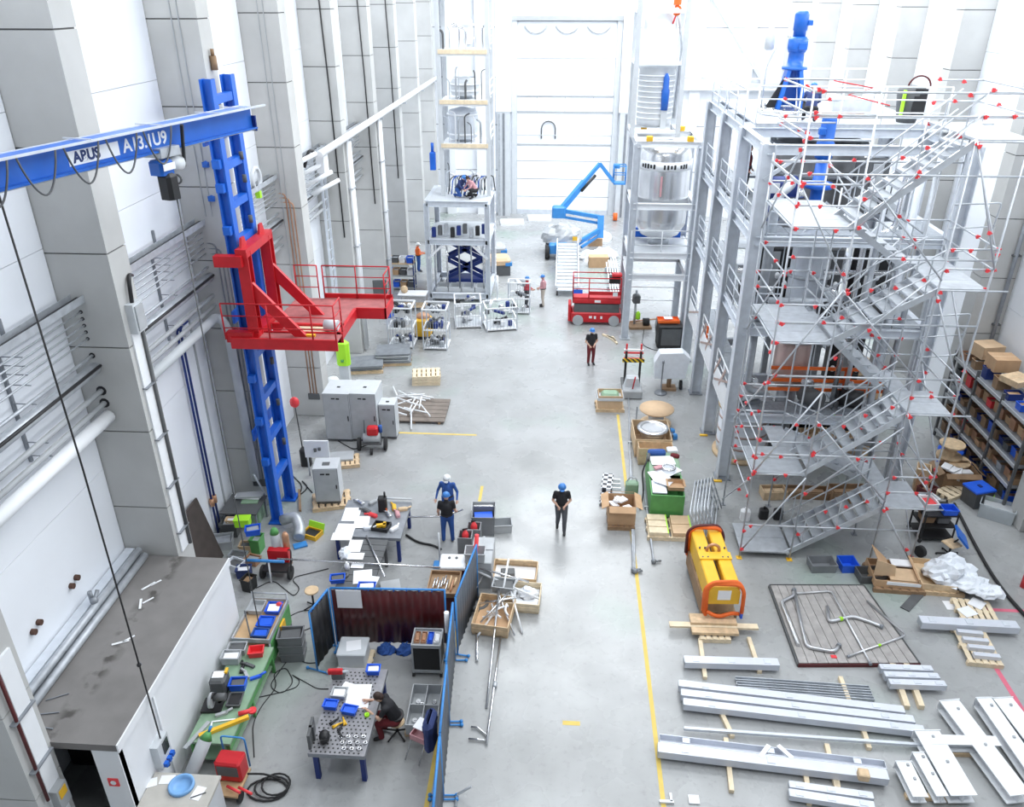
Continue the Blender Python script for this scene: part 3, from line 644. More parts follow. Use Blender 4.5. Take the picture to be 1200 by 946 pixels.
# vessels and machinery carried by the tower
mat('vessel_grey', (.22, .22, .225), .35, .5, var=.25, scale=1.5)
vs = T('process_vessel', 'broad grey steel process vessel standing inside the galvanised tower', 'vessel', (8.8, 29.4, 0))
P('shell', M().lz(8.8, 29.4, [(.4, 3.0), (1.1, 3.4), (1.5, 4.2), (1.55, 4.6), (1.55, 10.1), (1.4, 10.45), (1.0, 10.65), (.4, 10.75)], 40), 'vessel_grey', vs, W=True)
for z in (4.7, 6.3, 7.9, 9.4, 10.3): P('hoop', M().lz(8.8, 29.4, [(1.55, z), (1.62, z), (1.62, z+.12), (1.55, z+.12)], 40), 'galv_dark', vs, W=True)
for k in range(4):
    a = .8+k*1.57; P('support_leg', M().beam((8.8+1.35*math.cos(a), 29.4+1.35*math.sin(a), 0), (8.8+1.35*math.cos(a), 29.4+1.35*math.sin(a), 4.4), .2, .2), 'galv', vs, W=True)
v2 = T('slim_vessel', 'slim upright steel column in the front bay of the tower', 'vessel', (8.0, 25.65, 0))
P('shell', M().lz(8.0, 25.65, [(.25, 4.6), (.5, 4.75), (.55, 5.0), (.55, 8.1), (.5, 8.25), (.2, 8.35)], 24), 'galv_light', v2, W=True)
P('bronze_jacket', M().lz(8.0, 25.65, [(.3, 2.7), (.57, 3.0), (.6, 3.3), (.6, 4.5), (.3, 4.7)], 24), 'bronze', v2, W=True)
for z in (4.6, 6.8, 8.0): P('flange', M().lz(8.0, 25.65, [(.55, z), (.68, z), (.68, z+.08), (.55, z+.08)], 24), 'galv', v2, W=True)
P('skirt', M().lz(8.0, 25.65, [(.32, 0), (.32, 2.8)], 16), 'galv_dark', v2, W=True)
ag = T('agitator', 'tall blue agitator drive with conical stand on the tower top', 'agitator', (7.75, 30.0, TZ+.065))
ag.scale = (.92, .92, .83)
P('flange_ring', M().lz(0, 0, [(.2, 0), (1.15, 0), (1.15, .22), (.2, .22)], 28), 'stainless', ag)
for k in range(16): P('flange_bolt', M().t((1.02*math.cos(k*.3927), 1.02*math.sin(k*.3927), .22), (1.02*math.cos(k*.3927), 1.02*math.sin(k*.3927), .32), .035, 6), 'galv_dark', ag)
for k in range(4):
    a = .6+k*1.5708; d = Vector((math.cos(a), math.sin(a), 0))
    P('stand_leg', M().prof(d*.62+Vector((0, 0, .22)), d*.28+Vector((0, 0, 1.75)), [(-.17, -.07), (.17, -.07), (.17, .07), (-.17, .07)]), 'mblue', ag)
P('stand_cone', M().lz(0, 0, [(.6, .25), (.5, .8), (.24, 1.75)], 18, .9, 3.9), 'mblue', ag)
P('stand_collar', M().lz(0, 0, [(.3, 1.7), (.46, 1.72), (.46, 1.82), (.3, 1.84), (.27, 2.35), (.33, 2.4)], 20), 'mblue', ag)
P('gearbox', M().lz(0, 0, [(.30, 2.35), (.36, 2.5), (.36, 2.85), (.24, 2.95)], 16).cb(.1, -.25, 2.62, .3, .35, .25, .03), 'mblue', ag)
P('motor', M().lz(0, 0, [(.22, 2.92), (.22, 3.15), (.25, 3.18), (.25, 3.75), (.2, 3.85), (.12, 3.88)], 18), 'mblue', ag)
P('terminal_box', M().cb(.3, -.05, 3.45, .2, .22, .2, .03), 'mblue', ag)
P('black_cover', M().ex([(-.95, .25), (-.35, .25), (-.3, 1.6)], 'y', -.25, -.2), 'black', ag)
vv = T('steam_valve', 'pale valve actuator on thin pipe beside the blue agitator', 'valve', (6.9, 30.4, TZ+.065))
P('pipe', M().tp(fillet([(0, 0, 0), (0, 0, 1.5), (.25, 0, 2.1)], .2, 4), .03, 6), 'lgrey_paint', vv)
P('actuator', M().lz(0, 0, [(.1, 2.0), (.17, 2.05), (.17, 2.5), (.1, 2.6), (.06, 2.9)], 12), 'lgrey_paint', vv)
a2 = T('mixer_drive', 'smaller blue mixer motor rising through the open front bay', 'motor', (7.9, 25.7, 8.54))
P('stand', M().lz(0, 0, [(.45, .0), (.45, .12), (.2, .15), (.2, 1.0), (.42, 1.05), (.42, 1.2), (.2, 1.25), (.18, 2.0)], 18), 'blue', a2)
P('motor', M().lz(0, 0, [(.26, 1.95), (.26, 2.4), (.22, 2.45), (.22, 3.05), (.17, 3.2)], 18), 'mblue', a2)
P('terminal_box', M().cb(-.2, -.14, 2.75, .2, .2, .2, .03), 'mblue', a2)
pu = T('pump_drive', 'dark blue pump unit with white plate on tower upper deck', 'pump', (6.4, 25.4, 8.54))
P('body', M().t((-.1, 0, 1.1), (.75, .15, 1.1), .33, 16).lz(.1, 0, [(.3, .1), (.18, .3), (.18, .9)], 12), 'dblue', pu)
P('plate', M().b(-.12, .16, -.36, -.33, 1.0, 1.3), 'white_paint', pu)
P('base', M().b(-.3, .8, -.3, .4, 0, .12), 'galv_dark', pu)
P('coupling', M().t((.75, .15, .9), (1.05, .15, .9), .16, 10), 'stainless', pu)
gd = T('cable_drum', 'dark cable bundle drum with red hose standing on the tower deck', 'equipment', (11.1, 28.2, TZ+.065))
P('drum', M().lz(0, 0, [(.3, 0), (.36, .3), (.44, .9), (.40, 1.05), (.1, 1.12)], 14), 'dgrey', gd)
P('cover', M().b(-.05, .4, -.42, -.38, .15, 1.05), 'black', gd)
P('strap', M().b(-.38, -.3, -.4, -.3, .2, 1.0), 'lime', gd)
P('hose', M().tp(arc((.2, 0, 1.05), .35, math.pi, 0, 10, 'xz'), .03, 6), 'dred', gd)
one('burlap_roll', M().t((-.7, 0, .1), (.7, .1, .1), .09, 8), 'brown', 'brown rope roll lying on the tower deck', 'rope', (9.3, 28.9, TZ+.065))
one('deck_chest', M().cb(0, 0, .3, 1.3, .6, .6, .04), 'galv_light', 'pale metal chest on the tower deck behind the crouching worker', 'chest', (9.7, 29.6, TZ+.065))
# white film wrapped tank and drum at the tower foot
wt = T('wrapped_tank', 'white film wrapped tank on wooden rings below the tower', 'tank', (6.72, 25.75, 0))
P('bronze_body', M().lz(0, 0, [(.5, .12), (.85, .15), (.88, .4), (.88, 1.9), (.8, 1.95)], 24), 'film', wt)
P('wood_ring', M().lz(0, 0, [(.8, 1.9), (.95, 1.9), (.95, 2.02), (.8, 2.02)], 24), 'wood', wt)
P('base_ring', M().lz(0, 0, [(.5, 0), (.98, 0), (.98, .13), (.5, .13)], 24), 'wood', wt)
P('film_cap', M().lz(0, 0, [(.86, 2.02), (.86, 2.3), (.6, 2.42), (.2, 2.45)], 24), 'film', wt)
for k in range(3): P('tape', M().lz(0, 0, [(.885, .5+.5*k), (.892, .5+.5*k), (.892, .58+.5*k), (.885, .58+.5*k)], 24), 'bronze', wt)
# pipework threading through the tower
pr = R
pw = T('tower_pipework', 'stainless pipes and elbows threading through the tower decks', 'pipework', (8, 25, 0))
def pipe(pts, r, m='stainless', n=10): P('pipe', M().tp(fillet(pts, r*3, 4), r, n), m, pw, W=True)
pipe([(6.35, 24.4, 5.7), (6.35, 24.4, 9.6), (6.9, 24.8, 9.9), (6.9, 25.6, 9.9)], .14, 'galv')
pipe([(6.3, 24.4, 5.2), (6.3, 24.4, 3.2), (7.0, 24.6, 3.0)], .12, 'galv')
pipe([(9.2, 24.5, 2.6), (9.2, 24.5, 8.3), (10.1, 24.7, 8.6), (10.1, 24.7, 11.0)], .09)
pipe([(9.6, 24.6, 2.6), (9.6, 24.6, 11.0)], .07, 'galv_light')
pipe([(10.4, 24.4, .2), (10.4, 24.4, 10.6)], .11, 'galv_light')
pipe([(10.9, 24.6, .2), (10.9, 24.6, 10.9)], .08, 'galv')
pipe([(6.6, 24.5, 6.3), (8.6, 24.5, 6.3), (8.6, 26.5, 6.3)], .1, 'galv_light')
pipe([(8.2, 24.7, 7.2), (10.6, 24.7, 7.2), (10.6, 24.7, 5.2)], .08)
pipe([(6.5, 26.2, 4.8), (10.2, 26.2, 4.8), (10.2, 26.2, 8.4)], .13, 'lgrey_paint')
pipe([(8.1, 24.6, 1.2), (10.8, 24.6, 1.2)], .12, 'galv')
for k in range(12): 
    x, z = 6.4+k*.4, 8.0+.6*((k*37) % 5)/5
    P('impulse_line', M().tp([(x, 24.3+.05*(k % 3), 5.8), (x, 24.3, z), (x+.3, 24.6, z+.2)], .02, 5), 'galv_light', pw, W=True)
for i, (x, y, z, c) in enumerate(((9.9, 24.55, 5.64, 'black'), (8.6, 24.55, 5.64, 'black'), (6.35, 26.4, 5.64, 'black'), (8.5, 24.5, 2.54, 'dgrey'), (9.8, 24.5, 2.54, 'black'), (6.5, 24.8, 2.54, 'white_paint'))):
    mo = T('pump_motor', ['black motor on the middle deck right of the slim column', 'black motor on the middle deck behind the stairs', 'black pump on the middle deck left of slim column', 'grey pump behind the orange barriers', 'black machine behind the orange barriers', 'white valve block by the lower deck edge'][i], 'motor', (x, y, z), i*.7)
    P('casing', M().t((-.35, 0, .4), (.35, 0, .4), .3, 14).t((.35, 0, .4), (.5, 0, .4), .2, 12), c, mo)
    P('foot', M().b(-.35, .35, -.25, .25, 0, .12), 'galv_dark', mo)
    P('outlet', M().tp(fillet([(.1, 0, .6), (.1, 0, .95), (.1, .4, 1.0)], .15, 4), .1, 10), 'stainless', mo)
for i, (x, y, m) in enumerate(((7.7, 27.3, 'yellow'), (8.9, 25.6, 'wood'), (10.1, 25.4, 'wood'))):
    one('crate', M().tray(0, 0, 0, 1.1, .8, .65, .04).b(-.45, .4, -.3, .3, .04, .45), m if m == 'wood' else 'brown', ['wooden crate under the tower by the wrapped tank', 'long wooden crate under the tower middle', 'wooden crate under the tower by the right legs'][i], 'crate', (x+.6, y+.6, 0), .1*i)
for a, b_ in zip(TYS, TYS[1:]):
    P('side_panel', M().b(TX0-.1, TX0-.07, a+.25, b_-.25, 2.3, 3.05), 'white_paint', tw, W=True)
    P('brace_strip', M().beam((TX0-.12, a+.5, 3.4), (TX0-.12, b_-.5, 2.5), .02, .08), 'bronze', tw, W=True)
for i, (px, py) in enumerate(((915, 512), (943, 508), (972, 508), (1003, 505))):
    q = F(px, py); dk = T('pump_skid', 'black pump skid with yellow cap under the tower, %s' % ('leftmost', 'second', 'third', 'rightmost')[i], 'skid', (q.x, max(q.y, 24.9), 0), 0, 'black pump skids')
    P('frame', M().tray(0, 0, 0, .85, .8, .3, .04), 'dgrey', dk); P('block', M().cb(0, 0, .75, .75, .7, .9, .06), 'black', dk); P('yellow_cap', M().t((-.1, -.36, .9), (-.1, -.42, .9), .11, 12), 'yellow' if i % 2 else 'lime', dk); P('hose', M().tp(arc((.2, -.3, 1.2), .2, 0, math.pi, 8, 'xz'), .03, 6), 'rubber', dk)
for i, (x, y, s) in enumerate(((8.2, 23.0, (1.9, .5, .25)), (9.7, 22.9, (1.2, .6, .4)), (7.3, 22.9, (.8, .5, .3)))):
    woodcrate_ = one('timber_crate', M().tray(0, 0, 0, *s, .03).b(-s[0]*.4, s[0]*.4, -.1, .1, .03, s[2]*.8), 'brown' if i < 2 else 'wood', ['long brown timber crate behind the lowest stair flight', 'brown timber crate at the scaffold right rear', 'pale timber crate behind the lowest landing'][i], 'crate', (x, y, 0), .05*i)
# dark control racks standing along the middle of the decks
for i, (x0, z, m, lab) in enumerate(((6.6, 5.64, 'black', 'black control rack on tower middle deck, left'), (8.3, 5.64, 'dgrey', 'dark grey control rack on the tower middle deck'), (9.9, 5.64, 'black', 'black control rack on tower middle deck, right'), (7.9, 2.54, 'dgrey', 'dark grey rack on tower lower deck'), (9.6, 2.54, 'black', 'black rack on the tower lower deck'), (9.4, 8.54, 'dgrey', 'dark grey rack on tower upper deck'))):
    kr = T('control_rack', lab, 'rack', (x0+.6, 27.0, z), 0)
    P('cabinet', M().cb(0, 0, .85, 1.15, .5, 1.7, .03), m, kr)
    for k in range(3): P('door', M().b(-.54+.37*k, -.2+.37*k, -.28, -.25, .1, 1.6), 'grey_paint' if k == 1 else m, kr)
    for k in range(4): P('fitting', M().ball((-.42+.28*k, -.36, .5+.3*((k*2) % 3)), .09, .09, .12), 'white_paint', kr)
    P('pipe_stub', M().tp(fillet([(-.3, -.3, 1.75), (-.3, -.3, 2.1), (.4, -.3, 2.2)], .1, 3), .05, 6), 'stainless', kr)
# wooden packing on the second deck
for i, x in enumerate((9.6, 10.5)):
    one('spool', M().lz(0, 0, [(.38, 0), (.38, .06), (.2, .06), (.2, .5), (.38, .5), (.38, .56)], 16), 'wood', 'wooden cable spool on tower middle deck, %s one' % ('left', 'right')[i], 'spool', (10.95, 25.6+1.9*(x > 10), 2.54))

# ================================================================== scaffold stair tower in front
SXs, SYs = (5.55, 7.02, 9.33, 10.5), (19.5, 20.9, 22.3)
sc = T('scaffold_stair', 'silver tube scaffold stair tower with red clamps in front of the process tower', 'scaffold', (SXs[0], SYs[0], 0))
LL, RR = (.22, 2.95, 6.93, 9.92), (1.95, 4.95, 8.43, 11.97)
mat('alu', (.58, .61, .65), .36, .5, var=.1, scale=6)
mat('alu_deck', (.50, .53, .57), .45, .3, var=.14, scale=5)
for x in SXs:
    for y in SYs:
        if y == SYs[1] and x in (SXs[0], SXs[3]): continue
        P('standard', M().t((x, y, .08), (x, y, (10.6 if x < 8 else 12.2) if y == SYs[1] else 13.1 if y < 22 else 11.2 if x < 8 else 12.2), .026, 7), 'alu', sc, W=True)
        P('base_jack', M().b(x-.08, x+.08, y-.08, y+.08, 0, .02).t((x, y, .02), (x, y, .1), .02, 6), 'yellow' if y < 20 else 'galv_dark', sc, W=True)
clip0 = P('clamp', M().c(0, 0, 0, .06, .06, .085).c(.03, 0, 0, .08, .04, .035), 'clip_red', sc)
clip0.location = Vector((SXs[0], SYs[0]-.03, 1)) - sc.location
def clip(p, rz=0.0):
    c = clip0.copy(); COL.objects.link(c); c.parent = sc; c.location = Vector(p)-Vector(sc.location)+Vector((R.uniform(-.05, .05), -.03, R.uniform(-.05, .05)))
    c.rotation_euler = (0, R.uniform(-.6, .6), rz)
def tube(a, b_, r=.024, nm='ledger', cl=True):
    P(nm, M().t(a, b_, r, 6), 'alu', sc, W=True)
    if cl:
        a, b_ = Vector(a), Vector(b_); clip(a.lerp(b_, .03)); 
        if R.random() < .6: clip(a.lerp(b_, R.uniform(.3, .97)))
for z in LL[1:] + (11.97,):
    for y in (SYs[0], SYs[2]):
        for dz in (0, .55, 1.05): tube((SXs[0], y, z+dz), (SXs[1], y, z+dz))
    for dz in (0, .55, 1.05):
        tube((SXs[0], SYs[0], z+dz), (SXs[0], SYs[2], z+dz))
for z in RR:
    for y in (SYs[0], SYs[2]):
        for dz in (0, .55, 1.05): tube((SXs[2], y, z+dz), (SXs[3]+(.5 if dz == 0 else 0), y, z+dz))
    for dz in (0, .55, 1.05): tube((SXs[3], SYs[0], z+dz), (SXs[3], SYs[2], z+dz))
for z in (1.2, 3.6, 6.0, 7.5, 9.2, 11.2, 12.5, 13.0): tube((SXs[0], SYs[0], z), (SXs[3]+(.6 if z > 11 else 0), SYs[0], z), .026)
for z in (2.2, 4.4, 6.6, 8.8, 11.0, 12.1): tube((SXs[0], SYs[2], z), (SXs[3], SYs[2], z)); tube((SXs[0], SYs[0], z), (SXs[0], SYs[2], z))
for x0, x1, y, zz_ in ((SXs[1], SXs[2], SYs[0], ((4.7, 2.2), (2.3, 4.6), (8.4, 6.0), (6.5, 9.0), (11.2, 8.7), (9.9, 12.6))), (SXs[0], SXs[1], SYs[0], ((0.3, 2.9), (3.0, 5.6), (5.8, 8.4), (11.0, 8.6))), (SXs[2], SXs[3], SYs[0], ((2.0, .1), (5.0, 2.4), (8.3, 5.6), (12.0, 9.0))), (SXs[1], SXs[2], SYs[2], ((1, 4), (8, 5), (6, 9), (11, 8)))):
    for a, b_ in zz_: tube((x0, y-.05, a), (x1, y-.05, b_), .024, 'brace')
for z0 in (.2, 3.2, 6.2, 9.2): tube((SXs[0]-.04, SYs[0], z0+2.6), (SXs[0]-.04, SYs[2], z0), .024, 'brace'); tube((SXs[3]+.04, SYs[0], z0), (SXs[3]+.04, SYs[2], z0+2.6), .024, 'brace')
def landing(x0, x1, z, y1=SYs[2]):
    n = 4 if y1 > 22 else 2
    for k in range(n):
        ya, yb = SYs[0]+(y1-SYs[0])*k/n, SYs[0]+(y1-SYs[0])*(k+1)/n-.012
        P('deck_board', M().b(x0+.02, x1-.02, ya, yb, z, z+.05), 'alu_deck', sc, W=True)
for z in LL:
    if z == LL[0]: landing(SXs[0], SXs[1], z, 20.9)
    elif z == LL[1]:
        landing(SXs[0], SXs[1], z, 21.0); P('deck_board', M().b(6.45, SXs[1]-.02, 21.0, 22.28, z, z+.05), 'alu_deck', sc, W=True)
    else: landing(SXs[0], SXs[1], z)
for z in RR:
    if z < 6:
        landing(SXs[2], SXs[3], z, 20.9); P('deck_board', M().b(SXs[2]+.02, SXs[2]+.55, 20.9, 22.28, z, z+.05), 'alu_deck', sc, W=True)
    else: landing(SXs[2], SXs[3], z)
def flight(xa, za, xb, zb, y0, y1, n=8):
    for y in (y0, y1): 
        P('stringer', M().beam((xa-.12, y, za-.02), (xb+.05, y, zb-.02), .045, .16), 'alu', sc, W=True)
        for h in (.55, 1.0): P('stair_rail', M().t((xa, y, za+h), (xb, y, zb+h), .022, 6), 'alu', sc, W=True); clip((xa+(xb-xa)*R.uniform(.1, .9), y, za+h+(zb-za)*.5)) if False else None
        for t in (.12, .5, .88): P('rail_post', M().t((xa+(xb-xa)*t, y, za+(zb-za)*t), (xa+(xb-xa)*t, y, za+(zb-za)*t+1.0), .018, 5), 'alu', sc, W=True)
    s = (xb-xa)/n
    for k in range(n):
        x = xa+s*(k+.5); z = za+(zb-za)*(k+1)/(n+.5)
        P('step', M().c(x, (y0+y1)/2, z, abs(s)*1.12, y1-y0-.05, .04).c(x-s*.4, (y0+y1)/2, z-.04, .02, y1-y0-.05, .06), 'alu_deck', sc, W=True)
        if k % 2 == 0: clip((x, y0, z+.5+.2*(k % 3)))
for k in range(4): flight(SXs[1], LL[k], SXs[2], RR[k], 19.56, 20.75)
for k in range(3): flight(SXs[2], RR[k], SXs[1], LL[k+1], 21.05, 22.2)
for z in (5.4, 8.6):                            # cantilevered side brackets towards the wall
    P('side_bracket', M().tp(fillet([(SXs[3], 22.3, z), (SXs[3]+1.3, 22.6, z), (SXs[3]+1.4, 22.6, z+1.3), (SXs[3], 22.3, z+1.3)], .1, 3), .024, 6), 'alu', sc, W=True)
    P('side_bracket', M().t((SXs[3], 22.3, z+.65), (SXs[3]+1.36, 22.6, z+.65), .02, 6), 'alu', sc, W=True)
P('top_board', M().b(SXs[2], SXs[3]+.9, 21.2, 22.4, 11.75, 11.8), 'alu_deck', sc, W=True)
for pts in ([(8.1, 26.6, 12.6), (9.3, 26.6, 12.4), (8.6, 26.6, 12.2), (9.9, 26.6, 11.9)],):
    one('barrier_tape', M().tp(pts, .02, 5), 'clip_red', 'red and white barrier tape strung along the tower top', 'tape')
# frames of spare scaffold rails leaning by the stair foot
for i in range(6):
    fr = T('guard_frame', 'silver scaffold guard frame leaning in a stack by the stair foot, %s' % ('outermost', 'second', 'third', 'fourth', 'fifth', 'innermost')[i], 'scaffold frame', (4.72+.11*i, 20.9+.05*i, 0), 1.35, group='leaning scaffold frames')
    P('frame', M().tp(fillet([(-.95, .0, 0), (-.95, .45, 1.15), (.95, .45, 1.15), (.95, 0, 0)], .12, 3), .026, 6), 'alu', fr)
    for q in (.35, .7): P('rail', M().t((-.95, .45*q, 1.15*q), (.95, .45*q, 1.15*q), .022, 6), 'alu', fr)
for i, x in enumerate((-.35, .1)):
    one('canister', M().cb(0, 0, .19, .28, .22, .36, .04).t((0, 0, .37), (0, 0, .43), .04, 8), 'black', '%s black canister on the floor inside scaffold foot' % ('left', 'right')[i], 'canister', (6.7+x+.35, 21.6, 0))
one('canister', M().cb(0, 0, .19, .3, .24, .38, .05).t((0, 0, .38), (0, 0, .44), .04, 8), 'paper', 'white canister beside the black canisters in scaffold foot', 'canister', (6.1, 21.5, 0))
for i, (x, y, m, lab) in enumerate(((7.85, 19.15, 'grey_plastic', 'grey wire crate before the lowest stair flight'), (8.6, 19.2, 'bin_blue', 'blue bin before the lowest stair flight'), (9.1, 18.75, 'dgrey', 'dark flat crate before lowest stair flight'))):
    one('bin', M().tray(0, 0, 0, .75 if i != 1 else .5, .5, .28, .03, 0, .03), m, lab, 'bin', (x, y, 0), .08)

# ================================================================== people
def person(label, loc, rz, top, legs, helmet=None, sleeves='short', pose=None, shoes='black', extra=None):
    J = dict(pel=(0, 0, .95), che=(0, .01, 1.28), nec=(0, .01, 1.46), hea=(0, -.02, 1.62),
             shL=(.19, 0, 1.41), shR=(-.19, 0, 1.41), elL=(.26, .02, 1.12), elR=(-.26, .02, 1.12), wrL=(.25, -.12, .90), wrR=(-.25, -.12, .90),
             hiL=(.095, 0, .92), hiR=(-.095, 0, .92), knL=(.11, -.02, .50), knR=(-.11, -.02, .50), anL=(.11, .03, .09), anR=(-.11, .03, .09), toL=(.13, -.14, .035), toR=(-.13, -.14, .035), face=(0, -1, -.1))
    if pose: J.update(pose)
    J = {k: Vector(v) for k, v in J.items()}; J['tor'] = J['pel'].lerp(J['che'], .3)
    arm = top if sleeves == 'long' else 'skin'
    seg = [('tor', 'che', .15, .17, top), ('che', 'nec', .16, .075, top), ('nec', 'hea', .058, .062, 'skin')]
    for s in 'LR':
        seg += [('che', 'sh'+s, .12, .075, top), ('sh'+s, 'el'+s, .06, .046, top if sleeves == 'long' else 'half'), ('el'+s, 'wr'+s, .044, .031, arm),
                ('pel', 'hi'+s, .15, .12, legs), ('hi'+s, 'kn'+s, .115, .08, legs), ('kn'+s, 'an'+s, .078, .062, legs), ('an'+s, 'to'+s, .052, .045, shoes)]
    mb = M(); caps = []
    def capsule(a, b_, r0, r1, m):
        mb.t(a, b_, r0, 10, r1); mb.ball(a, r0, n=10, m=6); mb.ball(b_, r1, n=10, m=6); caps.append((a, b_, (r0+r1)/2, m))
    for a, b_, r0, r1, m in seg:
        pa, pb = J[a], J[b_]
        if m == 'half': mid = pa.lerp(pb, .55); capsule(pa, mid, r0+.008, r0, top); capsule(mid, pb, r0-.008, r1, 'skin')
        else: capsule(pa, pb, r0, r1, m)
    for dx in (-.05, .05): capsule(J['che']+Vector((dx, 0, .02)), J['tor']+Vector((dx*1.2, 0, 0)), .13, .125, top)
    hd = J['hea']; fc = J['face'].normalized(); sd = fc.cross(Vector((0, 0, 1))).normalized(); hu = sd.cross(fc)
    mb.ball(hd, .078, .09, .112, 12, 9); caps.append((hd-hu*.05, hd+hu*.07, .09, 'skin'))
    mb.ball(hd+fc*.05-hu*.05, .055, .05, .05)                       # jaw
    mb.ball(hd+fc*.095-hu*.015, .016, .018, .026, 8, 5)              # nose
    for s in (-1, 1): mb.ball(hd+sd*.083*s-hu*.01, .014, .02, .032, 8, 5)   # ears
    hands = {}
    for s in 'LR':
        w_ = J['wr'+s]; d = (w_-J['el'+s]).normalized(); pa = w_+d*.075
        capsule(w_, pa, .03, .036, 'skin'); hands[s] = (w_, d, pa)
    tmp = bpy.data.objects.new('tmp', mb.mesh('tmp')); COL.objects.link(tmp)
    rm = tmp.modifiers.new('r', 'REMESH'); rm.mode = 'VOXEL'; rm.voxel_size = .016
    sm = tmp.modifiers.new('s', 'SMOOTH'); sm.iterations = 4; sm.factor = .5
    dg = bpy.context.evaluated_depsgraph_get(); me = bpy.data.meshes.new_from_object(tmp.evaluated_get(dg)); bpy.data.objects.remove(tmp)
    verts = [v.co.copy() for v in me.vertices]; faces = [tuple(p.vertices) for p in me.polygons]
    names = list(dict.fromkeys([top, legs, 'skin', shoes, 'glass_dark'])); ids = []
    for p in me.polygons:
        c = p.center; best = None
        for a, b_, r, m in caps:
            ab = b_-a; t = max(0, min(1, (c-a).dot(ab)/max(ab.length_squared, 1e-9))); d = (c-a-ab*t).length/r
            if best is None or d < best[0]: best = (d, m)
        ids.append(names.index(best[1]))
    ex = M()
    for s, sg in (('L', 1), ('R', -1)):
        w_, d, pa = hands[s]; across = d.cross(Vector((0, 1, .2))).normalized(); curl = across.cross(d).normalized()
        if curl.y > 0: curl = -curl
        for k, ln in enumerate((.072, .08, .074, .058)):
            b0 = pa+across*(.027-.018*k); b1 = b0+d*ln*.5+curl*.012; ex.tp([b0, b1, b1+d*ln*.35+curl*.03], [.0095, .009, .007], 6)
        ex.tp([w_+d*.03+across*.03*sg, w_+d*.06+across*.06*sg+curl*.015, w_+d*.09+across*.065*sg+curl*.03], [.012, .01, .008], 6)
    nb = len(verts); verts += ex.v; faces += [tuple(i+nb for i in f) for f in ex.f]; ids += [names.index('skin')]*len(ex.f)
    ey = M()
    for s in (-1, 1): ey.ball(hd+fc*.086+sd*.032*s+hu*.018, .011, n=6, m=4)
    nb = len(verts); verts += ey.v; faces += [tuple(i+nb for i in f) for f in ey.f]; ids += [names.index('glass_dark')]*len(ey.f)
    m2 = bpy.data.meshes.new('person'); m2.from_pydata(verts, [], faces); m2.polygons.foreach_set('use_smooth', [True]*len(faces)); m2.polygons.foreach_set('material_index', ids); m2.update()
    o = bpy.data.objects.new('person', m2); COL.objects.link(o); o.location = loc; o.rotation_euler = (0, 0, rz)
    for n in names: o.data.materials.append(MATS[n])
    tag(o, label, 'person')
    rot = Matrix((sd, -fc, hu)).transposed().to_4x4()
    if helmet:
        h = P('helmet', M().lz(0, 0, [(.115, .03), (.113, .065), (.1, .105), (.068, .135), (.02, .147)], 16).lz(0, 0, [(.06, .025), (.128, .022), (.128, .032), (.06, .036)], 16).ball((0, -.13, .03), .075, .05, .012), helmet, o)
    else:
        h = P('hair', M().ball((0, .02, .035), .092, .1, .1, 12, 8).ball((0, .05, -.02), .085, .07, .09, 10, 7), 'hair', o)
    h.matrix_local = Matrix.Translation(hd) @ rot
    belt = P('belt', M().lz(0, 0, [(.165, -.03), (.17, -.025), (.17, .015), (.165, .02)], 16), 'black', o)
    belt.matrix_local = Matrix.Translation(J['pel']+Vector((0, 0, .06))) @ Matrix.Diagonal((1.12, .98, 1, 1))
    return o
at = lambda px, py, z=0: tuple(F(px, py, z))
FRONT = 0.0                                       # local front is -y, towards the camera
person('worker in black shirt, grey trousers and blue helmet walking down the aisle', at(657, 622), .05, 'cloth_black', 'cloth_grey', 'helmet_blue', 'short',
       dict(elL=(.27, .0, 1.14), elR=(-.27, .0, 1.14), wrL=(.10, -.2, 1.06), wrR=(-.12, -.2, 1.05), knL=(.1, -.16, .52), anL=(.1, -.12, .1), toL=(.1, -.29, .05), knR=(-.09, .02, .5), anR=(-.1, .2, .16), toR=(-.11, .06, .06), face=(0, -1, -.5)))
person('worker in black shirt and dark red trousers seen before the red lift', at(692, 427), .3, 'cloth_black', 'cloth_dred', 'helmet_blue', 'short', dict(wrL=(.05, -.22, 1.0), wrR=(-.15, -.2, 1.0)))
person('worker in red shirt and black trousers holding a paper', at(617, 361), 1.4, 'cloth_red', 'cloth_black', 'helmet_blue', 'long', dict(wrL=(.12, -.3, 1.05), wrR=(-.12, -.28, 1.08), elL=(.25, -.02, 1.12)))
person('worker in pink shirt and beige trousers facing the red shirted one', at(636, 359), -1.5, 'cloth_pink', 'cloth_beige', 'helmet_blue', 'long', dict(wrL=(.1, -.2, 1.02), wrR=(-.12, -.2, 1.02)))
person('worker in blue overalls and white helmet facing the camera by the pipes', at(526, 611), -.1, 'cloth_blue', 'cloth_blue', 'helmet_white', 'long', dict(wrL=(.34, -.2, .98), elL=(.31, .0, 1.15), wrR=(-.33, -.18, .95), elR=(-.31, 0, 1.15), face=(0, -1, -.6)))
person('worker seen from behind in black shirt, blue jeans and blue helmet', at(525, 634), math.pi+.1, 'cloth_black', 'cloth_blue', 'helmet_blue', 'short', dict(anL=(.13, .03, .09), anR=(-.15, .03, .09), knL=(.12, -.02, .5), knR=(-.13, -.02, .5), wrR=(-.3, -.2, .95)))
SW = Vector((-3.42, 12.55, 0))
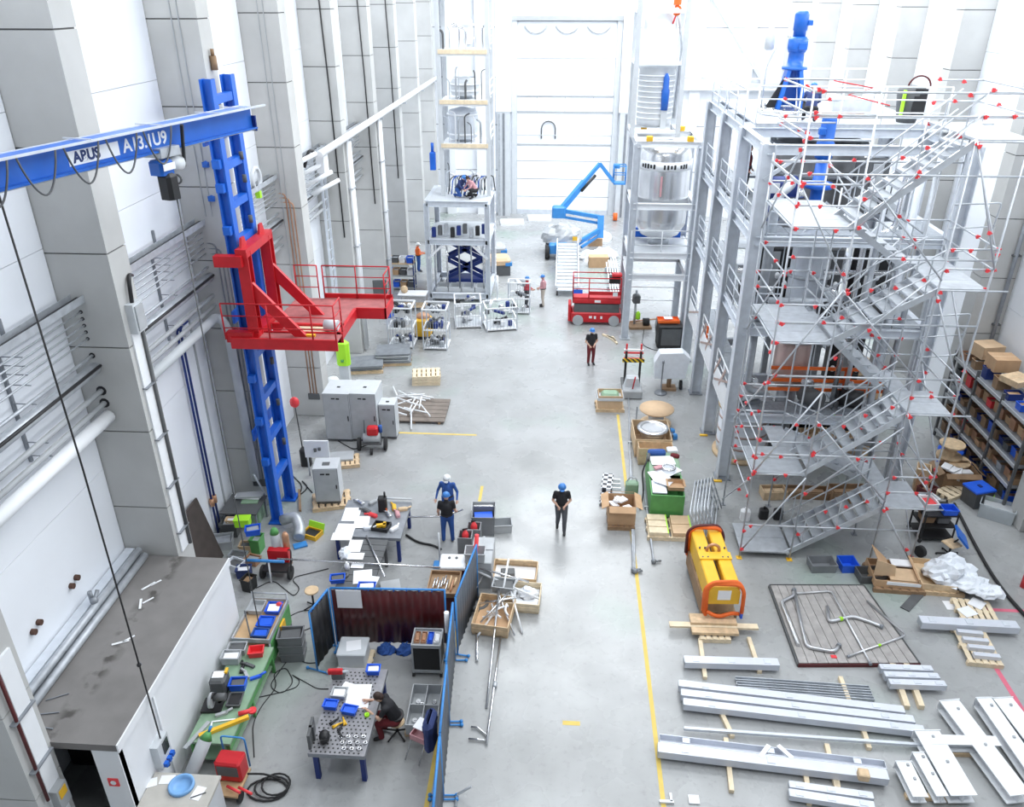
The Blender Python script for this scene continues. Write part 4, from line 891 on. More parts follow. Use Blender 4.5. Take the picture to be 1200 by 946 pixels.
person('dark haired worker in black shirt sitting at the perforated table', SW, -1.45, 'cloth_black', 'cloth_dred', None, 'short',
       dict(pel=(0, .05, .56), che=(0, -.12, .90), nec=(0, -.22, 1.05), hea=(0, -.32, 1.19), shL=(.19, -.18, 1.0), shR=(-.19, -.18, 1.0), elL=(.27, -.3, .8), elR=(-.27, -.3, .8), wrL=(.14, -.55, .95), wrR=(-.15, -.56, .95),
            hiL=(.1, .02, .53), hiR=(-.1, .02, .53), knL=(.14, -.36, .52), knR=(-.14, -.36, .52), anL=(.14, -.3, .1), anR=(-.14, -.25, .1), toL=(.15, -.46, .045), toR=(-.15, -.41, .045), face=(.1, -1, -.9)))
CR = dict(pel=(0, .12, .42), che=(0, -.12, .74), nec=(0, -.24, .90), hea=(0, -.32, 1.03), shL=(.2, -.18, .85), shR=(-.2, -.18, .85), elL=(.26, -.3, .62), elR=(-.26, -.3, .62), wrL=(.15, -.5, .5), wrR=(-.15, -.5, .5),
          hiL=(.12, .06, .40), hiR=(-.12, .06, .40), knL=(.2, -.3, .50), knR=(-.17, -.22, .14), anL=(.18, -.15, .1), anR=(-.15, .25, .12), toL=(.2, -.32, .045), toR=(-.16, .18, .05), face=(0, -1, -.7))
person('worker in navy jacket and blue helmet crouching on the tower top', (7.95, 28.0, TZ+.065), 2.9, 'navy', 'cloth_black', 'helmet_blue', 'long', CR)
person('worker in dark clothes standing on tower upper deck behind railing', (6.45, 29.3, 8.54), 1.2, 'cloth_dred', 'cloth_black', None, 'long')
person('worker with blue helmet kneeling on the far left module deck', (-5.35, 41.9, 5.45), .9, 'navy', 'cloth_blue', 'helmet_blue', 'long', CR)
person('dark haired worker in pink top bending beside the kneeling one', (-4.6, 41.7, 5.45), -1.0, 'cloth_pink', 'cloth_black', None, 'long', CR)
person('worker in orange vest and blue trousers at the far left shelving', at(491, 318), 2.0, 'orange', 'cloth_blue', 'helmet_white', 'long', dict(wrL=(.1, -.35, 1.1), wrR=(-.12, -.35, 1.1)))

# ================================================================== far left process module
lm = T('process_module', 'tall white framed process module with vessels on the far left', 'module', (-5.4, 42, 0))
LX0, LX1, LY0, LY1 = -7.0, -3.85, 41.0, 44.6
for x in (LX0, LX1):
    for y in (LY0, LY1):
        P('post', M().ib((x, y, 0), (x, y, 5.3), .26, .26, .03), 'galv_light', lm, W=True)
        P('foot', M().b(x-.22, x+.22, y-.22, y+.22, 0, .05), 'galv', lm, W=True)
for y in (LY0, LY1):
    for z in (.35, 3.3, 5.3): P('beam', M().ib((LX0, y, z), (LX1, y, z), .2, .3, .03), 'galv_light', lm, W=True)
for x in (LX0, LX1):
    for z in (.35, 3.3, 5.3): P('beam', M().ib((x, LY0, z), (x, LY1, z), .2, .3, .03), 'galv_light', lm, W=True)
for x, s in ((LX0, 1), (LX1, -1)): P('knee_brace', M().beam((x, LY0, 2.4), (x+.8*s, LY0, 3.15), .12, .12), 'white_paint', lm, W=True)
P('deck', M().b(LX0, LX1, LY0, LY1, 5.38, 5.44), 'lgrey_paint', lm, W=True); P('lower_deck', M().b(LX0, LX1, LY0+.2, LY1, 3.4, 3.46), 'lgrey_paint', lm, W=True)
UX0, UX1, UY0, UY1 = -6.25, -3.85, 42.2, 44.4
for x in (UX0, UX1):
    for y in (UY0, UY1): P('upper_post', M().b(x-.1, x+.1, y-.1, y+.1, 5.44, 17), 'lgrey_paint', lm, W=True)
for i, z in enumerate((8.0, 10.1, 12.4, 14.9)):
    P('floor_plate', M().b(UX0, UX1, UY0, UY1, z, z+.06), 'white_paint', lm, W=True)
    P('edge_board', M().b(UX0, UX1, UY0-.14, UY0-.09, z-.1, z+.1), 'wood_pale' if i < 3 else 'white_paint', lm, W=True)
    for y in (UY0, UY1):
        P('beam', M().b(UX0, UX1, y-.08, y+.08, z-.2, z), 'white_paint', lm, W=True)
    guard(lm, [(UX1+.12, UY0, z), (UX1+.12, UY1, z)], 1.0, 'white_paint', .03, 2)
P('ladder', M().b(-3.6, -3.55, 42.4, 42.46, .3, 16).b(-3.6, -3.55, 42.85, 42.91, .3, 16), 'white_paint', lm, W=True)
for k in range(32): P('rung', M().t((-3.58, 42.43, .6+.48*k), (-3.58, 42.88, .6+.48*k), .025, 5), 'white_paint', lm, W=True)
for i, (x, y, z0, z1, r, lab) in enumerate(((-5.25, 43.2, 8.2, 9.75, .78, 'stout grey vessel on the first upper floor of far left module'), (-5.1, 43.2, 10.3, 11.2, .75, 'low white vessel on the second upper floor of far left module'), (-4.9, 43.1, 12.7, 13.9, .28, 'slim white vessel high in the far left module'))):
    v = T('vessel', lab, 'vessel', (x, y+.1, z0-.136)); m = ('galv_light', 'lgrey_paint', 'white_paint')[i]
    P('shell', M().lz(0, 0, [(r*.3, .1), (r*.9, .16), (r, .35), (r, z1-z0-.2), (r*.85, z1-z0), (r*.2, z1-z0+.12)], 24), m, v)
    for z in (.35, z1-z0-.25): P('hoop', M().lz(0, 0, [(r, z), (r+.05, z), (r+.05, z+.08), (r, z+.08)], 24), 'white_paint', v)
    P('legs', M().lz(0, 0, [(r*.5, 0), (r*.5, .12)], 12), 'galv', v)
ppm = T('module_pipes', 'tangle of white and dark pipes inside the far left module', 'pipework', (-5, 42.6, 5.44))
for k in range(26):
    x = -6.1+2.1*((k*17) % 26)/26; z0 = (5.6, 8.1, 10.2, 12.5)[k % 4]; hgt = R.uniform(.7, 1.45); y = 42.34+.04*(k % 3)
    P('pipe', M().tp(fillet([(x, y, z0), (x, y, z0+hgt), (x+R.uniform(-.4, .4), y+.05, z0+hgt+.12)], .12, 3), R.choice((.025, .04, .06)), 6), R.choice(('galv', 'white_paint', 'dgrey', 'galv_light', 'stainless')), ppm, W=True)
for k in range(12):
    x = -6.0+.17*k; P('hose', M().tp(fillet([(x, 42.3, 5.5), (x+.1, 42.3, 6.3+.05*(k % 4)), (x+.5, 42.4, 6.5), (x+.6, 42.4, 5.7)], .2, 3), .03, 5), ('dgrey', 'blue', 'galv', 'black')[k % 4], ppm, W=True)
for k in range(9):
    x = -6.7+.33*k; P('gauge', M().cb(x, 41.3, 3.75+.1*(k % 3), .22, .22, .5, .03), ('dblue', 'dgrey', 'galv', 'black')[k % 4], ppm, W=True)
one('hanging_unit', M().cb(0, 0, .3, .3, .3, .9, .05).t((0, 0, .75), (0, 0, 1.2), .08, 8), 'blue', 'blue motor hung beside the far left module', 'motor', (-6.75, 42.3, 6.9))
mbs = T('pump_row', 'row of grey skid frames and pumps under the far left module', 'skid', (-5.4, 41.3, 0))
for k in range(4):
    x = -6.4+.72*k; P('frame', M().tray(x, 41.62, .05, .68, .8, .7, .05), 'lgrey_paint', mbs, W=True); P('pump', M().t((x-.2, 41.6, .35), (x+.2, 41.6, .35), .15, 10), ('dgrey', 'galv', 'dblue', 'galv_dark')[k], mbs, W=True)
for k in range(5): P('riser', M().t((-6.7+.65*k, 41.25, .7), (-6.7+.65*k, 41.25, 3.2), .05, 6), ('galv', 'stainless', 'galv_dark')[k % 3], mbs, W=True)
# blue scissor lift parked inside the module
sl = T('scissor_lift', 'blue scissor lift standing raised inside far left module', 'lift', (-5.2, 42.6, 0))
P('chassis', M().cb(0, 0, .62, 2.1, 1.0, .62, .05), 'dblue', sl)
for x in (-.75, .75):
    for y in (-.45, .45): P('wheel', M().t((x, y-.1, .25), (x, y+.1, .25), .25, 14), 'rubber', sl)
for y in (-.38, .38):
    for k in range(2):
        z = .98+1.05*k
        P('scissor_arm', M().beam((-1.0, y, z), (1.0, y, z+1.0), .06, .2), 'dblue', sl); P('scissor_arm', M().beam((1.0, y, z), (-1.0, y, z+1.0), .06, .2), 'dblue', sl)
P('platform', M().b(-1.05, 1.05, -.45, .45, 3.1, 3.2), 'dblue', sl)
P('decal', M().b(-.5, .3, -.52, -.5, .6, .75), 'white_paint', sl)
# ================================================================== far right process module
rm_ = T('process_module', 'tall white framed process module with steel vessel on the far right', 'module', (4.6, 37.5, 0))
QX0, QX1, QY0, QY1 = 3.2, 5.95, 36.4, 39.4
for x in (QX0, QX1):
    for y in (QY0, QY1):
        P('post', M().ib((x, y, 0), (x, y, 9.1), .32, .32, .035), 'galv_light', rm_, W=True); P('foot', M().b(x-.25, x+.25, y-.25, y+.25, 0, .05), 'galv', rm_, W=True)
for z in (3.1, 4.15, 6.4, 9.1):
    for y in (QY0, QY1): P('beam', M().ib((QX0, y, z), (QX1, y, z), .2, .28, .03), 'white_paint', rm_, W=True)
    for x in (QX0, QX1): P('beam', M().ib((x, QY0, z), (x, QY1, z), .2, .28, .03), 'white_paint', rm_, W=True)
for z in (.9, 1.6): P('rail', M().t((QX0, QY1, z), (QX1, QY1, z), .03), 'white_paint', rm_, W=True)
P('deck', M().b(QX0, QX1, QY0, QY1, 4.25, 4.3), 'lgrey_paint', rm_, W=True)
guard(rm_, [(QX0, QY0, 4.3), (4.6, QY0, 4.3), (QX1, QY0, 4.3)], 1.0, 'white_paint', .03, 2)
for x, y in ((QX0+.5, QY0), (QX1-.5, QY0), (QX0+.5, QY1), (QX1-.5, QY1)): P('yellow_clamp', M().cb(x, y, 9.34, .28, .22, .22, .03), 'yellow', rm_, W=True)
for x in (3.0, 5.0):
    for y in (37.4, 39.2): P('upper_post', M().b(x-.1, x+.1, y-.1, y+.1, 9.25, 16.5), 'lgrey_paint', rm_, W=True)
for z in (9.5, 12.3, 14.3): 
    P('upper_frame', M().b(2.95, 5.05, 37.32, 37.48, z-.1, z+.05).b(2.95, 5.05, 39.1, 39.3, z-.1, z+.05).b(2.92, 3.08, 37.4, 39.2, z-.1, z+.05).b(4.92, 5.08, 37.4, 39.2, z-.1, z+.05), 'white_paint', rm_, W=True)
rv = T('steel_vessel', 'big white steel vessel with lettered band in far right module', 'vessel', (4.62, 37.95, 4.305))
P('shell', M().lz(0, 0, [(.3, .2), (.9, .5), (1.18, 1.0), (1.2, 1.3), (1.2, 4.2), (1.0, 4.6), (.3, 4.75)], 32), 'stainless', rv)
P('band', M().lz(0, 0, [(1.2, 3.55), (1.24, 3.55), (1.24, 3.95), (1.2, 3.95)], 32), 'white_paint', rv)
for k in range(15):
    if k in (5, 6, 11): continue
    a = -2.55+.125*k; P('letter_mark', M().c(1.245*math.cos(a), 1.245*math.sin(a), 3.75, .02, .09, .2 if k % 3 else .15, a), 'black', rv)
P('support_skirt', M().lz(0, 0, [(.5, 0), (.5, .35)], 16), 'galv', rv)
P('red_stripe', M().c(-.22, -1.2, 2.9, .09, .02, .9), 'cloth_pink', rv)
r2 = T('upper_vessel', 'slim ribbed white vessel high in the far right module', 'vessel', (4.0, 38.35, 9.56))
P('shell', M().lz(0, 0, [(.4, 0), (.75, .1), (.78, .3), (.78, 2.4), (.84, 2.5), (.84, 2.65), (.7, 2.7), (.7, 5.2), (.3, 5.4)], 28), 'lgrey_paint', r2)
for k in range(9): P('rib', M().lz(0, 0, [(.78, .4+.22*k), (.81, .4+.22*k), (.81, .45+.22*k), (.78, .45+.22*k)], 28), 'white_paint', r2)
P('drive', M().lz(.35, -.78, [(.15, .8), (.18, 1.6), (.13, 1.7), (.13, 2.1), (.05, 2.3)], 14), 'mblue', r2)
P('drive_stand', M().b(.22, .48, -.85, -.7, 0, .8), 'lgrey_paint', r2)
P('side_pipe', M().tp(fillet([(.85, -.3, .4), (.95, -.4, 3.4), (.7, -.3, 4.6)], .2, 3), .07, 8), 'galv', r2)
hk = T('crane_hook', 'orange crane hook block over the far right module', 'hook', (4.55, 37.6, 14.0))
P('block', M().cb(0, 0, .75, .3, .25, .5, .06), 'orange', hk); P('hook', M().tp(arc((0, 0, .3), .16, 2.2, -2.4, 10, 'xz'), .05, 8), 'orange', hk)
P('chain', M().t((0, 0, 1.0), (0, 0, 3.0), .03), 'orange', hk); P('sling', M().t((0, 0, .2), (-.1, .2, -.2), .04), 'clip_red', hk)
bl_ = T('blue_machine', 'blue base machine with pale green lid in far right module', 'machine', (4.6, 38.95, 4.305))
P('base', M().b(-1.2, 1.2, .0, .25, 0, .45), 'blue', bl_); P('lid', M().c(-.75, .1, .8, .8, .25, .12, .0, 0, .15), 'pale_green', bl_); P('motor', M().lz(.95, .1, [(.12, .1), (.15, 1.0), (.08, 1.1)], 12), 'blue', bl_)

# ================================================================== lifts in the aisle
bo = T('boom_lift', 'light blue articulated boom lift with raised arm by the far door', 'lift', (.6, 50.2, 0))
def bw(px, py, Y):                                # point of the boom seen at a surveyed pixel, in the plane y = Y
    d = FWD*FOC + RGT*(px-600) + UPV*(473-py); return Vector((0, 0, CAM_H)) + d*(Y/d.y)
P('chassis', M().cb(-.6, -.2, .7, 1.5, 2.2, .6, .08), 'sky_blue', bo)
for x in (-1.45, .25):
    for y in (-1.0, .7): P('wheel', M().t((x-.14, y, .45), (x+.14, y, .45), .45, 16), 'rubber', bo)
P('engine_cover', M().cb(-.6, -1.0, .75, .8, .7, .6, .08), 'sky_blue', bo)
kn, rs1, rs2, tip, jib = bw(655, 248, 52.5), bw(702, 258, 52.0), bw(702, 270, 51.6), bw(703, 192, 54.0), bw(719, 213, 54.3)
base = bw(672, 288, 50.6)
P('lower_arm', M().beam(base, rs2, .22, .26), 'sky_blue', bo, W=True); P('lower_link', M().beam(base+Vector((.5, 0, -.1)), rs2+Vector((0, 0, -.35)), .12, .16), 'sky_blue', bo, W=True)
P('riser', M().beam(rs2+Vector((.1, 0, -.5)), rs1+Vector((.1, 0, .3)), .35, .4), 'sky_blue', bo, W=True)
P('upper_arm', M().beam(rs1+Vector((0, 0, .2)), kn+Vector((0, 0, .1)), .2, .24), 'sky_blue', bo, W=True); P('upper_link', M().beam(rs1+Vector((0, 0, -.2)), kn+Vector((0, 0, -.3)), .12, .16), 'sky_blue', bo, W=True)
P('knuckle', M().cb(*kn, .9, .6, .75, .1), 'sky_blue', bo, W=True)
P('boom', M().beam(kn+Vector((.2, 0, .2)), kn.lerp(tip, .62), .3, .34), 'sky_blue', bo, W=True); P('inner_boom', M().beam(kn.lerp(tip, .5), tip, .2, .22), 'sky_blue', bo, W=True)
P('cylinder', M().t(kn.lerp(tip, .45)+Vector((.25, -.1, -.05)), kn.lerp(tip, .8)+Vector((.25, -.1, -.1)), .1, 8), 'black', bo, W=True)
P('fly_jib', M().beam(tip, jib, .18, .22), 'sky_blue', bo, W=True)
gp_ = [jib+Vector(q) for q in ((0, 0, -.1), (.8, 0, -.1), (.8, .7, -.1), (0, .7, -.1), (0, 0, -.1))]
guard(bo, gp_, 1.1, 'sky_blue', .04, 1); P('basket_floor', M().b(jib.x, jib.x+.8, jib.y, jib.y+.7, jib.z-.2, jib.z-.1), 'sky_blue', bo, W=True)
P('control_panel', M().cb(jib.x+.2, jib.y+.1, jib.z+1.0, .35, .2, .3, .04), 'sky_blue', bo, W=True)
P('cover_sheet', M().cb(-.6, .1, 1.35, 2.3, 1.6, .9, .3).heap((-.5, -.1, .95), 1.25, .9, 1.05, 7, 26, 14, .22), 'grey_paint', bo, label='grey plastic cover sheet')
P('label', M().b(.1, .4, -1.06, -1.04, 1.2, 1.45), 'yellow', bo)
rs = T('scissor_lift', 'red scissor lift with black side panel parked in the aisle', 'lift', (1.85, 38.5, 0))
P('chassis', M().cb(0, 0, .42, 2.5, 1.05, .5, .06), 'red', rs)
for x in (-.9, .9):
    for y in (-.5, .5): P('wheel', M().t((x, y-.09, .27), (x, y+.09, .27), .27, 16), 'lgrey_plastic', rs)
P('scissor_pack', M().b(-1.1, 1.15, -.42, .42, .68, 1.12), 'black', rs)
P('side_panel', M().b(-1.1, 1.15, -.47, -.43, .68, 1.1), 'dgrey', rs)
P('platform', M().cb(0, 0, 1.25, 2.4, .95, .2, .03), 'red', rs)
guard(rs, [Vector(p)+rs.location for p in ((-1.18, -.46, 1.35), (-.4, -.46, 1.35), (1.18, -.46, 1.35), (1.18, .46, 1.35), (-1.18, .46, 1.35), (-1.18, -.46, 1.35))], 1.1, 'red', .03, 1)
P('toe_panel', M().b(-.38, 1.18, -.49, -.47, 1.6, 1.78).b(-1.18, 1.18, -.48, -.47, 1.36, 1.46), 'red', rs)
P('control_box', M().cb(.85, -.2, 2.35, .55, .4, .35, .04), 'black', rs); P('hood', M().cb(.95, -.25, 2.6, .5, .4, .14, .05), 'red', rs)
for x0, x1, z0, z1, m in ((-1.16, -.72, 1.66, 1.86, 'bin_blue'), (-.1, .2, 1.2, 1.32, 'white_paint'), (.78, 1.02, 1.55, 1.75, 'white_paint'), (-.35, -.2, .38, .5, 'white_paint'), (-.1, .0, .35, .5, 'white_paint'), (.22, .32, .36, .5, 'white_paint')): P('decal', M().b(x0, x1, -.545 if z0 < 1 else -.5, -.525 if z0 < 1 else -.475, z0, z1), m, rs)
P('step_box', M().cb(-1.32, 0, .6, .16, .8, .9, .04), 'red', rs)
ra = T('loading_ramp', 'white aluminium loading ramp with side walls leading to the boom lift', 'ramp', (.35, 45.3, 0))
for k in range(14): P('tread', M().c(.05, -2.9+.45*k, .35+.065*k, 1.15, .38, .04, 0, .14), 'galv', ra)
for x in (-.58, .68): P('side_wall', M().beam((x, -3.1, .45), (x, 3.2, 1.35), .05, .35), 'white_paint', ra)
for x in (-.5, .6): P('leg', M().t((x, -2.9, 0), (x, -2.9, .4), .05, 8).t((x, 3.0, 0), (x, 3.0, 1.1), .05, 8), 'dgrey', ra)
ba = T('long_rack', 'row of white rails and profiles leaning by the far right module', 'rack', (2.95, 42.5, 0))
for k in range(5): P('rail', M().beam((-.1+.12*k, -2.2, .1+.12*k), (-.2+.12*k, 4.5, .5+.12*k), .06, .08), 'white_paint', ba)
for y in (-2, 1, 4): P('trestle', M().b(-.3, .5, y-.05, y+.05, 0, .05+.05*(y+2)), 'galv', ba)

# ================================================================== small builders
def pallet(label, loc, rz=0, L=1.2, D=.8, m='wood', n=6, group=None):
    t = T('pallet', label, 'pallet', loc, rz, group)
    for k in range(n): P('board', M().c(-L/2+L*(k+.5)/n, 0, .13, L/n*.72, D, .024), m, t)
    for y in (-D/2+.06, 0, D/2-.06): P('runner', M().b(-L/2, L/2, y-.05, y+.05, 0, .118), m, t)
    return t
def euro(label, loc, rz=0, L=1.2, D=.8, m='wood', n=5, group=None):        # boards along the length
    t = T('pallet', label, 'pallet', loc, rz, group)
    for k in range(n): P('board', M().c(0, -D/2+D*(k+.5)/n, .13, L, D/n*.74, .024), m, t)
    for x in (-L/2+.06, 0, L/2-.06):
        for y in (-D/2+.07, 0, D/2-.07): P('block', M().b(x-.06, x+.06, y-.05, y+.05, 0, .118), m, t)
    return t
def binbox(label, loc, rz=0, s=(.4, .3, .2), m='bin_blue', fill=None, group=None, name='storage_bin'):
    t = T(name, label, 'bin', loc, rz, group)
    P('tub', M().tray(0, 0, 0, s[0], s[1], s[2], .015, 0, .015), m, t)
    X, Y = s[0]/2, s[1]/2; P('rim', M().b(-X-.015, X+.015, -Y-.015, -Y+.01, s[2]-.02, s[2]+.006).b(-X-.015, X+.015, Y-.01, Y+.015, s[2]-.02, s[2]+.006).b(-X-.015, -X+.01, -Y, Y, s[2]-.02, s[2]+.006).b(X-.01, X+.015, -Y, Y, s[2]-.02, s[2]+.006), m, t)
    if fill: P('contents', M().c(0, 0, s[2]*.55, s[0]*.8, s[1]*.75, s[2]*.5, .1), fill, t)
    return t
def carton(label, loc, rz=0, s=(.8, .6, .5), m='card', openf=True, fill=None):
    t = T('cardboard_box', label, 'box', loc, rz)
    if openf:
        P('body', M().tray(0, 0, 0, s[0], s[1], s[2], .012), m, t)
        for sx, sy in ((1, 0), (-1, 0), (0, 1), (0, -1)):
            if sx: P('flap', M().c(sx*(s[0]/2+s[2]*.16), 0, s[2]+.02, s[2]*.4, s[1]*.96, .012, 0, 0, sx*.5), m, t)
            else: P('flap', M().c(0, sy*(s[1]/2+s[2]*.14), s[2]+.01, s[0]*.96, s[2]*.36, .012, 0, -sy*.6), m, t)
        if fill:
            for k in range(6): P('contents', M().c(R.uniform(-.3, .3)*s[0], R.uniform(-.3, .3)*s[1], s[2]*.7+.03*k, s[0]*.35, s[1]*.3, .05, R.uniform(0, 3), R.uniform(-.3, .3)), fill, t)
    else:
        P('body', M().c(0, 0, s[2]/2, *s), m, t); P('tape', M().b(-s[0]/2, s[0]/2, -.03, .03, s[2], s[2]+.004), 'card_light', t)
    return t
def sheet(label, loc, rz, w=.3, d=.42, m='paper', name='paper_sheet'):
    return one(name, M().c(0, 0, .004, w, d, .006), m, label, 'paper', loc, rz)
def stuffed(name, label, cat, loc, rz, spec):       # thing from a list of (part, builder, material)
    t = T(name, label, cat, loc, rz)
    for n, mb, m in spec: P(n, mb, m, t)
    return t
def cable(label, pts, r=.015, m='rubber', name='cable'):
    pts = [Vector(p)+Vector((0, 0, r)) if len(p) == 3 else Vector((p[0], p[1], r)) for p in pts]
    q = fillet(pts, .5, 5)
    return one(name, M().tp(q, r, 6), m, label, 'cable')
FP = lambda *ps: [tuple(F(x, y)) for x, y in ps]

# ================================================================== left work zone, near
gb = T('workbench', 'long pale green workbench against the white plant room wall', 'workbench', (-7.1, 12.85, 0))
P('worktop', M().b(-.55, .38, -1.42, 1.42, .72, .775), 'pale_green', gb)
P('apron', M().b(.32, .37, -1.42, 1.42, .55, .72), 'green', gb); P('shelf', M().b(-.5, .3, -1.38, 1.38, .2, .24), 'pale_green', gb)
for x in (-.48, .31):
    for y in (-1.36, 0, 1.36): P('leg', M().c(x, y, .36, .07, .07, .72), 'green', gb)
BZ = .78
def onb(px, py, z=BZ): return tuple(F(px, py, z))
binbox('blue parts bin on the middle of the green bench', onb(280, 806), .1, (.36, .26, .2), 'bin_blue', 'dgrey')
binbox('grey bin with papers on the green bench by the wall', onb(272, 775), .05, (.42, .28, .22), 'lgrey_plastic', 'paper')
binbox('grey bin at the far end of green bench', onb(279, 764), .1, (.42, .28, .18), 'lgrey_plastic', 'dgrey')
binbox('red bin at the far end of green bench', onb(301, 767), .2, (.34, .26, .16), 'clip_red', None)
binbox('dark low tray of small parts on bench front edge', onb(276, 823), .1, (.3, .36, .1), 'dgrey', 'black')
stuffed('bench_grinder', 'dark machine box with paper on top on the green bench', 'machine', onb(259, 806), .1, [('housing', M().cb(0, 0, .2, .36, .42, .36, .05), 'dgrey'), ('sheet', M().c(0, .02, .39, .26, .2, .01), 'paper'), ('foot', M().b(-.2, .2, -.25, .25, 0, .03), 'black'), ('yellow_cap', M().b(.12, .18, .05, .2, .36, .42), 'yellow')])
stuffed('chop_saw', 'black cut-off saw with pale round guard on the bench', 'saw', onb(250, 828), .1, [('base', M().b(-.22, .22, -.2, .2, 0, .06), 'black'), ('blade_guard', M().t((-.02, -.06, .25), (.05, -.06, .25), .17, 18), 'lgrey_plastic'), ('motor', M().t((.06, 0, .28), (.32, 0, .28), .09, 12), 'dgrey'), ('handle', M().tp([(.1, .05, .35), (.1, -.1, .5), (.1, -.2, .45)], .025, 6), 'black')])
one('spirit_level', M().c(0, 0, .04, 1.05, .09, .08), 'yellow', 'long yellow spirit level across the near bench end', 'level', onb(263, 853), .58)
one('steel_rule', M().c(0, 0, .015, .75, .09, .03), 'grey_paint', 'grey steel bar on the bench by the wall', 'bar', onb(231, 862), 1.25)
one('folding_square', M().c(0, 0, .012, .5, .03, .02).c(-.24, -.25, .012, .03, .5, .02), 'paper', 'white folding rule bent in an angle on bench', 'rule', onb(262, 845), .2)
one('angle_grinder', M().t((-.15, 0, .06), (.15, 0, .06), .05, 10).t((.15, 0, .03), (.15, 0, .08), .09, 14), 'clip_red', 'red angle grinder on the front edge of the green bench', 'grinder', onb(288, 837), .4)
for i, (px, py, m) in enumerate(((284, 785, 'black'), (293, 781, 'dgrey'), (289, 792, 'lgrey_plastic'), (300, 795, 'bin_blue'), (262, 822, 'black'), (260, 838, 'lgrey_plastic'))):
    one('hand_tool', M().c(0, 0, .03, .26, .07, .06).t((.1, 0, .05), (.24, .05, .05), .03, 8), m, ['black hand tool behind the red bin', 'dark pliers by the red bin', 'pale spray bottle on bench middle', 'blue box on the bench rail', 'black drill by the cut-off saw', 'pale bottle by the saw base'][i], 'tool', onb(px, py), R.uniform(0, 3))
# stacked tool boards and cart with blue trays beyond the bench
ct = T('parts_cart', 'brown topped parts cart with blue trays beside the bench', 'cart', (-7.3, 15.08, 0), -.0)
P('top_tray', M().tray(0, 0, .82, .95, 1.5, .12, .03), 'galv', ct); P('board', M().b(-.44, .44, -.72, .72, .83, .86), 'ply', ct); P('lower_shelf', M().b(-.44, .44, -.7, .7, .3, .34), 'ply', ct)
for x in (-.45, .45):
    for y in (-.72, .72): P('leg', M().t((x, y, 0), (x, y, 1.15 if y > 0 else .85), .025, 6), 'galv', ct)
P('push_bar', M().t((-.45, .72, 1.12), (.45, .72, 1.12), .02), 'galv', ct); P('panel', M().b(.46, .49, -.7, .7, .2, .8), 'green', ct)
binbox('blue parts tray at the far corner of the parts cart', (-7.08, 15.45, .87), .0, (.36, .36, .12), 'bin_blue', 'paper'); binbox('grey basket at far left of the parts cart', (-7.52, 15.45, .87), .0, (.36, .4, .14), 'lgrey_plastic', None)
binbox('blue tray in the middle of the parts cart', (-7.12, 14.95, .87), .0, (.38, .34, .1), 'bin_blue', 'bin_blue'); binbox('violet blue tray at near end of the parts cart', (-7.12, 14.56, .87), .0, (.38, .26, .1), 'cloth_blue', 'bin_blue')
one('torque_bar', M().t((0, -.4, .02), (0, .4, .25), .02, 6), 'dgrey', 'long dark bar resting across the parts cart', 'bar', (-7.5, 14.75, .88), .5)
for i in range(3): binbox('grey stacking crate beside parts cart, %s of three' % ('lowest', 'middle', 'topmost')[i], (-6.45, 14.75, .275*i), .12, (.6, .42, .27), 'grey_plastic', 'dgrey' if i == 2 else None, 'grey stacking crates')
one('red_pump', M().t((0, 0, 0), (0, 0, .9), .025, 6).ball((0, 0, .95), .09, .07, .09).c(0, 0, .02, .2, .2, .04), 'clip_red', 'red handled lever pump standing by the cart', 'pump', at(333, 742))
one('yellow_bin_edge', M().c(0, 0, .25, .05, .3, .5), 'yellow', 'yellow plate at the cart side', 'plate', (-6.75, 15.05, .35))
st = stuffed('work_stool', 'round wooden work stool with black base by curtain corner', 'stool', at(368, 712), 0, [('seat', M().lz(0, 0, [(.17, .56), (.19, .58), (.19, .61), (.17, .62)], 20), 'wood'), ('stem', M().t((0, 0, .06), (0, 0, .56), .03, 8), 'black')])
for k in range(5): P('foot', M().t((0, 0, .1), (.28*math.cos(k*1.257), .28*math.sin(k*1.257), .03), .02, 6), 'black', st)
# pale box in the near corner
wb = T('machine_box', 'pale topped machine cabinet in the near left corner', 'cabinet', (-7.16, 9.95, 0), .0)
P('body', M().b(-.68, .62, -.6, .52, 0, .94), 'lgrey_paint', wb); mat('beige', (.50, .48, .44), .7, var=.1); P('top', M().b(-.7, .65, -.62, .55, .94, 1.0), 'beige', wb)
mat('ring_blue', (.20, .42, .75), .4, var=.1)
one('tape_ring', M().lz(0, 0, [(.2, 0), (.25, 0), (.25, .07), (.2, .07), (.2, .004), (.05, .004)], 28), 'ring_blue', 'blue ring of film lying on the corner cabinet', 'ring', tuple(F(213, 922, 1.0)))
for i, (px, py, a, wd) in enumerate(((176, 918, .4, .26), (196, 914, .1, .28), (232, 930, 1.4, .3))): sheet('white note sheet on corner cabinet, %s one' % ('left', 'middle', 'right')[i], tuple(F(px, py, 1.0)), a, wd, .2)
one('scriber', M().t((0, 0, .015), (.26, .14, .015), .012, 6), 'dgrey', 'dark scriber lying on the corner cabinet', 'tool', tuple(F(223, 936, 1.0)))
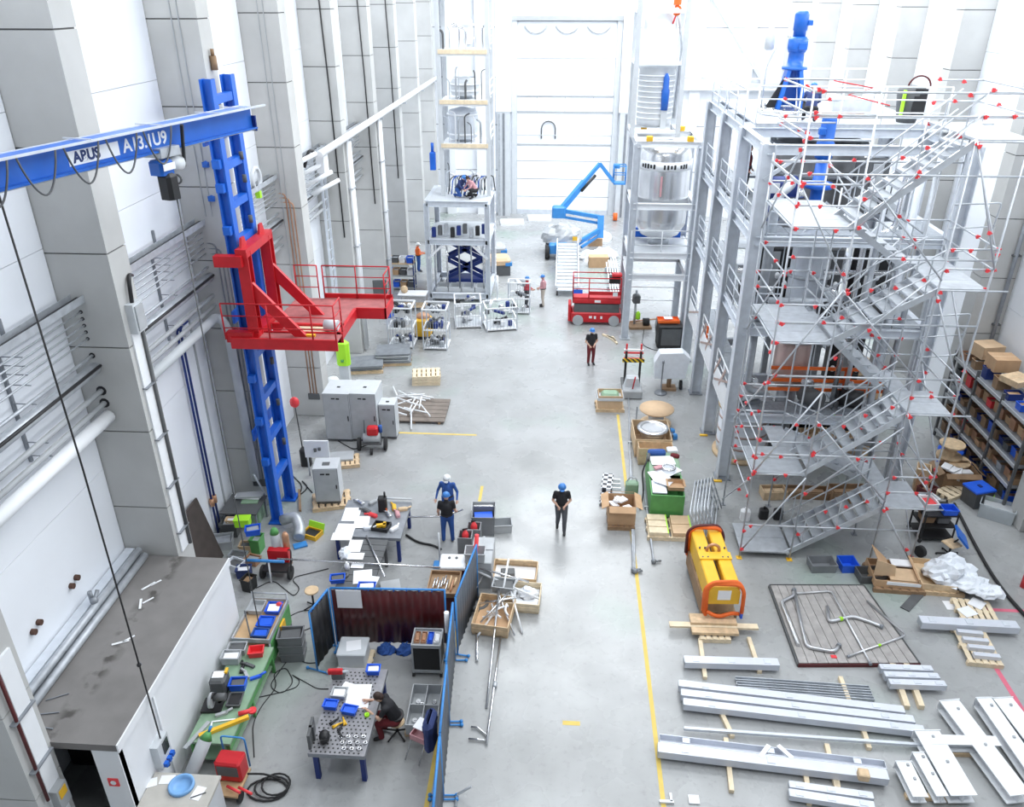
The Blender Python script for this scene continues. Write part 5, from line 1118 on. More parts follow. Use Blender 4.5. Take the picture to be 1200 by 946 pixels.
# welding set
wd = T('welding_cart', 'red welding machine on wooden cart with hoses in the corner', 'welder', (-6.62, 11.1, 0), -.05)
P('cart_deck', M().b(-.3, .32, -.5, .2, .2, .25), 'ply', wd); P('machine', M().cb(.02, .0, .55, .56, .38, .5, .04), 'red', wd); P('top_panel', M().b(-.2, .25, -.2, -.188, .45, .72), 'dgrey', wd)
P('handle', M().tp(fillet([(-.24, .25, .25), (-.24, .25, 1.1), (.28, .25, 1.1), (.28, .25, .25)], .08, 3), .02, 6), 'sky_blue', wd)
for x in (-.3, .32): P('wheel', M().t((x-.03, -.4, .12), (x+.03, -.4, .12), .12, 14), 'rubber', wd)
for x in (.05, .3): P('torch', M().t((x, -.35, .35), (x+.35, -.5, .4), .03, 8), 'clip_red', wd)
gc = T('gas_cylinder', 'grey gas cylinder with green shoulder leaning behind the welder', 'gas cylinder', (-7.55, 10.72, 0))
ga, gbb = Vector((0, -.05, .12)), Vector((.38, .62, 1.0)); gdir = (gbb-ga).normalized()
P('body', M().t(ga, gbb, .14, 16), 'grey_paint', gc); P('shoulder', M().t(gbb, gbb+gdir*.16, .14, 14, .05), 'green', gc); P('valve', M().t(gbb+gdir*.16, gbb+gdir*.28, .03, 8), 'sky_blue', gc)
cc = T('hose_bundle', 'black coiled welding hoses on the floor by the red welder', 'hose', (-5.85, 10.95, 0))
for k in range(3): P('coil', M().tp([Vector((.42*math.cos(a)*(1-.15*k), .26*math.sin(a), .03+.03*k)) + Vector((.08*k, .05*k, 0)) for a in [i*.393 for i in range(16)]], .022, 6, closed=True), 'rubber', cc)
P('lead', M().tp(fillet([(-.35, 0, .5), (-.1, .25, .2), (.2, .25, .03)], .2, 4), .022, 6), 'rubber', cc)
cable('thin black cable snaking from bench to the perforated table', FP((298, 888), (296, 850), (305, 830), (325, 805), (320, 790), (335, 782), (345, 800), (330, 815), (315, 805), (340, 770), (360, 778), (372, 777)), .012)
cable('black looped cable on the floor left of the table', FP((302, 818), (330, 812), (348, 806), (352, 798), (340, 790), (372, 808), (385, 808)), .012)
cable('cable loop by the curtain left end', FP((335, 725), (355, 715), (380, 718), (368, 735), (350, 742)), .012)
cable('cable loop on the floor near the round stool', FP((300, 690), (320, 680), (345, 700), (352, 690), (340, 678), (365, 672), (385, 667)), .014)

# ------------------------------------------------------------------ welding booth
def curtain(label, a, b_, inner, outer, z=1.9, group='welding screens', waves=10):
    a, b_ = Vector((*a, 0)), Vector((*b_, 0)); d = (b_-a); L_ = d.length; d.normalize(); n = Vector((d.y, -d.x, 0))
    t = T('welding_screen', label, 'screen', a, 0, group)
    pts = []
    for k in range(waves*4+1):
        pts.append((k/(waves*4)*L_, .016*math.sin(k*math.pi/2)))
    vs, fs = [], []
    for zz_ in (.15, z-.05):
        for off_ in (.006, -.006): vs += [d*x+n*(y+off_)+Vector((0, 0, zz_)) for x, y in pts]
    m_ = len(pts)
    for k in range(m_-1):
        fs += [(k, k+1, 2*m_+k+1, 2*m_+k), (m_+k+1, m_+k, 3*m_+k, 3*m_+k+1), (2*m_+k, 2*m_+k+1, 3*m_+k+1, 3*m_+k), (k+1, k, m_+k, m_+k+1)]
    q = P('curtain', M().add(vs, fs, True), inner, t); q.data.materials.append(MATS[outer])
    for i, p in enumerate(q.data.polygons):
        if i % 4 == 0: p.material_index = 1
    P('top_rail', M().t(Vector((0, 0, z)), d*L_+Vector((0, 0, z)), .028, 8), 'sky_blue', t)
    for s in (0, L_):
        p = d*s; P('upright', M().t(p+Vector((0, 0, .05)), p+Vector((0, 0, z)), .024, 8), 'sky_blue', t)
        P('foot', M().t(p-n*.28+Vector((0, 0, .04)), p+n*.28+Vector((0, 0, .04)), .022, 6).ball(p+n*.28+Vector((0, 0, .045)), .045).ball(p-n*.28+Vector((0, 0, .045)), .045), 'sky_blue', t)
    for k in range(1, 9): P('hook', M().c(*(d*L_*k/9+Vector((0, 0, z-.02))), .03, .03, .09), 'blue', t)
    return t
curtain('dark red welding curtain, short left side of the booth', (-5.72, 14.3), (-5.5, 15.15), 'weld_curtain', 'black', waves=4)
curtain('dark red welding curtain across the back of the booth', (-5.45, 15.2), (-2.62, 15.3), 'weld_curtain', 'weld_curtain', waves=14)
curtain('grey backed welding screen at the far end of the aisle row', (-2.02, 17.15), (-2.32, 15.05), 'screen_outer', 'weld_curtain')
curtain('grey backed welding screen beside the tool cart', (-2.36, 14.85), (-2.26, 12.95), 'screen_outer', 'screen_outer')
curtain('grey backed welding screen with navy jacket on it', (-2.24, 12.85), (-2.13, 11.05), 'screen_outer', 'screen_outer')
curtain('nearest grey backed welding screen of the aisle row', (-2.12, 10.95), (-2.0, 9.2), 'screen_outer', 'screen_outer')
dw = one('drawing_sheet', M().c(0, 0, .28, .62, .012, .56), 'paper', 'white technical drawing hung over the back curtain', 'drawing', (-4.98, 15.12, 1.36), .03)
one('navy_jacket', M().cb(0, 0, .42, .2, .5, .84, .08).cb(.02, -.05, .72, .22, .56, .24, .08), 'navy', 'dark navy jacket hung on the aisle welding screen', 'jacket', (-2.42, 11.55, .98), -.1)
one('white_clipboard', M().t((0, 0, 0), (0, 0, .62), .06, 10), 'paper', 'white paper roll standing at the screen joint', 'roll', (-2.48, 14.6, 1.2))
mat('table_steel', (.30, .30, .32), .4, .3, var=.2, scale=5)
pt = T('welding_table', 'perforated steel welding table with blue legs where the worker sits', 'table', (-4.36, 12.4, 0), .0)
P('top', M().b(-.6, .6, -1.2, 1.2, .8, .9), 'galv_dark', pt); P('top_plate', M().b(-.6, .6, -1.2, 1.2, .9, .905), 'table_steel', pt)
hole = P('hole', M().lz(-.54, -1.14, [(.022, .905), (.022, .908)], 8), 'black', pt)
rep(hole, [(.1*i+.04*(j % 2), .1*j, 0) for i in range(11) for j in range(23) if (i or j)][:240], pt)
for x in (-.5, .5):
    for y in (-1.05, 1.05): P('leg', M().c(x, y, .4, .1, .1, .8), 'dblue', pt)
def ont(px, py, z=.908): return tuple(F(px, py, z))
sheet('large white drawing under the seated worker hands', ont(420, 816), .08, .52, .68)
sheet('white sheet partly under the grey paper tray', ont(406, 806), -.3, .24, .3)
binbox('grey paper tray on the perforated table', ont(398, 815), -.05, (.32, .26, .12), 'lgrey_plastic', 'paper'); binbox('blue bin at left edge of the perforated table', ont(388, 829), -.05, (.3, .2, .13), 'bin_blue', 'bin_blue')
binbox('blue bin beside the pliers on the perforated table', ont(410, 835), -.15, (.32, .2, .12), 'bin_blue', 'bin_blue'); binbox('blue bin with papers at the far end of the perforated table', ont(438, 788), .05, (.3, .22, .14), 'bin_blue', 'paper')
for i, (px, py) in enumerate(((390, 846), (394, 850), (398, 853), (402, 847), (397, 862))): one('pliers', M().t((0, -.1, .02), (.03, .05, .03), .02, 6).t((.05, -.1, .02), (.03, .05, .03), .02, 6).t((.03, .05, .03), (.035, .13, .02), .018, 6), 'yellow' if i % 2 else 'black', '%s pliers in the heap on the perforated table' % ('yellow handled rear', 'black', 'yellow gripped', 'small black', 'front yellow')[i] if False else ['rear black pliers in the table heap', 'yellow pliers near the rear of the heap', 'middle black pliers in the table heap', 'yellow pliers right in the heap', 'black pliers nearest the welding helmet'][i], 'pliers', ont(px, py), R.uniform(-1, 1), 'pliers on the table')
one('welding_helmet', M().ball((0, 0, .12), .12, .15, .14).c(-.02, -.13, .13, .14, .03, .1), 'black', 'black welding helmet on the perforated table', 'helmet', ont(381, 868), .3)
one('angle_plate', M().c(0, 0, .2, .06, .5, .4).c(.02, 0, .2, .1, .06, .4), 'dgrey', 'dark clamping angle at the near left table corner', 'angle plate', ont(366, 867), .1)
for i in range(11):
    px, py = 399+9*(i % 4)+2*(i//4), 864+7*(i//4); one('loose_ring', M().lz(0, 0, [(.025, 0), (.05, 0), (.05, .03), (.025, .03), (.025, 0)], 14), 'stainless', 'loose steel flange ring at near end of the perforated table', 'ring', ont(px, py), 0, 'flange rings on the table')
one('tape_roll', M().lz(0, 0, [(.03, 0), (.055, 0), (.055, .05), (.03, .05), (.03, 0)], 16), 'lime', 'yellow green tape roll by the seated worker', 'tape', ont(430, 839))
vc = stuffed('bench_vice', 'dark vice with red jaw at the far left table corner', 'vice', ont(397, 793), .1, [('base', M().cb(0, 0, .08, .3, .2, .16, .03), 'dgrey'), ('jaw', M().cb(-.05, -.05, .22, .34, .1, .12, .02), 'red'), ('screw', M().t((-.25, -.05, .2), (.25, -.05, .2), .03, 8), 'galv')])
ss = stuffed('swivel_stool', 'black swivel stool under the seated worker', 'stool', (SW.x+.03, SW.y+.03, 0), 0, [('seat', M().lz(0, 0, [(.15, .34), (.18, .36), (.18, .385), (.1, .39)], 16), 'wood'), ('stem', M().t((0, 0, .08), (0, 0, .34), .03, 8), 'black')])
for k in range(5): P('foot', M().t((0, 0, .1), (.32*math.cos(k*1.257+.4), .32*math.sin(k*1.257+.4), .035), .022, 6), 'black', ss)
tc = T('tool_cart', 'dark tool cart with orange tools on top inside the booth', 'cart', (-2.98, 14.6, 0), .02)
P('top_tray', M().tray(0, 0, .92, .72, .6, .1, .03), 'grey_paint', tc); P('body', M().b(-.33, .33, -.27, .27, .2, .86), 'black', tc); P('base_shelf', M().b(-.35, .35, -.29, .29, .12, .2), 'grey_paint', tc)
for x in (-.34, .34):
    for y in (-.28, .28): P('post', M().c(x, y, .5, .04, .04, .86), 'grey_paint', tc); P('castor', M().t((x-.03, y, .06), (x+.03, y, .06), .06, 10), 'rubber', tc)
for i, (dx, m) in enumerate(((-.24, 'copper'), (-.08, 'copper'), (.08, 'bin_blue'), (.24, 'paper'))): one('tool_tray', M().tray(0, 0, 0, .13, .34, .07, .01).c(0, 0, .05, .08, .24, .04, .1), m, ['copper coloured tool tray at the tool cart left side', 'second copper coloured tray on the tool cart', 'blue tool tray on the tool cart', 'white tray at the tool cart right side'][i], 'tray', (-2.98+dx, 14.6, .953))
for i, (px, py) in enumerate(((453, 763), (475, 763))): one('blue_bag', M().heap((0, 0, 0), .24, .18, .2, i+2).t((-.1, 0, .1), (.1, .1, .2), .02, 6), 'cloth_blue', '%s blue cloth bag on the booth floor' % ('large left', 'small right')[i], 'bag', at(px, py), .4*i)
pallet('small wooden pallet under the grey case in the booth', (-4.82, 14.62, 0), .04, .85, .7, 'wood_pale', 6)
stuffed('grey_case', 'grey metal case with papers on pallet in the booth', 'case', (-4.86, 14.62, .143), .04, [('body', M().cb(0, 0, .2, .68, .6, .4, .03), 'lgrey_paint'), ('lid', M().cb(0, 0, .42, .72, .64, .07, .02), 'lgrey_paint'), ('papers', M().c(.02, .0, .46, .36, .34, .012, .2), 'paper')])
db2 = T('divided_crate', 'grey crate with four compartments of rings on pallet', 'crate', (-2.83, 13.05, .143), .02)
P('tub', M().tray(0, 0, 0, .7, 1.2, .3, .02), 'lgrey_plastic', db2); P('divider', M().b(-.01, .01, -.58, .58, .02, .29).b(-.34, .34, -.01, .01, .02, .29), 'lgrey_plastic', db2)
for i, (x, y) in enumerate(((-.2, .3), (-.1, .22), (.18, .3), (.22, .15), (.12, -.2), (.2, -.3), (-.2, -.25), (-.1, -.35))): P('ring', M().lz(x, y, [(.03, .03), (.06, .03), (.06, .07), (.03, .07), (.03, .03)], 12), 'stainless' if i % 3 else 'paper', db2)
pallet('wooden pallet under the four compartment crate', (-2.83, 13.05, 0), .02, .78, 1.1, 'wood', 5)
stuffed('tool_trolley', 'white paper topped steel trolley by the screen', 'trolley', (-2.78, 12.05, 0), -.4, [('frame', M().tp(fillet([(-.2, -.3, .05), (-.2, .25, .75), (.15, .25, .75), (.15, -.3, .05)], .08, 3), .02, 6), 'stainless'), ('papers', M().c(0, .15, .78, .3, .3, .02), 'paper'), ('basket', M().tray(0, .1, .5, .36, .4, .15, .02), 'cloth_pink')])

# ================================================================== left work zone, middle
t1 = T('workbench', 'dark steel workbench covered with drawings and tools, blue legs', 'workbench', (-5.4, 19.55, 0), .0)
P('top', M().b(-1.0, 1.0, -.93, .93, .8, .9), 'galv_dark', t1)
for x in (-.9, .9):
    for y in (-.83, .83): P('leg', M().c(x, y, .4, .1, .1, .8), 'dblue', t1)
P('back_rail', M().t((.0, .95, 1.0), (1.0, .95, 1.0), .03, 6), 'lgrey_paint', t1)
t2 = T('side_table', 'dark slatted table end joined to the drawing bench', 'table', (-5.25, 17.5, 0), .0)
for k in range(8): P('slat', M().b(-.5, .5, -1.08+.27*k, -.83+.27*k, .82, .88), 'dgrey', t2)
for x in (-.42, .42):
    for y in (-1.0, .95): P('leg', M().c(x, y, .41, .08, .08, .82), 'dgrey', t2)
on1 = lambda px, py, z=.905: tuple(F(px, py, z))
for i, (px, py, a, w_, d_) in enumerate(((412, 603, .05, .5, .7), (405, 620, .0, .55, .5), (424, 612, .1, .45, .6), (401, 629, .05, .6, .35), (416, 640, .05, .38, .55), (417, 652, .02, .45, .3), (419, 663, .0, .35, .22), (425, 676, .2, .5, .55), (434, 681, -.1, .4, .4))):
    sheet(['wide drawing at the back of the workbench', 'drawing on the left bench edge', 'drawing in the bench middle', 'drawing on the front bench edge', 'drawing hanging on to the slatted table', 'small drawing on the slatted table', 'narrow drawing under the long tube', 'large tilted drawing near the curtain', 'drawing beside the blue bin near the curtain'][i], on1(px, py, .905+.006*(i % 3) if i < 5 else .885+.006*(i % 3)), a, w_, d_)
stuffed('coffee_press', 'tall black machine standing at the back of the bench', 'machine', on1(449, 598), .1, [('body', M().cb(0, 0, .24, .26, .24, .48, .03), 'black'), ('mast', M().t((.08, 0, .48), (.08, 0, .66), .03, 8), 'black'), ('orange_tag', M().b(.1, .14, -.13, -.12, .05, .15), 'orange')])
stuffed('tool_case', 'open black tool case with yellow drill on the bench', 'tool case', on1(447, 619), -.15, [('case', M().tray(0, 0, 0, .5, .4, .12, .03), 'black'), ('drill', M().c(0, 0, .1, .28, .1, .08, .4).c(.08, .05, .1, .08, .2, .08, .2), 'yellow')])
for i, (px, py, m) in enumerate(((423, 590, 'stainless'), (437, 590, 'grey_paint'), (430, 600, 'dgrey'), (432, 620, 'film'), (437, 605, 'clip_red'), (462, 621, 'paper'), (462, 596, 'yellow'), (466, 604, 'cloth_pink'), (472, 598, 'wood'), (456, 604, 'stainless'))):
    stuffed('parts_heap', ['steel fitting at the rear of the bench', 'grey hose fitting at the rear of the bench', 'dark tool in the bench middle', 'clear bag of parts on the bench', 'red pipe wrench on the bench', 'white box at the bench front right', 'yellow strap on the bench rear right', 'pink rag at the bench right edge', 'wooden handle tool at bench right edge', 'steel clamp on the bench right half'][i], 'tool', on1(px, py), R.uniform(0, 3), [('body', M().cb(0, 0, .05, .3, .13, .1, .03), m), ('end', M().t((.12, 0, .05), (.26, .08, .05), .03, 8), m)])
binbox('blue bin with straps on the slatted table left', on1(396, 681, .89), .2, (.38, .26, .14), 'bin_blue', 'dgrey'); binbox('blue bin under the drawings near the curtain', on1(430, 689, .89), .05, (.45, .24, .1), 'bin_blue', 'paper')
one('white_bottle', M().lz(0, 0, [(.07, 0), (.07, .16), (.03, .2), (.03, .24)], 12), 'paper', 'white bottle on the slatted table', 'bottle', on1(407, 667, .89)); one('tape_roll', M().lz(0, 0, [(.05, 0), (.11, 0), (.11, .06), (.05, .06), (.05, 0)], 16), 'dgrey', 'dark tape roll beside the white bottle', 'tape', on1(404, 675, .89))
one('red_bag', M().heap((0, 0, 0), .16, .22, .2, 5), 'film', 'white and red plastic bag by the slatted table', 'bag', on1(404, 650, .89))
one('long_tube', M().t((-2.3, 0, .03), (2.3, .0, .03), .025, 8), 'stainless', 'long thin steel tube across the slatted table', 'tube', tuple(F(420, 661, .91)), -.02)
one('long_tube', M().t((-1.0, 0, .02), (1.0, 0, .02), .025, 8), 'stainless', 'shorter steel tube lying along the slatted table', 'tube', tuple(F(440, 652, .9)), -1.1)
one('bent_tube', M().tp(fillet([(0, 0, .03), (1.1, .1, .03), (1.6, .5, .03)], .15, 4), .03, 8), 'stainless', 'bent steel tube held between the two workers', 'tube', on1(478, 607), 0)
one('folded_sheet', M().c(0, 0, .06, .55, .5, .02, .2, .15), 'lgrey_plastic', 'grey folded sheet on floor behind curtain', 'sheet', at(458, 690), .1)
for (px, py, lab, m, s) in ((438, 505, 'x', 'red', 1),): pass
# grey cabinets
for i, (x0, y0, w_, d_, h_, lab) in enumerate(((-8.05, 26.2, .98, 1.2, 2.0, 'tall grey switch cabinet, left of the row of three'), (-7.08, 26.25, .98, 1.2, 2.0, 'tall grey switch cabinet in the middle of the row'), (-6.27, 26.2, .62, .6, 1.45, 'narrow lower grey switch cabinet at the row end'), (-7.35, 21.65, .8, .7, 1.35, 'grey switch cabinet standing on a wooden pallet'))):
    z0 = .145 if i == 3 else 0
    cb_ = T('switch_cabinet', lab, 'cabinet', (x0, y0, z0), .12 if i == 3 else .0, 'grey switch cabinets')
    P('body', M().cb(0, 0, h_/2+.05, w_, d_, h_-.1, .015), 'lgrey_paint', cb_); P('plinth', M().b(-w_/2+.02, w_/2-.02, -d_/2+.02, d_/2-.02, 0, .1), 'dgrey', cb_)
    P('door_gap', M().b(-w_/2+.012, w_/2-.012, -d_/2-.008, -d_/2, .1, h_-.012), 'galv_dark', cb_)
    dr_ = P('door', M().b(-w_/2+.03, w_/2-.03, -d_/2-.025, -d_/2, .12, h_-.03), 'lgrey_plastic', cb_)
    P('name_plate', M().b(-.16, -.02, -d_/2-.032, -d_/2-.025, h_-.22, h_-.17).b(.02, .14, -d_/2-.032, -d_/2-.025, h_-.23, h_-.17), 'black', dr_)
    P('handle', M().b(w_/2-.1, w_/2-.07, -d_/2-.05, -d_/2-.025, h_*.45, h_*.55), 'black', dr_)
    if i == 3: P('cable_entry', M().b(-.12, .12, -.15, .05, h_, h_+.01), 'dgrey', cb_)
    else: P('cable_entry', M().b(-.06, .06, -.1, 0, h_, h_+.01), 'black', cb_)
pallet('wooden pallet under the single grey cabinet', (-7.3, 21.6, 0), .3, 1.25, .95, 'wood')
stuffed('knob_console', 'white control panel with round knobs behind the single cabinet', 'panel', at(375, 558), .05, [('panel', M().b(-.42, .42, 0, .06, .75, 1.4), 'white_paint'), ('knob', M().lz(-.05, -.01, [(.05, 1.0), (.05, 1.12)], 10).lz(.1, -.01, [(.05, 1.05), (.05, 1.15)], 10), 'dgrey'), ('stand', M().t((-.35, .03, 0), (-.35, .03, .8), .03).t((.35, .03, 0), (.35, .03, .8), .03), 'galv')])
pallet('wooden pallet right of the white control panel', at(405, 543), .25, 1.0, .8, 'wood'); one('sheet_metal_cover', M().cb(0, 0, .04, .9, .6, .08, .02), 'grey_paint', 'grey metal sheet on the pallet by the control panel', 'sheet', tuple(Vector(at(400, 540))+Vector((0, 0, .143))), .2)
hc = T('hand_cart', 'hand cart with black wheels carrying a red compressor', 'cart', at(437, 527), .1)
P('frame', M().b(-.35, .35, -.2, .2, .3, .36).t((-.3, .2, .3), (-.3, .45, 1.0), .025).t((.3, .2, .3), (.3, .45, 1.0), .025), 'dgrey', hc); P('tank', M().t((-.3, 0, .5), (.3, 0, .5), .18, 14), 'grey_paint', hc); P('motor', M().cb(.05, 0, .82, .4, .3, .3, .05), 'red', hc)
for x in (-.48, .48): P('wheel', M().t((x-.05, 0, .25), (x+.05, 0, .25), .25, 14), 'rubber', hc)
P('front_wheel', M().t((-.04, -.35, .12), (.04, -.35, .12), .12, 12), 'rubber', hc); P('blue_can', M().lz(.32, .1, [(.07, .68), (.07, .95)], 10), 'cloth_blue', hc)
cable('black cable from the cabinets to the hand cart', FP((383, 495), (392, 515), (415, 528), (430, 522)), .02)
cable('tangle of black cable at the foot of the single cabinet', FP((340, 555), (355, 570), (350, 582), (362, 572), (352, 562), (366, 578)), .02)
ws = stuffed('warning_lamp', 'red lamp on a thin black stand by the third column', 'lamp', at(358, 545), 0, [('stand', M().t((0, 0, 0), (-.12, .1, 2.3), .02, 6), 'black'), ('head', M().ball((-.12, .1, 2.45), .17, .14, .2), 'clip_red'), ('base', M().cb(.05, 0, .35, .35, .3, .7, .05), 'black')])
# lime cover and objects at column three foot
stuffed('lime_cover', 'lime green fabric covered roll on a stand near the third column', 'cover', at(406, 452), 0, [('roll', M().cb(0, 0, 1.55, .55, .4, 1.1, .12), 'lime'), ('stand', M().b(-.2, .2, -.15, .15, 0, 1.0), 'lgrey_paint'), ('emblem', M().lz(0, -.21, [(.07, 1.2), (.07, 1.3)], 10), 'green')])
one('white_cowl', M().lz(0, 0, [(.3, 0), (.32, .5), (.2, .75), (.05, .8)], 14), 'white_paint', 'white cowl shaped part behind grey cabinets', 'part', at(392, 462))
# heap of small goods along the left wall
hp = [(285, 615, 'lime', (.45, .3, .22), 'lime green box on the heap by the wall'), (297, 625, 'bin_blue', (.42, .32, .2), 'blue tub on the wall heap'), (272, 625, 'dgrey', (.5, .5, .5), 'dark bin at the wall heap'), (262, 640, 'lgrey_plastic', (.6, .5, .3), 'pale board box by the blue pipes'), (290, 645, 'wood', (.4, .3, .25), 'wooden crate of scrap on the heap'), (303, 645, 'green', (.3, .4, .5), 'green bin at the heap front'), (280, 655, 'galv', (.5, .3, .2), 'steel tray of fittings on the heap'), (297, 660, 'copper', (.4, .3, .2), 'tray of copper fittings on the heap'), (277, 668, 'film', (.45, .35, .3), 'clear plastic bag of parts by the room corner'), (287, 675, 'navy', (.4, .3, .3), 'navy bag by room corner'), (293, 690, 'black', (.3, .35, .4), 'black bucket beside the plant room corner'), (275, 612, 'wood', (.5, .2, .12), 'wooden offcut crate on the wall bench'), (299, 607, 'pale_green', (.5, .6, .75), 'pale green locker by the mast foot')]
for i, (px, py, m, s, lab) in enumerate(hp):
    z = .75 if i in (0, 1, 11) else 0
    if i in (0, 12): stuffed('box', lab, 'box', tuple(F(px, py, z)), R.uniform(-.3, .3), [('body', M().cb(0, 0, s[2]/2, *s, .03), m), ('lid', M().cb(0, 0, s[2]+.02, s[0]+.02, s[1]+.02, .04, .01), m)])
    else: binbox(lab, tuple(F(px, py, z)), R.uniform(-.4, .4), s, m, R.choice(('dgrey', 'galv', 'paper', 'brown')))
wbn = T('low_bench', 'dark low bench with grey panels behind the heap', 'bench', (-9.55, 20.3, 0)); P('top', M().b(-.7, .45, -.55, .5, .7, .745), 'dgrey', wbn)
for x in (-.6, .38):
    for y in (-.45, .4): P('leg', M().c(x, y, .35, .06, .06, .7), 'galv_dark', wbn)
for k in range(3): P('panel', M().c(-.1+.05*k, .3, .82+.035*k, .8, .3, .03, .1*k), 'grey_paint' if k else 'paper', wbn)
rc = T('gas_cart', 'red gas cylinder cart with green shouldered bottle by the heap', 'cart', at(330, 668), 0)
P('frame', M().b(-.3, .3, -.1, .1, .25, .75), 'red', rc); P('deck', M().b(-.35, .35, -.5, .1, .3, .36), 'black', rc); P('bottle', M().lz(-.12, .2, [(.12, .05), (.13, .1), (.13, 1.15)], 14), 'grey_paint', rc); P('shoulder', M().lz(-.12, .2, [(.13, 1.15), (.1, 1.28), (.04, 1.35)], 14), 'green', rc); P('copper_bottle', M().lz(.18, .2, [(.1, .1), (.1, 1.1), (.05, 1.2)], 12), 'copper', rc)
for x in (-.4, .4): P('wheel', M().t((x-.04, -.35, .2), (x+.04, -.35, .2), .2, 14), 'rubber', rc)
P('handle', M().tp(fillet([(.25, .05, .7), (.45, -.2, .9), (.45, -.4, .3)], .1, 3), .02, 6), 'black', rc); P('blue_bar', M().t((-.75, -.55, .75), (.35, -.55, .75), .045, 8), 'sky_blue', rc); P('bar_stand', M().t((-.1, -.6, 0), (-.1, -.55, .75), .025), 'white_paint', rc)
one('duct_elbow', M().tp(fillet([(-.45, .3, .25), (.0, .3, .45), (.25, -.1, .25), (.3, -.45, .18)], .3, 5), .17, 12), 'galv', 'grey ventilation elbow on the floor by the mast foot', 'duct', at(345, 625)); one('blue_rag', M().c(0, 0, .03, .4, .25, .05, .5), 'sky_blue', 'blue rag in front of the ventilation elbow', 'rag', at(352, 640))
stuffed('yellow_case', 'open yellow and black tool case on the floor by the mast', 'tool case', at(366, 628), -.35, [('tub', M().tray(0, 0, 0, .55, .42, .16, .03), 'yellow'), ('insert', M().b(-.22, .22, -.16, .16, .03, .12), 'black'), ('lid', M().c(0, .25, .18, .55, .05, .3, 0, -.4), 'lime')])
one('wood_post', M().beam((0, 0, .04), (-.4, 1.2, .04), .07, .07), 'brown', 'brown timber lying from the mast foot', 'timber', at(352, 600))
one('steel_tube_leaning', M().t((0, 0, .03), (-.35, -.3, 1.6), .03, 8), 'galv', 'steel tube leaning on the mast left rail', 'tube', at(322, 600))
# ------------------------------------------------------------------ crates between the workers and the aisle
for i, (px, py, rz_, s, m, lab) in enumerate(((567, 603, .05, (.75, .5, .32), 'lgrey_plastic', 'grey bin of tube ends, farthest of the aisle row'), (567, 622, .05, (.7, .6, .7), 'grey_plastic', 'tall grey bin with blue rags in aisle row'), (588, 621, .15, (.62, .42, .3), 'lgrey_plastic', 'small grey crate standing alone in the aisle'), (557, 655, .02, (.55, .4, .3), 'lgrey_plastic', 'grey crate on top of the plastic sheet stack'))):
    binbox(lab, tuple(F(px, py, .95 if i == 3 else 0)), rz_, s, m, ('stainless', 'bin_blue', None, None)[i])
one('plastic_stack', M().cb(0, 0, .45, .62, 1.2, .9, .02).b(-.31, .31, -.02, .02, .9, .93).b(-.02, .02, -.6, .6, .9, .93), 'lgrey_plastic', 'stack of grey gridded plastic trays in the aisle row', 'tray stack', (-1.98, 18.25, 0))
for i, (px, py) in enumerate(((546, 650), (556, 640))): stuffed('extinguisher_bin', ['grey bin with red fire extinguisher by the screens', 'smaller bin with red extinguisher by the screens'][i], 'extinguisher', at(px, py), 0, [('bin', M().tray(0, 0, 0, .42, .42, .75, .03), 'grey_plastic'), ('cylinder', M().lz(0, 0, [(.1, .1), (.1, .75), (.04, .88)], 12), 'clip_red'), ('valve', M().t((-.08, 0, .9), (.06, 0, .95), .03, 6), 'black')])
tb = T('tool_cabinet', 'red and brown tool cabinet full of tools behind the screens', 'cabinet', (-2.85, 16.75, 0)); P('body', M().b(-.42, .38, -.45, .45, 0, .8), 'dred', tb); P('tray', M().tray(-.02, 0, .8, .84, .94, .14, .03), 'brown', tb)
for k in range(9): P('tool', M().t((-.3+.07*k, R.uniform(-.3, 0), .88), (-.28+.07*k, R.uniform(.1, .35), .9), .025, 6), R.choice(('wood', 'dgrey', 'copper', 'stainless')), tb)
stuffed('white_case', 'white top case behind the red tool cabinet', 'case', (-2.75, 17.65, 0), .05, [('body', M().b(-.35, .35, -.3, .3, 0, .85), 'dred'), ('lid', M().cb(0, 0, .9, .72, .62, .1, .03), 'white_paint'), ('knobs', M().t((-.1, .1, .95), (-.1, .1, .98), .04, 8).t((.1, .1, .95), (.1, .1, .98), .04, 8), 'dgrey')])
stuffed('red_lance', 'red gas lance leaning at the screen end', 'lance', (-2.2, 17.7, 0), 0, [('tube', M().t((0, 0, .1), (.1, .3, 1.6), .06, 8), 'clip_red'), ('grip', M().t((0, 0, .02), (0, 0, .1), .07, 8), 'black')])
stuffed('thin_stand', 'thin grey stand with blue foot by the jeans worker', 'stand', at(516, 663), 0, [('pole', M().t((0, 0, .03), (-.02, .1, 1.1), .03, 6), 'lgrey_paint'), ('foot', M().cb(0, 0, .04, .4, .3, .08, .02), 'sky_blue')])
cable('thick black hose from the bench to the floor stand', FP((476, 628), (490, 637), (507, 640), (517, 645)), .035)
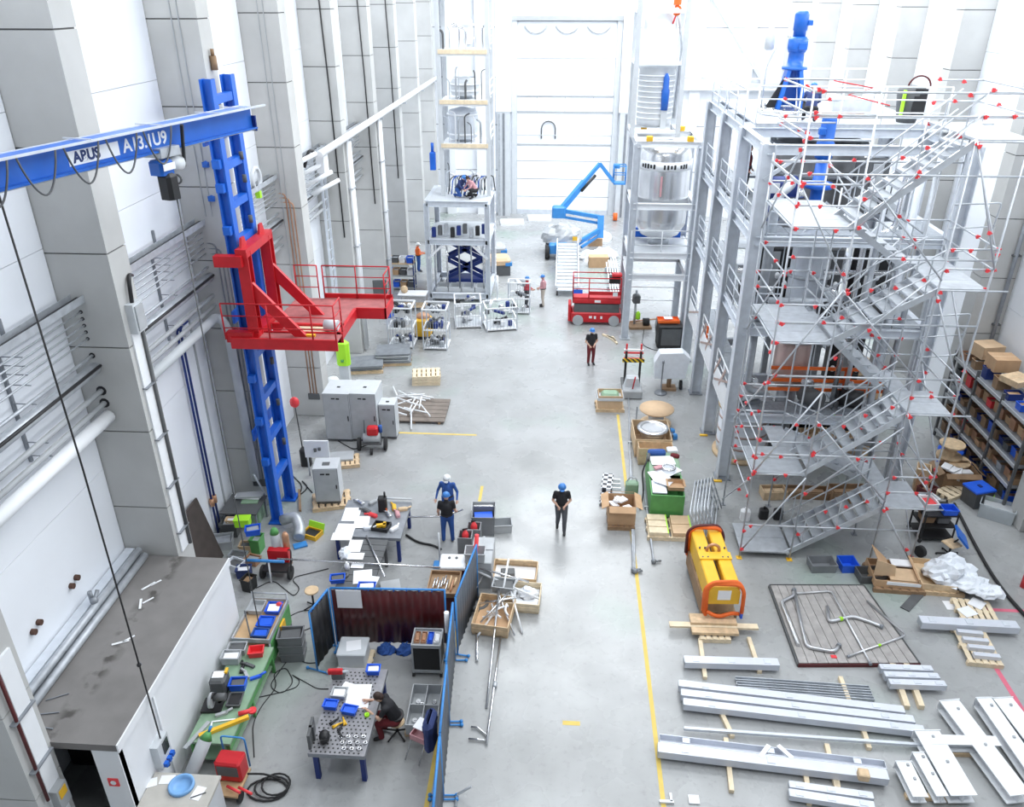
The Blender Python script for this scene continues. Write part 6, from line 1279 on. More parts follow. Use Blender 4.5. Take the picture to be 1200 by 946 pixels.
# wooden crates with tubes on them
def woodcrate(label, loc, rz, s, m='wood', fill=None):
    t = T('wooden_crate', label, 'crate', loc, rz)
    for sy in (-1, 1):
        for k in range(2): P('plank', M().b(-s[0]/2, s[0]/2, sy*s[1]/2-.012, sy*s[1]/2+.012, .1+k*(s[2]-.1)/2+.008, .1+(k+1)*(s[2]-.1)/2-.008), m, t)
    for sx in (-1, 1):
        for k in range(2): P('plank', M().b(sx*s[0]/2-.012, sx*s[0]/2+.012, -s[1]/2, s[1]/2, .1+k*(s[2]-.1)/2+.008, .1+(k+1)*(s[2]-.1)/2-.008), m, t)
    P('bottom', M().b(-s[0]/2, s[0]/2, -s[1]/2, s[1]/2, .08, .1), m, t)
    for y in (-s[1]/2+.08, s[1]/2-.08): P('skid', M().b(-s[0]/2, s[0]/2, y-.05, y+.05, 0, .08), m, t)
    if fill: P('lining', M().c(0, 0, .13, s[0]*.92, s[1]*.9, .05), fill, t)
    return t
woodcrate('shallow wooden crate with white parts, farthest by the screens', (-1.05, 18.15, 0), -.05, (1.25, .8, .35), 'wood', 'paper'); one('black_box', M().cb(0, 0, .07, .4, .28, .14, .02), 'dgrey', 'black box lying in the far wooden crate', 'box', (-1.25, 18.1, .16), .1); one('timber', M().beam((-.5, 0, .04), (.5, .1, .04), .06, .06), 'wood', 'timber lying across the far wooden crate', 'timber', (-1.05, 18.4, .35), -.1)
woodcrate('wooden crate with clear film, right of the tube heap', (-.85, 17.15, 0), -.05, (1.1, .9, .35), 'wood_pale', 'film')
binbox('grey bin with white fittings on the wooden crate edge', (-1.3, 17.25, .35), -.12, (.6, .42, .22), 'lgrey_plastic', 'dgrey'); one('film_bag', M().heap((0, 0, 0), .3, .24, .2, 3), 'film', 'clear film bag in the right wooden crate', 'bag', (-.65, 17.3, .16))
woodcrate('wooden crate holding the tube heap', (-1.5, 16.35, 0), -.12, (.95, 1.2, .4), 'wood', 'card'); one('wire_coil', M().tp(arc((0, 0, .12), .28, 0, 6.28, 14)[:-1], .07, 6, closed=True), 'dgrey', 'dark wire coil left of the tube heap', 'coil', (-2.0, 16.9, 0))
tubes = [((555, 668, .6), (632, 702, .3)), ((562, 666, .7), (620, 682, .5)), ((585, 690, .5), (570, 830, .03)), ((612, 672, .5), (560, 745, .1)), ((575, 672, .6), (603, 745, .1)), ((560, 708, .3), (608, 700, .5)), ((598, 690, .5), (612, 742, .03)), ((563, 730, .3), (600, 690, .5)), ((570, 668, .5), (548, 706, .5)), ((596, 655, .7), (590, 690, .5))]
for i, (a, b_) in enumerate(tubes):
    one('steel_tube', M().t(F(*a), F(*b_), .03, 8), 'stainless' if i % 3 else 'white_paint', 'bright steel tube in the heap on the wooden crate, %s' % ('pointing to the aisle', 'lying highest', 'hanging far forward', 'crossing from the right', 'steep in the middle', 'lying level', 'short and steep', 'rising to the right', 'on the left side', 'rearmost')[i], 'tube', group='tubes on the crate')
for i in range(5): one('white_tube', M().tp(fillet([(-.2, 0, .03), (.05, .05, .03), (.2, .2, .03)], .08, 3), .03, 6), 'white_paint', 'short white tube bend in the crate under the heap', 'tube', (-1.6+.09*i, 16.25+.07*((i*3) % 5), .18+.05*i), i*1.1, 'white bends')
lt = T('handrail_section', 'long steel tube with side branches lying on the aisle floor', 'tube', at(578, 800), 0)
P('tube', M().t(F(570, 872, .05), F(588, 738, .05), .032, 8), 'stainless', lt, W=True); P('branch', M().t(F(571, 868, .05), F(549, 866, .05), .025, 6), 'stainless', lt, W=True); P('branch', M().tp([F(571, 862, .05), F(560, 853, .05), F(552, 852, .05)], .025, 6), 'stainless', lt, W=True); P('collar', M().t(F(579.5, 806, .05), F(580.3, 800, .05), .055, 8), 'galv', lt, W=True)
one('steel_tube', M().t(F(559, 775, .04), F(559.5, 726, .04), .04, 8), 'stainless', 'short straight steel tube on the floor left of the long one', 'tube'); one('bent_handrail', M().tp([F(534, 946, .05), F(535, 932, .05), F(552, 922, .35)], .03, 8), 'galv', 'bent handrail end at bottom edge by the screens', 'tube')
# ------------------------------------------------------------------ floor goods further back on the left
def cage(label, loc, rz, s, kind):
    t = T('mesh_cage', label, 'cage', loc, rz, 'white framed cages of parts')
    X, Y, Z = s[0]/2, s[1]/2, s[2]
    for x in (-X, X):
        for y in (-Y, Y): P('post', M().c(x, y, Z/2, .055, .055, Z), 'galv_light', t)
    for z in (.1, Z/2, Z):
        P('frame', M().b(-X, X, -Y-.03, -Y+.03, z-.03, z+.03).b(-X, X, Y-.03, Y+.03, z-.03, z+.03).b(-X-.03, -X+.03, -Y, Y, z-.03, z+.03).b(X-.03, X+.03, -Y, Y, z-.03, z+.03), 'white_paint', t)
    P('floor', M().b(-X, X, -Y, Y, .08, .12), 'lgrey_paint', t)
    for z in (.12, Z/2, Z*.85):
        for k in range(14 if kind else 4):
            P('valve', M().cb(R.uniform(-X+.15, X-.15), R.uniform(-Y+.15, Y-.15), z+.16, .2, .18, .28, .04) if k % 2 else M().t((R.uniform(-X+.2, X-.2), R.uniform(-Y+.2, Y-.2), z+.05), (R.uniform(-X+.2, X-.2), R.uniform(-Y+.2, Y-.2), z+.3), .08, 8), R.choice(('dgrey', 'white_paint', 'galv', 'dblue', 'stainless', 'black', 'galv_dark')), t)
    for k in range(10):
        P('wire', M().t((-X+2*X*k/9, -Y-.03, .1), (-X+2*X*k/9, -Y-.03, Z), .008, 4), 'galv', t)
    return t
cage('white framed cage full of valves, left of the pair', (-7.4, 35.0, 0), 0, (1.15, 1.1, 2.0), 1); cage('white framed cage full of valves, right of the pair', (-5.75, 34.9, 0), 0, (1.1, 1.1, 2.0), 1)
cage('low white frame before the far left module', (-4.6, 37.9, 0), .15, (1.3, 1.5, 1.3), 0); cage('low white frame beside the red shirted worker', (-2.95, 37.5, 0), .25, (1.5, 1.2, 1.2), 0); cage('tall narrow white frame near the aisle', (-2.1, 39.6, 0), 0, (1.1, .6, 1.7), 0)
stuffed('orange_machine', 'orange and black machine between the two valve cages', 'machine', (-6.55, 36.0, 0), 0, [('body', M().cb(0, 0, .55, .75, .8, .9, .08), 'yellow'), ('base', M().b(-.4, .4, -.45, .45, 0, .15), 'black'), ('head', M().ball((0, 0, 1.05), .35, .3, .2), 'copper')])
for i, (px, py, n_, lab) in enumerate(((462, 423, 5, 'stack of grey steel sheets on a pallet, tall one'), (429, 432, 3, 'low stack of grey steel sheets behind the cabinets'))):
    x, y, _ = at(px, py); pallet('pallet under the %s steel sheets' % ('tall', 'low')[i], (x, y, 0), .15, 1.6, 1.2, 'wood')
    for k in range(n_): one('steel_sheet', M().c(R.uniform(-.06, .06), R.uniform(-.06, .06), .04, 1.5, 1.2, .06, R.uniform(-.08, .08)), 'grey_paint' if k % 2 else 'galv_dark', '%s, sheet %s' % (lab, ('lowest', 'second', 'third', 'fourth', 'top')[k]), 'sheet', (x, y, .143+.09*k), .15, 'stacked steel sheets')
mat('old_plank', (.22, .185, .16), .8, var=.2)
pp = T('plank_pallet', 'low plank platform with scattered tubes beside the cabinets', 'platform', at(478, 483), 0)
for k in range(6): P('plank', M().b(-1.0, 1.6, -.95+.33*k, -.65+.33*k, .08, .13), 'old_plank', pp)
for x in (-.8, .4, 1.4): P('skid', M().b(x-.05, x+.05, -.95, 1.0, 0, .08), 'brown', pp)
for i in range(16):
    a = R.uniform(0, 3.1); one('white_tube', M().t((-.55, 0, .04), (.55, 0, .04), .03, 6), 'white_paint', 'thin white tube scattered on the plank platform', 'tube', tuple(F(463+R.uniform(0, 40), 460+R.uniform(0, 28), (.145+.02*i))), a, 'scattered white tubes')
one('white_tube', M().tp(fillet([(0, 0, .04), (-.2, 1.2, .3), (-.5, 1.3, .3)], .1, 3), .035, 6), 'white_paint', 'bent white tube leaning over the platform front', 'tube', at(482, 505))
for i in range(3): pallet('wooden pallet in the stack past the platform, %s' % ('lowest', 'middle', 'top')[i], tuple(Vector(at(500, 447))+Vector((0, 0, .145*i))), .1+.03*i, 1.2, .9, 'wood_pale', group='stacked pallets')
tbl = stuffed('parts_table', 'white parts table with brown ball of rope by the cages', 'table', at(485, 362), 0, [('top', M().b(-.75, .75, -.4, .4, .85, .9), 'white_paint'), ('rope_ball', M().ball((-.45, 0, 1.08), .2), 'wood'), ('shelf', M().b(-.7, .7, -.35, .35, .2, .24), 'wood')])
for x in (-.7, .7):
    for y in (-.35, .35): P('leg', M().c(x, y, .42, .05, .05, .85), 'galv', tbl)
one('standing_board', M().b(-.35, .35, -.06, .06, 0, 2.0), 'dgrey', 'dark grey panel leaning upright near the far left columns', 'panel', at(448, 372), .15)
for i, (px, py) in enumerate(((455, 360), (456, 371))): one('blue_drum', M().lz(0, 0, [(.22, 0), (.25, .05), (.25, .5), (.2, .56)], 14), 'bin_blue', '%s blue drum by the dark panel' % ('rear', 'front')[i], 'drum', at(px, py))
sh = T('supply_shelf', 'grey supply shelf with blue and white goods at the far left', 'shelf', at(470, 338), 0)
for z in (.1, .8, 1.5): P('board', M().b(-.85, .85, -.35, .35, z, z+.05), 'grey_paint' if z < 1 else 'wood', sh)
for x in (-.82, .82):
    for y in (-.3, .3): P('post', M().c(x, y, .9, .06, .06, 1.8), 'dblue', sh)
for i in range(12): binbox(['white carton at shelf far left end', 'blue bin on the supply shelf bottom', 'brown box on supply shelf bottom right', 'dark bin on the supply shelf bottom', 'white bin, shelf middle board left', 'blue bin, shelf middle board', 'brown bin, shelf middle board right', 'dark bin at shelf middle right end', 'white goods on shelf top left', 'blue goods on shelf top', 'brown goods on shelf top right', 'dark goods on shelf top right end'][i], (sh.location.x-.62+.41*(i % 4), sh.location.y, (.155, .855, 1.555)[i//4]), 0, (.34, .5, .3), ('paper', 'bin_blue', 'card', 'dgrey')[(i+i//4) % 4], 'galv')
for i, (px, py, lab) in enumerate(((583, 320, 'pale sheet covered crate by the far module right side'), (578, 305, 'grey wrapped bundle behind the covered crate'), (600, 262, 'flat white panel by the far door'), (632, 257, 'flat white panel with dark edge by the far door'))):
    if i < 2: stuffed('covered_crate', lab, 'crate', at(px, py), .2, [('crate', M().b(-.7, .7, -.6, .6, 0, .7), 'dgrey'), ('cover', M().cb(0, 0, .85, 1.5, 1.3, .4, .15), ('card_light', 'lgrey_plastic')[i]), ('blue_strip', M().b(.4, .8, -.66, .66, .6, .8), 'sky_blue')])
    else: one('insulation_board', M().cb(0, 0, .1, 1.7, 1.2, .2, .03), 'white_paint', lab, 'panel', at(px, py), .1)
one('chain_post', M().t((0, 0, 0), (0, 0, 1.4), .06, 8).lz(0, 0, [(.22, 0), (.22, .06)], 14), 'white_paint', 'white striped post by the far module', 'post', at(583, 352))

# ================================================================== aisle goods on the right
stuffed('parts_pallet_box', 'cardboard box on grey tray in the aisle middle', 'box', at(714, 478), .03, [('body', M().tray(0, 0, .145, .95, .7, .55, .02), 'card_light'), ('tray', M().tray(0, 0, .5, 1.05, .8, .12, .02), 'lgrey_paint'), ('contents', M().cb(0, 0, .62, .7, .5, .2, .08), 'pale_green')])
pallet('wooden pallet under the aisle cardboard box', at(714, 478), .03, 1.15, .85, 'wood')
sk = T('pallet_stacker', 'electric pallet stacker with yellow and black bumper and red mast lights', 'stacker', at(740, 462), 0)
P('chassis', M().cb(0, -.15, .22, .8, .7, .35, .05), 'grey_paint', sk); P('hood', M().ex([(-.35, .3), (.35, .3), (.25, .75), (-.25, .75)], 'y', -.1, .3), 'lgrey_paint', sk)
for x in (-.3, .3): P('mast_rail', M().c(x, .35, .95, .09, .12, 1.7), 'black', sk); P('red_lamp', M().c(x, .35, 1.95, .07, .07, .35), 'clip_red', sk); P('fork', M().b(x-.08, x+.08, .4, 1.4, .05, .12), 'dgrey', sk)
for k in range(4): P('crossbar', M().b(-.4, .4, .3, .4, 1.45+.13*k, 1.5+.13*k), 'white_paint' if k % 2 else 'clip_red', sk)
P('bumper', M().b(-.45, .45, .22, .3, 1.35, 1.5), 'hazard', sk)
for x in (-.35, .35): P('wheel', M().t((x-.05, -.35, .1), (x+.05, -.35, .1), .1, 12), 'rubber', sk)
P('tiller', M().t((0, -.3, .4), (.05, -.55, 1.05), .03, 8), 'red', sk)
one('barrier_post', M().lz(0, 0, [(.26, 0), (.26, .05), (.06, .08), (.03, .1), (.03, 1.35), (.05, 1.38), (.05, 1.5), (.02, 1.52)], 18), 'galv_dark', 'grey barrier post with round base in the aisle', 'post', at(774, 461))
one('barrier_post', M().lz(0, 0, [(.2, 0), (.2, .04), (.03, .06), (.025, 1.2), (.02, 1.22)], 16), 'galv_dark', 'thin dark post behind the wooden tank crate', 'post', at(744, 510))
stuffed('tarp_bundle', 'white sheet draped over a stand beside the tower legs', 'cover', (4.72, 30.9, 0), 0, [('sheet', M().ex([(-.65, .55), (.6, .6), (.75, 1.5), (.45, 1.75), (-.5, 1.7), (-.7, 1.3)], 'y', -.25, .3), 'film'), ('stand', M().t((0, 0, 0), (0, 0, .6), .1, 8).b(-.3, .3, -.25, .25, 0, .1), 'brown'), ('wheel', M().t((.45, 0, .2), (.55, 0, .2), .2, 12), 'rubber')])
stuffed('black_machine', 'black cube shaped machine with orange top by the far right module', 'machine', at(783, 405), .05, [('body', M().cb(0, 0, .6, 1.15, .9, 1.1, .06), 'black'), ('panel', M().b(-.45, .45, -.48, -.45, .2, 1.0), 'dgrey'), ('orange_tray', M().tray(-.1, .1, 1.2, 1.0, .6, .12, .03), 'orange'), ('frame', M().tp(fillet([(-.6, -.4, .1), (-.75, -.3, 1.2), (-.6, .3, 1.3)], .15, 3), .03, 6), 'dgrey'), ('papers', M().c(-.1, .1, 1.36, .4, .3, .02), 'paper'), ('side_box', M().cb(.85, .1, .45, .4, .7, .9, .05), 'dgrey')])
stuffed('drill_stand', 'dark drilling unit with lime bottle on the far module floor', 'machine', at(748, 383), .1, [('base', M().b(-.5, .6, -.4, .4, 0, .12), 'brown'), ('column', M().t((-.2, .1, .1), (-.2, .1, 1.9), .06, 8), 'galv'), ('head', M().cb(-.2, 0, 1.5, .35, .4, .4, .05), 'dgrey'), ('bottle', M().lz(-.1, -.2, [(.12, .5), (.12, .8), (.04, .9)], 10), 'lime'), ('drum', M().t((.2, -.1, .3), (.5, -.1, .3), .2, 12), 'black'), ('pipe', M().t((-.4, .2, .2), (1.1, .3, .3), .04, 8), 'copper')])
for i in range(3): one('timber', M().beam((-.4, 0, .05), (.4, .12*i, .05), .1, .08), 'wood_pale', 'pale timber offcut by the red lift, %s' % ('left', 'middle', 'right')[i], 'timber', tuple(F(713+5*i, 396+2*i)), 2.3-.4*i, 'timber offcuts')
cable('thin grey cable curling on the floor by the black machine', FP((755, 385), (752, 405), (770, 412), (782, 408)), .015)
one('orange_drum', M().t((-.15, 0, .3), (.15, 0, .3), .28, 16), 'orange', 'orange reel against the guide column by the far door', 'reel', (3.9, 58.9, 0))
carton('brown cardboard box on the floor behind red lift', at(701, 312), .05, (1.2, .7, .65), 'card', False)
carton('brown cardboard box among the sheets by boom lift', at(697, 287), .1, (.9, .7, .5), 'card', False)
for i, (px, py) in enumerate(((690, 303), (706, 281), (712, 300))): one('film_heap', M().heap((0, 0, 0), .8, .6, .5, i).heap((.5, .2, 0), .5, .5, .4, i+4), 'film', 'crumpled white film heap, %s' % ('beside the grey cover', 'behind the cardboard box', 'right of cardboard box')[i], 'film', at(px, py), i)
# wooden crate with steel vessel
woodcrate('open wooden crate holding a steel bowl in aisle', (3.5, 25.9, 0), .02, (1.3, 1.5, .75), 'wood', 'brown')
stuffed('steel_bowl', 'round steel bowl lying in the open wooden crate', 'vessel', (3.55, 26.0, .16), 0, [('rim', M().lz(0, 0, [(.42, .55), (.56, .55), (.58, .62), (.42, .66), (.40, .6)], 26), 'stainless'), ('bowl', M().lz(0, 0, [(.1, 0), (.35, .1), (.46, .35), (.48, .58)], 26), 'stainless'), ('lining', M().lz(0, 0, [(.05, .2), (.4, .5)], 20), 'brown')])
stuffed('cable_spool', 'round pale wooden cable spool behind the steel bowl crate', 'spool', at(768, 497), 0, [('top_disc', M().lz(0, 0, [(.62, .62), (.66, .65), (.66, .7), (.05, .72)], 26), 'card_light'), ('core', M().lz(0, 0, [(.3, .08), (.3, .62)], 16), 'lgrey_paint'), ('bottom_disc', M().lz(0, 0, [(.6, 0), (.6, .08)], 26), 'wood')])
for i, (px, py) in enumerate(((784, 508), (787, 514), (751, 504))): stuffed('blue_bundle', ['blue strap bundle right of the crate, rear', 'blue strap bundle right of the crate, front', 'blue bag left of the cable spool'][i], 'bundle', at(px, py), .1, [('pack', M().cb(0, 0, .1, .42, .22, .2, .05), 'sky_blue'), ('tie', M().b(-.03, .03, -.12, .12, 0, .21), 'dgrey')])
woodcrate('small slatted wooden crate in front of the bowl crate', (3.55, 24.85, 0), .02, (1.2, .5, .7), 'wood', None)
# green container with lids and cardboard
gr = T('green_container', 'open green steel container with sheets and cartons on top', 'container', (3.62, 22.6, 0), -.03)
P('tub', M().tray(0, 0, .12, 1.05, 2.6, .8, .04), 'green', gr); P('base', M().b(-.45, .45, -1.2, 1.2, 0, .12), 'dgrey', gr); P('lid', M().c(0, .6, .95, 1.0, 1.35, .05, 0, .02), 'pale_green', gr)
P('near_lid', M().c(-.25, -.85, .94, .45, .7, .04), 'film', gr)
carton('small open carton on the green container', (3.85, 21.75, .97), 0, (.5, .45, .14), 'card', True)
for i, (x, y, a, w_) in enumerate(((3.4, 22.4, .3, .6), (3.75, 22.7, .7, .7), (3.6, 23.3, .1, .8), (3.5, 22.0, 1.0, .4))): sheet(['pale sheet on green container front left', 'pale sheet in the middle of the container', 'large mint sheet at the container rear', 'small sheet at container edge'][i], (x, y, .98+.012*i), a, w_, .55, 'film' if i % 2 else 'paper', 'packing_sheet')
stuffed('hand_grinder', 'black grinder with cable hanging over the container side', 'tool', (3.0, 22.9, 0), 0, [('hose', M().tp(fillet([(.1, .3, 1.1), (-.1, .0, .8), (-.05, -.6, .3), (-.2, -1.1, .04)], .3, 4), .03, 6), 'black'), ('grip', M().t((.1, .3, 1.05), (.15, .6, 1.12), .06, 8), 'dgrey')])
stuffed('coiled_ring', 'steel ring and rag on top of the green container', 'ring', (3.75, 22.75, 1.03), 0, [('ring', M().tp(arc((0, 0, .05), .2, 0, 6.28, 14)[:-1], .04, 6, closed=True), 'stainless'), ('rag', M().c(-.35, 0, .04, .3, .16, .05, .5), 'cloth_pink')])
one('blue_wrap', M().cb(0, 0, .08, .6, .25, .16, .05), 'cloth_blue', 'blue wrapped bundle at the rear of the green container', 'bundle', (3.45, 23.75, .98), .1); one('red_wrap', M().cb(0, 0, .06, .3, .16, .12, .04), 'cloth_dred', 'dark red cloth at the rear right of container', 'cloth', (4.05, 23.6, .98), -.3); one('white_wrap', M().cb(0, 0, .05, .35, .3, .1, .03), 'paper', 'white packet at the rear right of container', 'packet', (4.0, 24.0, .98), .1)
# pallets with flat boxes
for i in range(2):
    x, y = 3.25+.72*i, 20.7; pallet('pallet of flat cartons by yellow beam, %s' % ('left', 'right')[i], (x, y, 0), 0, .7, 1.05, 'wood_pale', 4)
    for k in range(3 if i == 0 else 2): one('flat_carton', M().c(0, 0, .07, .6, .3 if i == 0 else .46, .13), 'wood_pale' if i == 0 else 'card_light', 'flat pale carton on the %s aisle pallet, %s' % (('left', 'right')[i], ('near', 'middle', 'far')[k]), 'carton', (x, y-.33+.34*k if i == 0 else y-.24+.49*k, .143), 0, 'flat cartons')
    one('yellow_strap', M().b(-.015, .015, -.5, .5, 0, .012), 'lime', 'yellow strap over the %s flat cartons' % ('left', 'right')[i], 'strap', (x+.28, y, .276))
# cardboard box with parts and chevron stack
pallet('wooden pallet under the open cardboard box in the aisle', (2.13, 21.1, 0), 0, .85, .95, 'brown', 5)
carton('open cardboard box full of white parts in the aisle', (2.13, 21.15, .145), .0, (.85, .85, .62), 'card', True, 'paper')
for i in range(3): one('profile_pack', M().c(0, 0, .06+.0, .36, .95, .12), 'chevron', 'chevron patterned profile pack, %s in the stack' % ('lowest', 'middle', 'top')[i], 'profiles', (1.72+.03*i, 22.4+.25*i, .13*i), -.12, 'chevron profile packs')
for k in range(6): one('white_profile', M().b(-.14, .14, -.03, .03, 0, .3), 'white_paint', 'white end cap leaning beside the chevron packs, %s' % ('nearest', 'second', 'third', 'fourth', 'fifth', 'farthest')[k], 'profile', (2.08, 21.85+.26*k, 0), 0, 'white end caps')
stuffed('glass_jar', 'grey green metal canister behind the open cardboard box', 'canister', (2.55, 22.4, 0), 0, [('body', M().cb(0, 0, .35, .42, .3, .7, .05), 'pale_green'), ('handle', M().tp(arc((0, 0, .72), .15, 0, math.pi, 8, 'xz'), .02, 6), 'galv')])
# long thin pipes on the floor by the line
for i, (a, b_) in enumerate((((736, 452, 0), (742, 670, 0)), ((740, 540, 0), (744, 672, 0)), ((753, 560, 0), (766, 660, 0)))):
    q = T('floor_pipe', 'thin steel pipe on the floor along yellow line, %s' % ('longest', 'short left', 'short right')[i], 'pipe', F(*b_), 0, 'thin pipes along the line')
    P('pipe', M().t(F(*a)+Vector((0, 0, .05)), F(*b_)+Vector((0, 0, .05)), .035, 8), 'galv', q, W=True); P('end_fitting', M().ball(F(*b_)+Vector((0, 0, .07)), .08).t(F(*b_)+Vector((0, 0, .06)), F(*b_)+Vector((.22, .05, .06)), .03, 6), 'galv_dark', q, W=True)
    P('clip', M().c(*(F(*a).lerp(F(*b_), .4)+Vector((.08, 0, .05))), .3, .06, .08), 'lgrey_paint', q, W=True)
# yellow lifting beam with orange slings
pallet('timber pallet stack under the yellow lifting beam', (4.5, 17.95, 0), .02, .95, 2.2, 'brown', 5)
yb = T('lifting_beam', 'yellow lifting beam with orange slings on timber supports', 'lifting beam', (4.42, 17.85, .145), .05)
for k in range(3): P('support', M().b(-.42, .42, -.95+.8*k, -.7+.8*k, 0, .55), 'wood', yb)
P('side_stack', M().b(-.46, -.34, -1.05, 1.15, 0, .5), 'brown', yb)
for x in (-.24, .24): P('girder', M().cb(x, 0, .86, .36, 2.5, .6, .03), 'yellow', yb)
P('gap_plate', M().b(-.07, .07, -1.2, 1.2, .6, .9), 'black', yb); P('centre_plate', M().b(-.44, .44, -.18, .12, 1.16, 1.2), 'yellow', yb)
for x in (-.34, -.2, .2, .34):
    for y in (-.1, .32): P('bolt', M().t((x, y, 1.16), (x, y, 1.215), .025, 6), 'dgrey', yb)
P('end_plate', M().ex([(-.42, .6), (.42, .6), (.42, 1.0), (.3, 1.16), (-.3, 1.16), (-.42, 1.0)], 'y', -1.3, -1.25), 'yellow', yb); P('label', M().b(-.16, .18, -1.315, -1.3, .75, 1.05), 'paper', yb)
P('shackle', M().tp(arc((0, .22, 1.2), .17, -.3, math.pi+.3, 10, 'xz'), .045, 8), 'copper', yb)
for nm, yy, zz_ in (('front', -1.32, 0), ('rear', 1.12, 0)):
    for k in range(3): P('sling', M().tp(fillet([(-.42-.05*k, yy-.03*k, .25+.1*k), (-.46-.03*k, yy, 1.15), (-.3, yy+.02, 1.27+.03*k), (.35, yy+.03*k, 1.26+.03*k), (.5, yy-.02*k, 1.05), (.52, yy-.03, .35)], .14, 3), .05, 8), 'orange' if k < 2 or nm == 'front' else 'dred', yb)
P('sling_loop', M().tp(fillet([(-.42, -1.35, .4), (-.1, -1.38, .22), (.25, -1.36, .35), (.45, -1.33, .3)], .2, 3), .05, 8), 'orange', yb); P('blue_tag', M().c(.52, -1.32, .35, .06, .12, .36), 'bin_blue', yb)
stuffed('plank_stack', 'pale planks across a small pallet before the yellow beam', 'planks', at(835, 741), .02, [('long_plank', M().b(-1.15, 1.15, -.09, .09, .19, .25), 'wood_pale'), ('plank', M().b(-.6, .6, -.3, -.1, .17, .25), 'wood'), ('plank', M().b(-.6, .6, -.02, .2, .25, .33), 'wood'), ('plank', M().b(-.58, .58, .22, .4, .17, .27), 'wood')])
pallet('small white pallet under the pale planks', tuple(F(835, 743)), .02, .82, .7, 'wood_pale', 5)
# ------------------------------------------------------------------ steel profiles laid out on timbers
def timbers(lab, pts, s=.1):
    for i, (a, b_) in enumerate(pts):
        one('timber', M().beam(F(*a)+Vector((0, 0, s/2)), F(*b_)+Vector((0, 0, s/2)), s, s), 'wood_pale', lab % ('left', 'right', 'middle')[i], 'timber', None, 0, 'support timbers')
mat('alu_white', (.66, .69, .76), .4, .1, var=.05, scale=3)
def profile(label, a, b_, w_, h_, z, kind='box', m='alu_white', bolts=True):
    t = T('steel_profile', label, 'profile', (a[0], a[1], z), 0, 'profiles laid out on timbers'); p0, p1 = Vector((*a, z+h_/2+.003)), Vector((*b_, z+h_/2+.003))
    mb = M()
    if kind == 'u': mb.ch(p0, p1, w_, h_, .02)
    elif kind == 'i': mb.ib(p0, p1, w_, h_, .02)
    else: mb.beam(p0, p1, w_, h_)
    P('body', mb, m, t, W=True)
    d = (p1-p0).normalized()
    if bolts:
        for s in (.12, .5, .88): P('bolt_plate', M().c(*(p0.lerp(p1, s)+Vector((0, 0, h_/2+.006))), .16, w_*.6, .012, math.atan2(d.y, d.x)), 'galv_light', t, W=True)
    for e in (p0-d*.006, p1+d*.006): P('end_cap', M().beam(e-d*.006, e+d*.006, w_*.9, h_*.9), 'galv', t, W=True)
    return t
timbers('timber under the single short profile, %s one', [((820, 752), (826, 797)), ((877, 750), (890, 790))])
profile('single short pale profile on two timbers', (3.35, 15.0), (5.65, 15.05), .24, .18, .1)
timbers('timber under the thin channels, %s one', [((984, 796), (994, 823)),])
for k in range(3): profile('thin grey channel of the group of three, %s' % ('rear', 'middle', 'front')[k], (4.55, 14.62-.16*k), (7.7, 14.52-.16*k), .11, .1, .02, 'u', 'galv', False)
timbers('timber under the three long profiles, %s one', [((845, 838), (858, 866)), ((1010, 855), (1018, 880))])
for k in range(3): profile('long pale profile of the group of three, %s' % ('rear', 'middle', 'front')[k], (3.12+.02*k, 14.22-.28*k), (8.2+.12*k, 13.74-.27*k), .2, .18, .1, 'box')
profile('single thin square tube on the floor', (3.1, 13.0), (8.4, 12.87), .07, .07, .1, 'box', 'galv_light', False)
timbers('timber under the wide channel pair, %s one', [((850, 868), (857, 930)), ((968, 875), (982, 935))])
profile('wide pale channel with plates at front, rear half', (2.5, 12.6), (7.25, 12.2), .22, .17, .1, 'u'); profile('wide pale channel with plates at front, near half', (2.44, 12.33), (7.2, 11.93), .26, .2, .1, 'box')
for i, (px, py, a) in enumerate(((896, 881, .9), (920, 882, 2.2))): one('end_bracket', M().b(-.2, .2, -.05, .05, 0, .03), 'white_paint', 'white bracket plate resting on the front channel, %s' % ('left', 'right')[i], 'bracket', tuple(F(px, py, .28)), a)
one('wood_wedge', M().cb(0, 0, .08, .22, .22, .16, .02), 'wood', 'wooden wedge block on the front channel end', 'wedge', tuple(F(1011, 911, .3)), -.1)
profile('pale profile at the bottom edge, rear one', (5.1, 11.62), (6.75, 11.45), .16, .14, .1); profile('pale profile at the bottom edge, front one', (5.05, 11.42), (6.7, 11.22), .18, .14, .1)
timbers('timber under the bottom edge profiles, %s one', [((943, 905), (948, 945)), ((978, 905), (984, 945))])
one('floor_plate_white', M().c(0, 0, .02, .22, .2, .03), 'white_paint', 'white square plate on yellow line at the bottom edge', 'plate', at(813, 938)); one('white_clip', M().c(0, 0, .03, .3, .06, .05).c(.1, .1, .03, .05, .2, .05), 'white_paint', 'white clip piece on the yellow line at bottom', 'clip', at(781, 941))
# short beams
timbers('timber under the short beam group, %s one', [((1045, 782), (1062, 832)), ((1061, 782), (1079, 832))], .13)
for k in range(3): profile('short pale beam of the group of three, %s' % ('rear', 'middle', 'front')[k], (8.1+.03*k, 15.05-.24*k), (9.35+.06*k, 15.07-.24*k), .17, .16, .13)
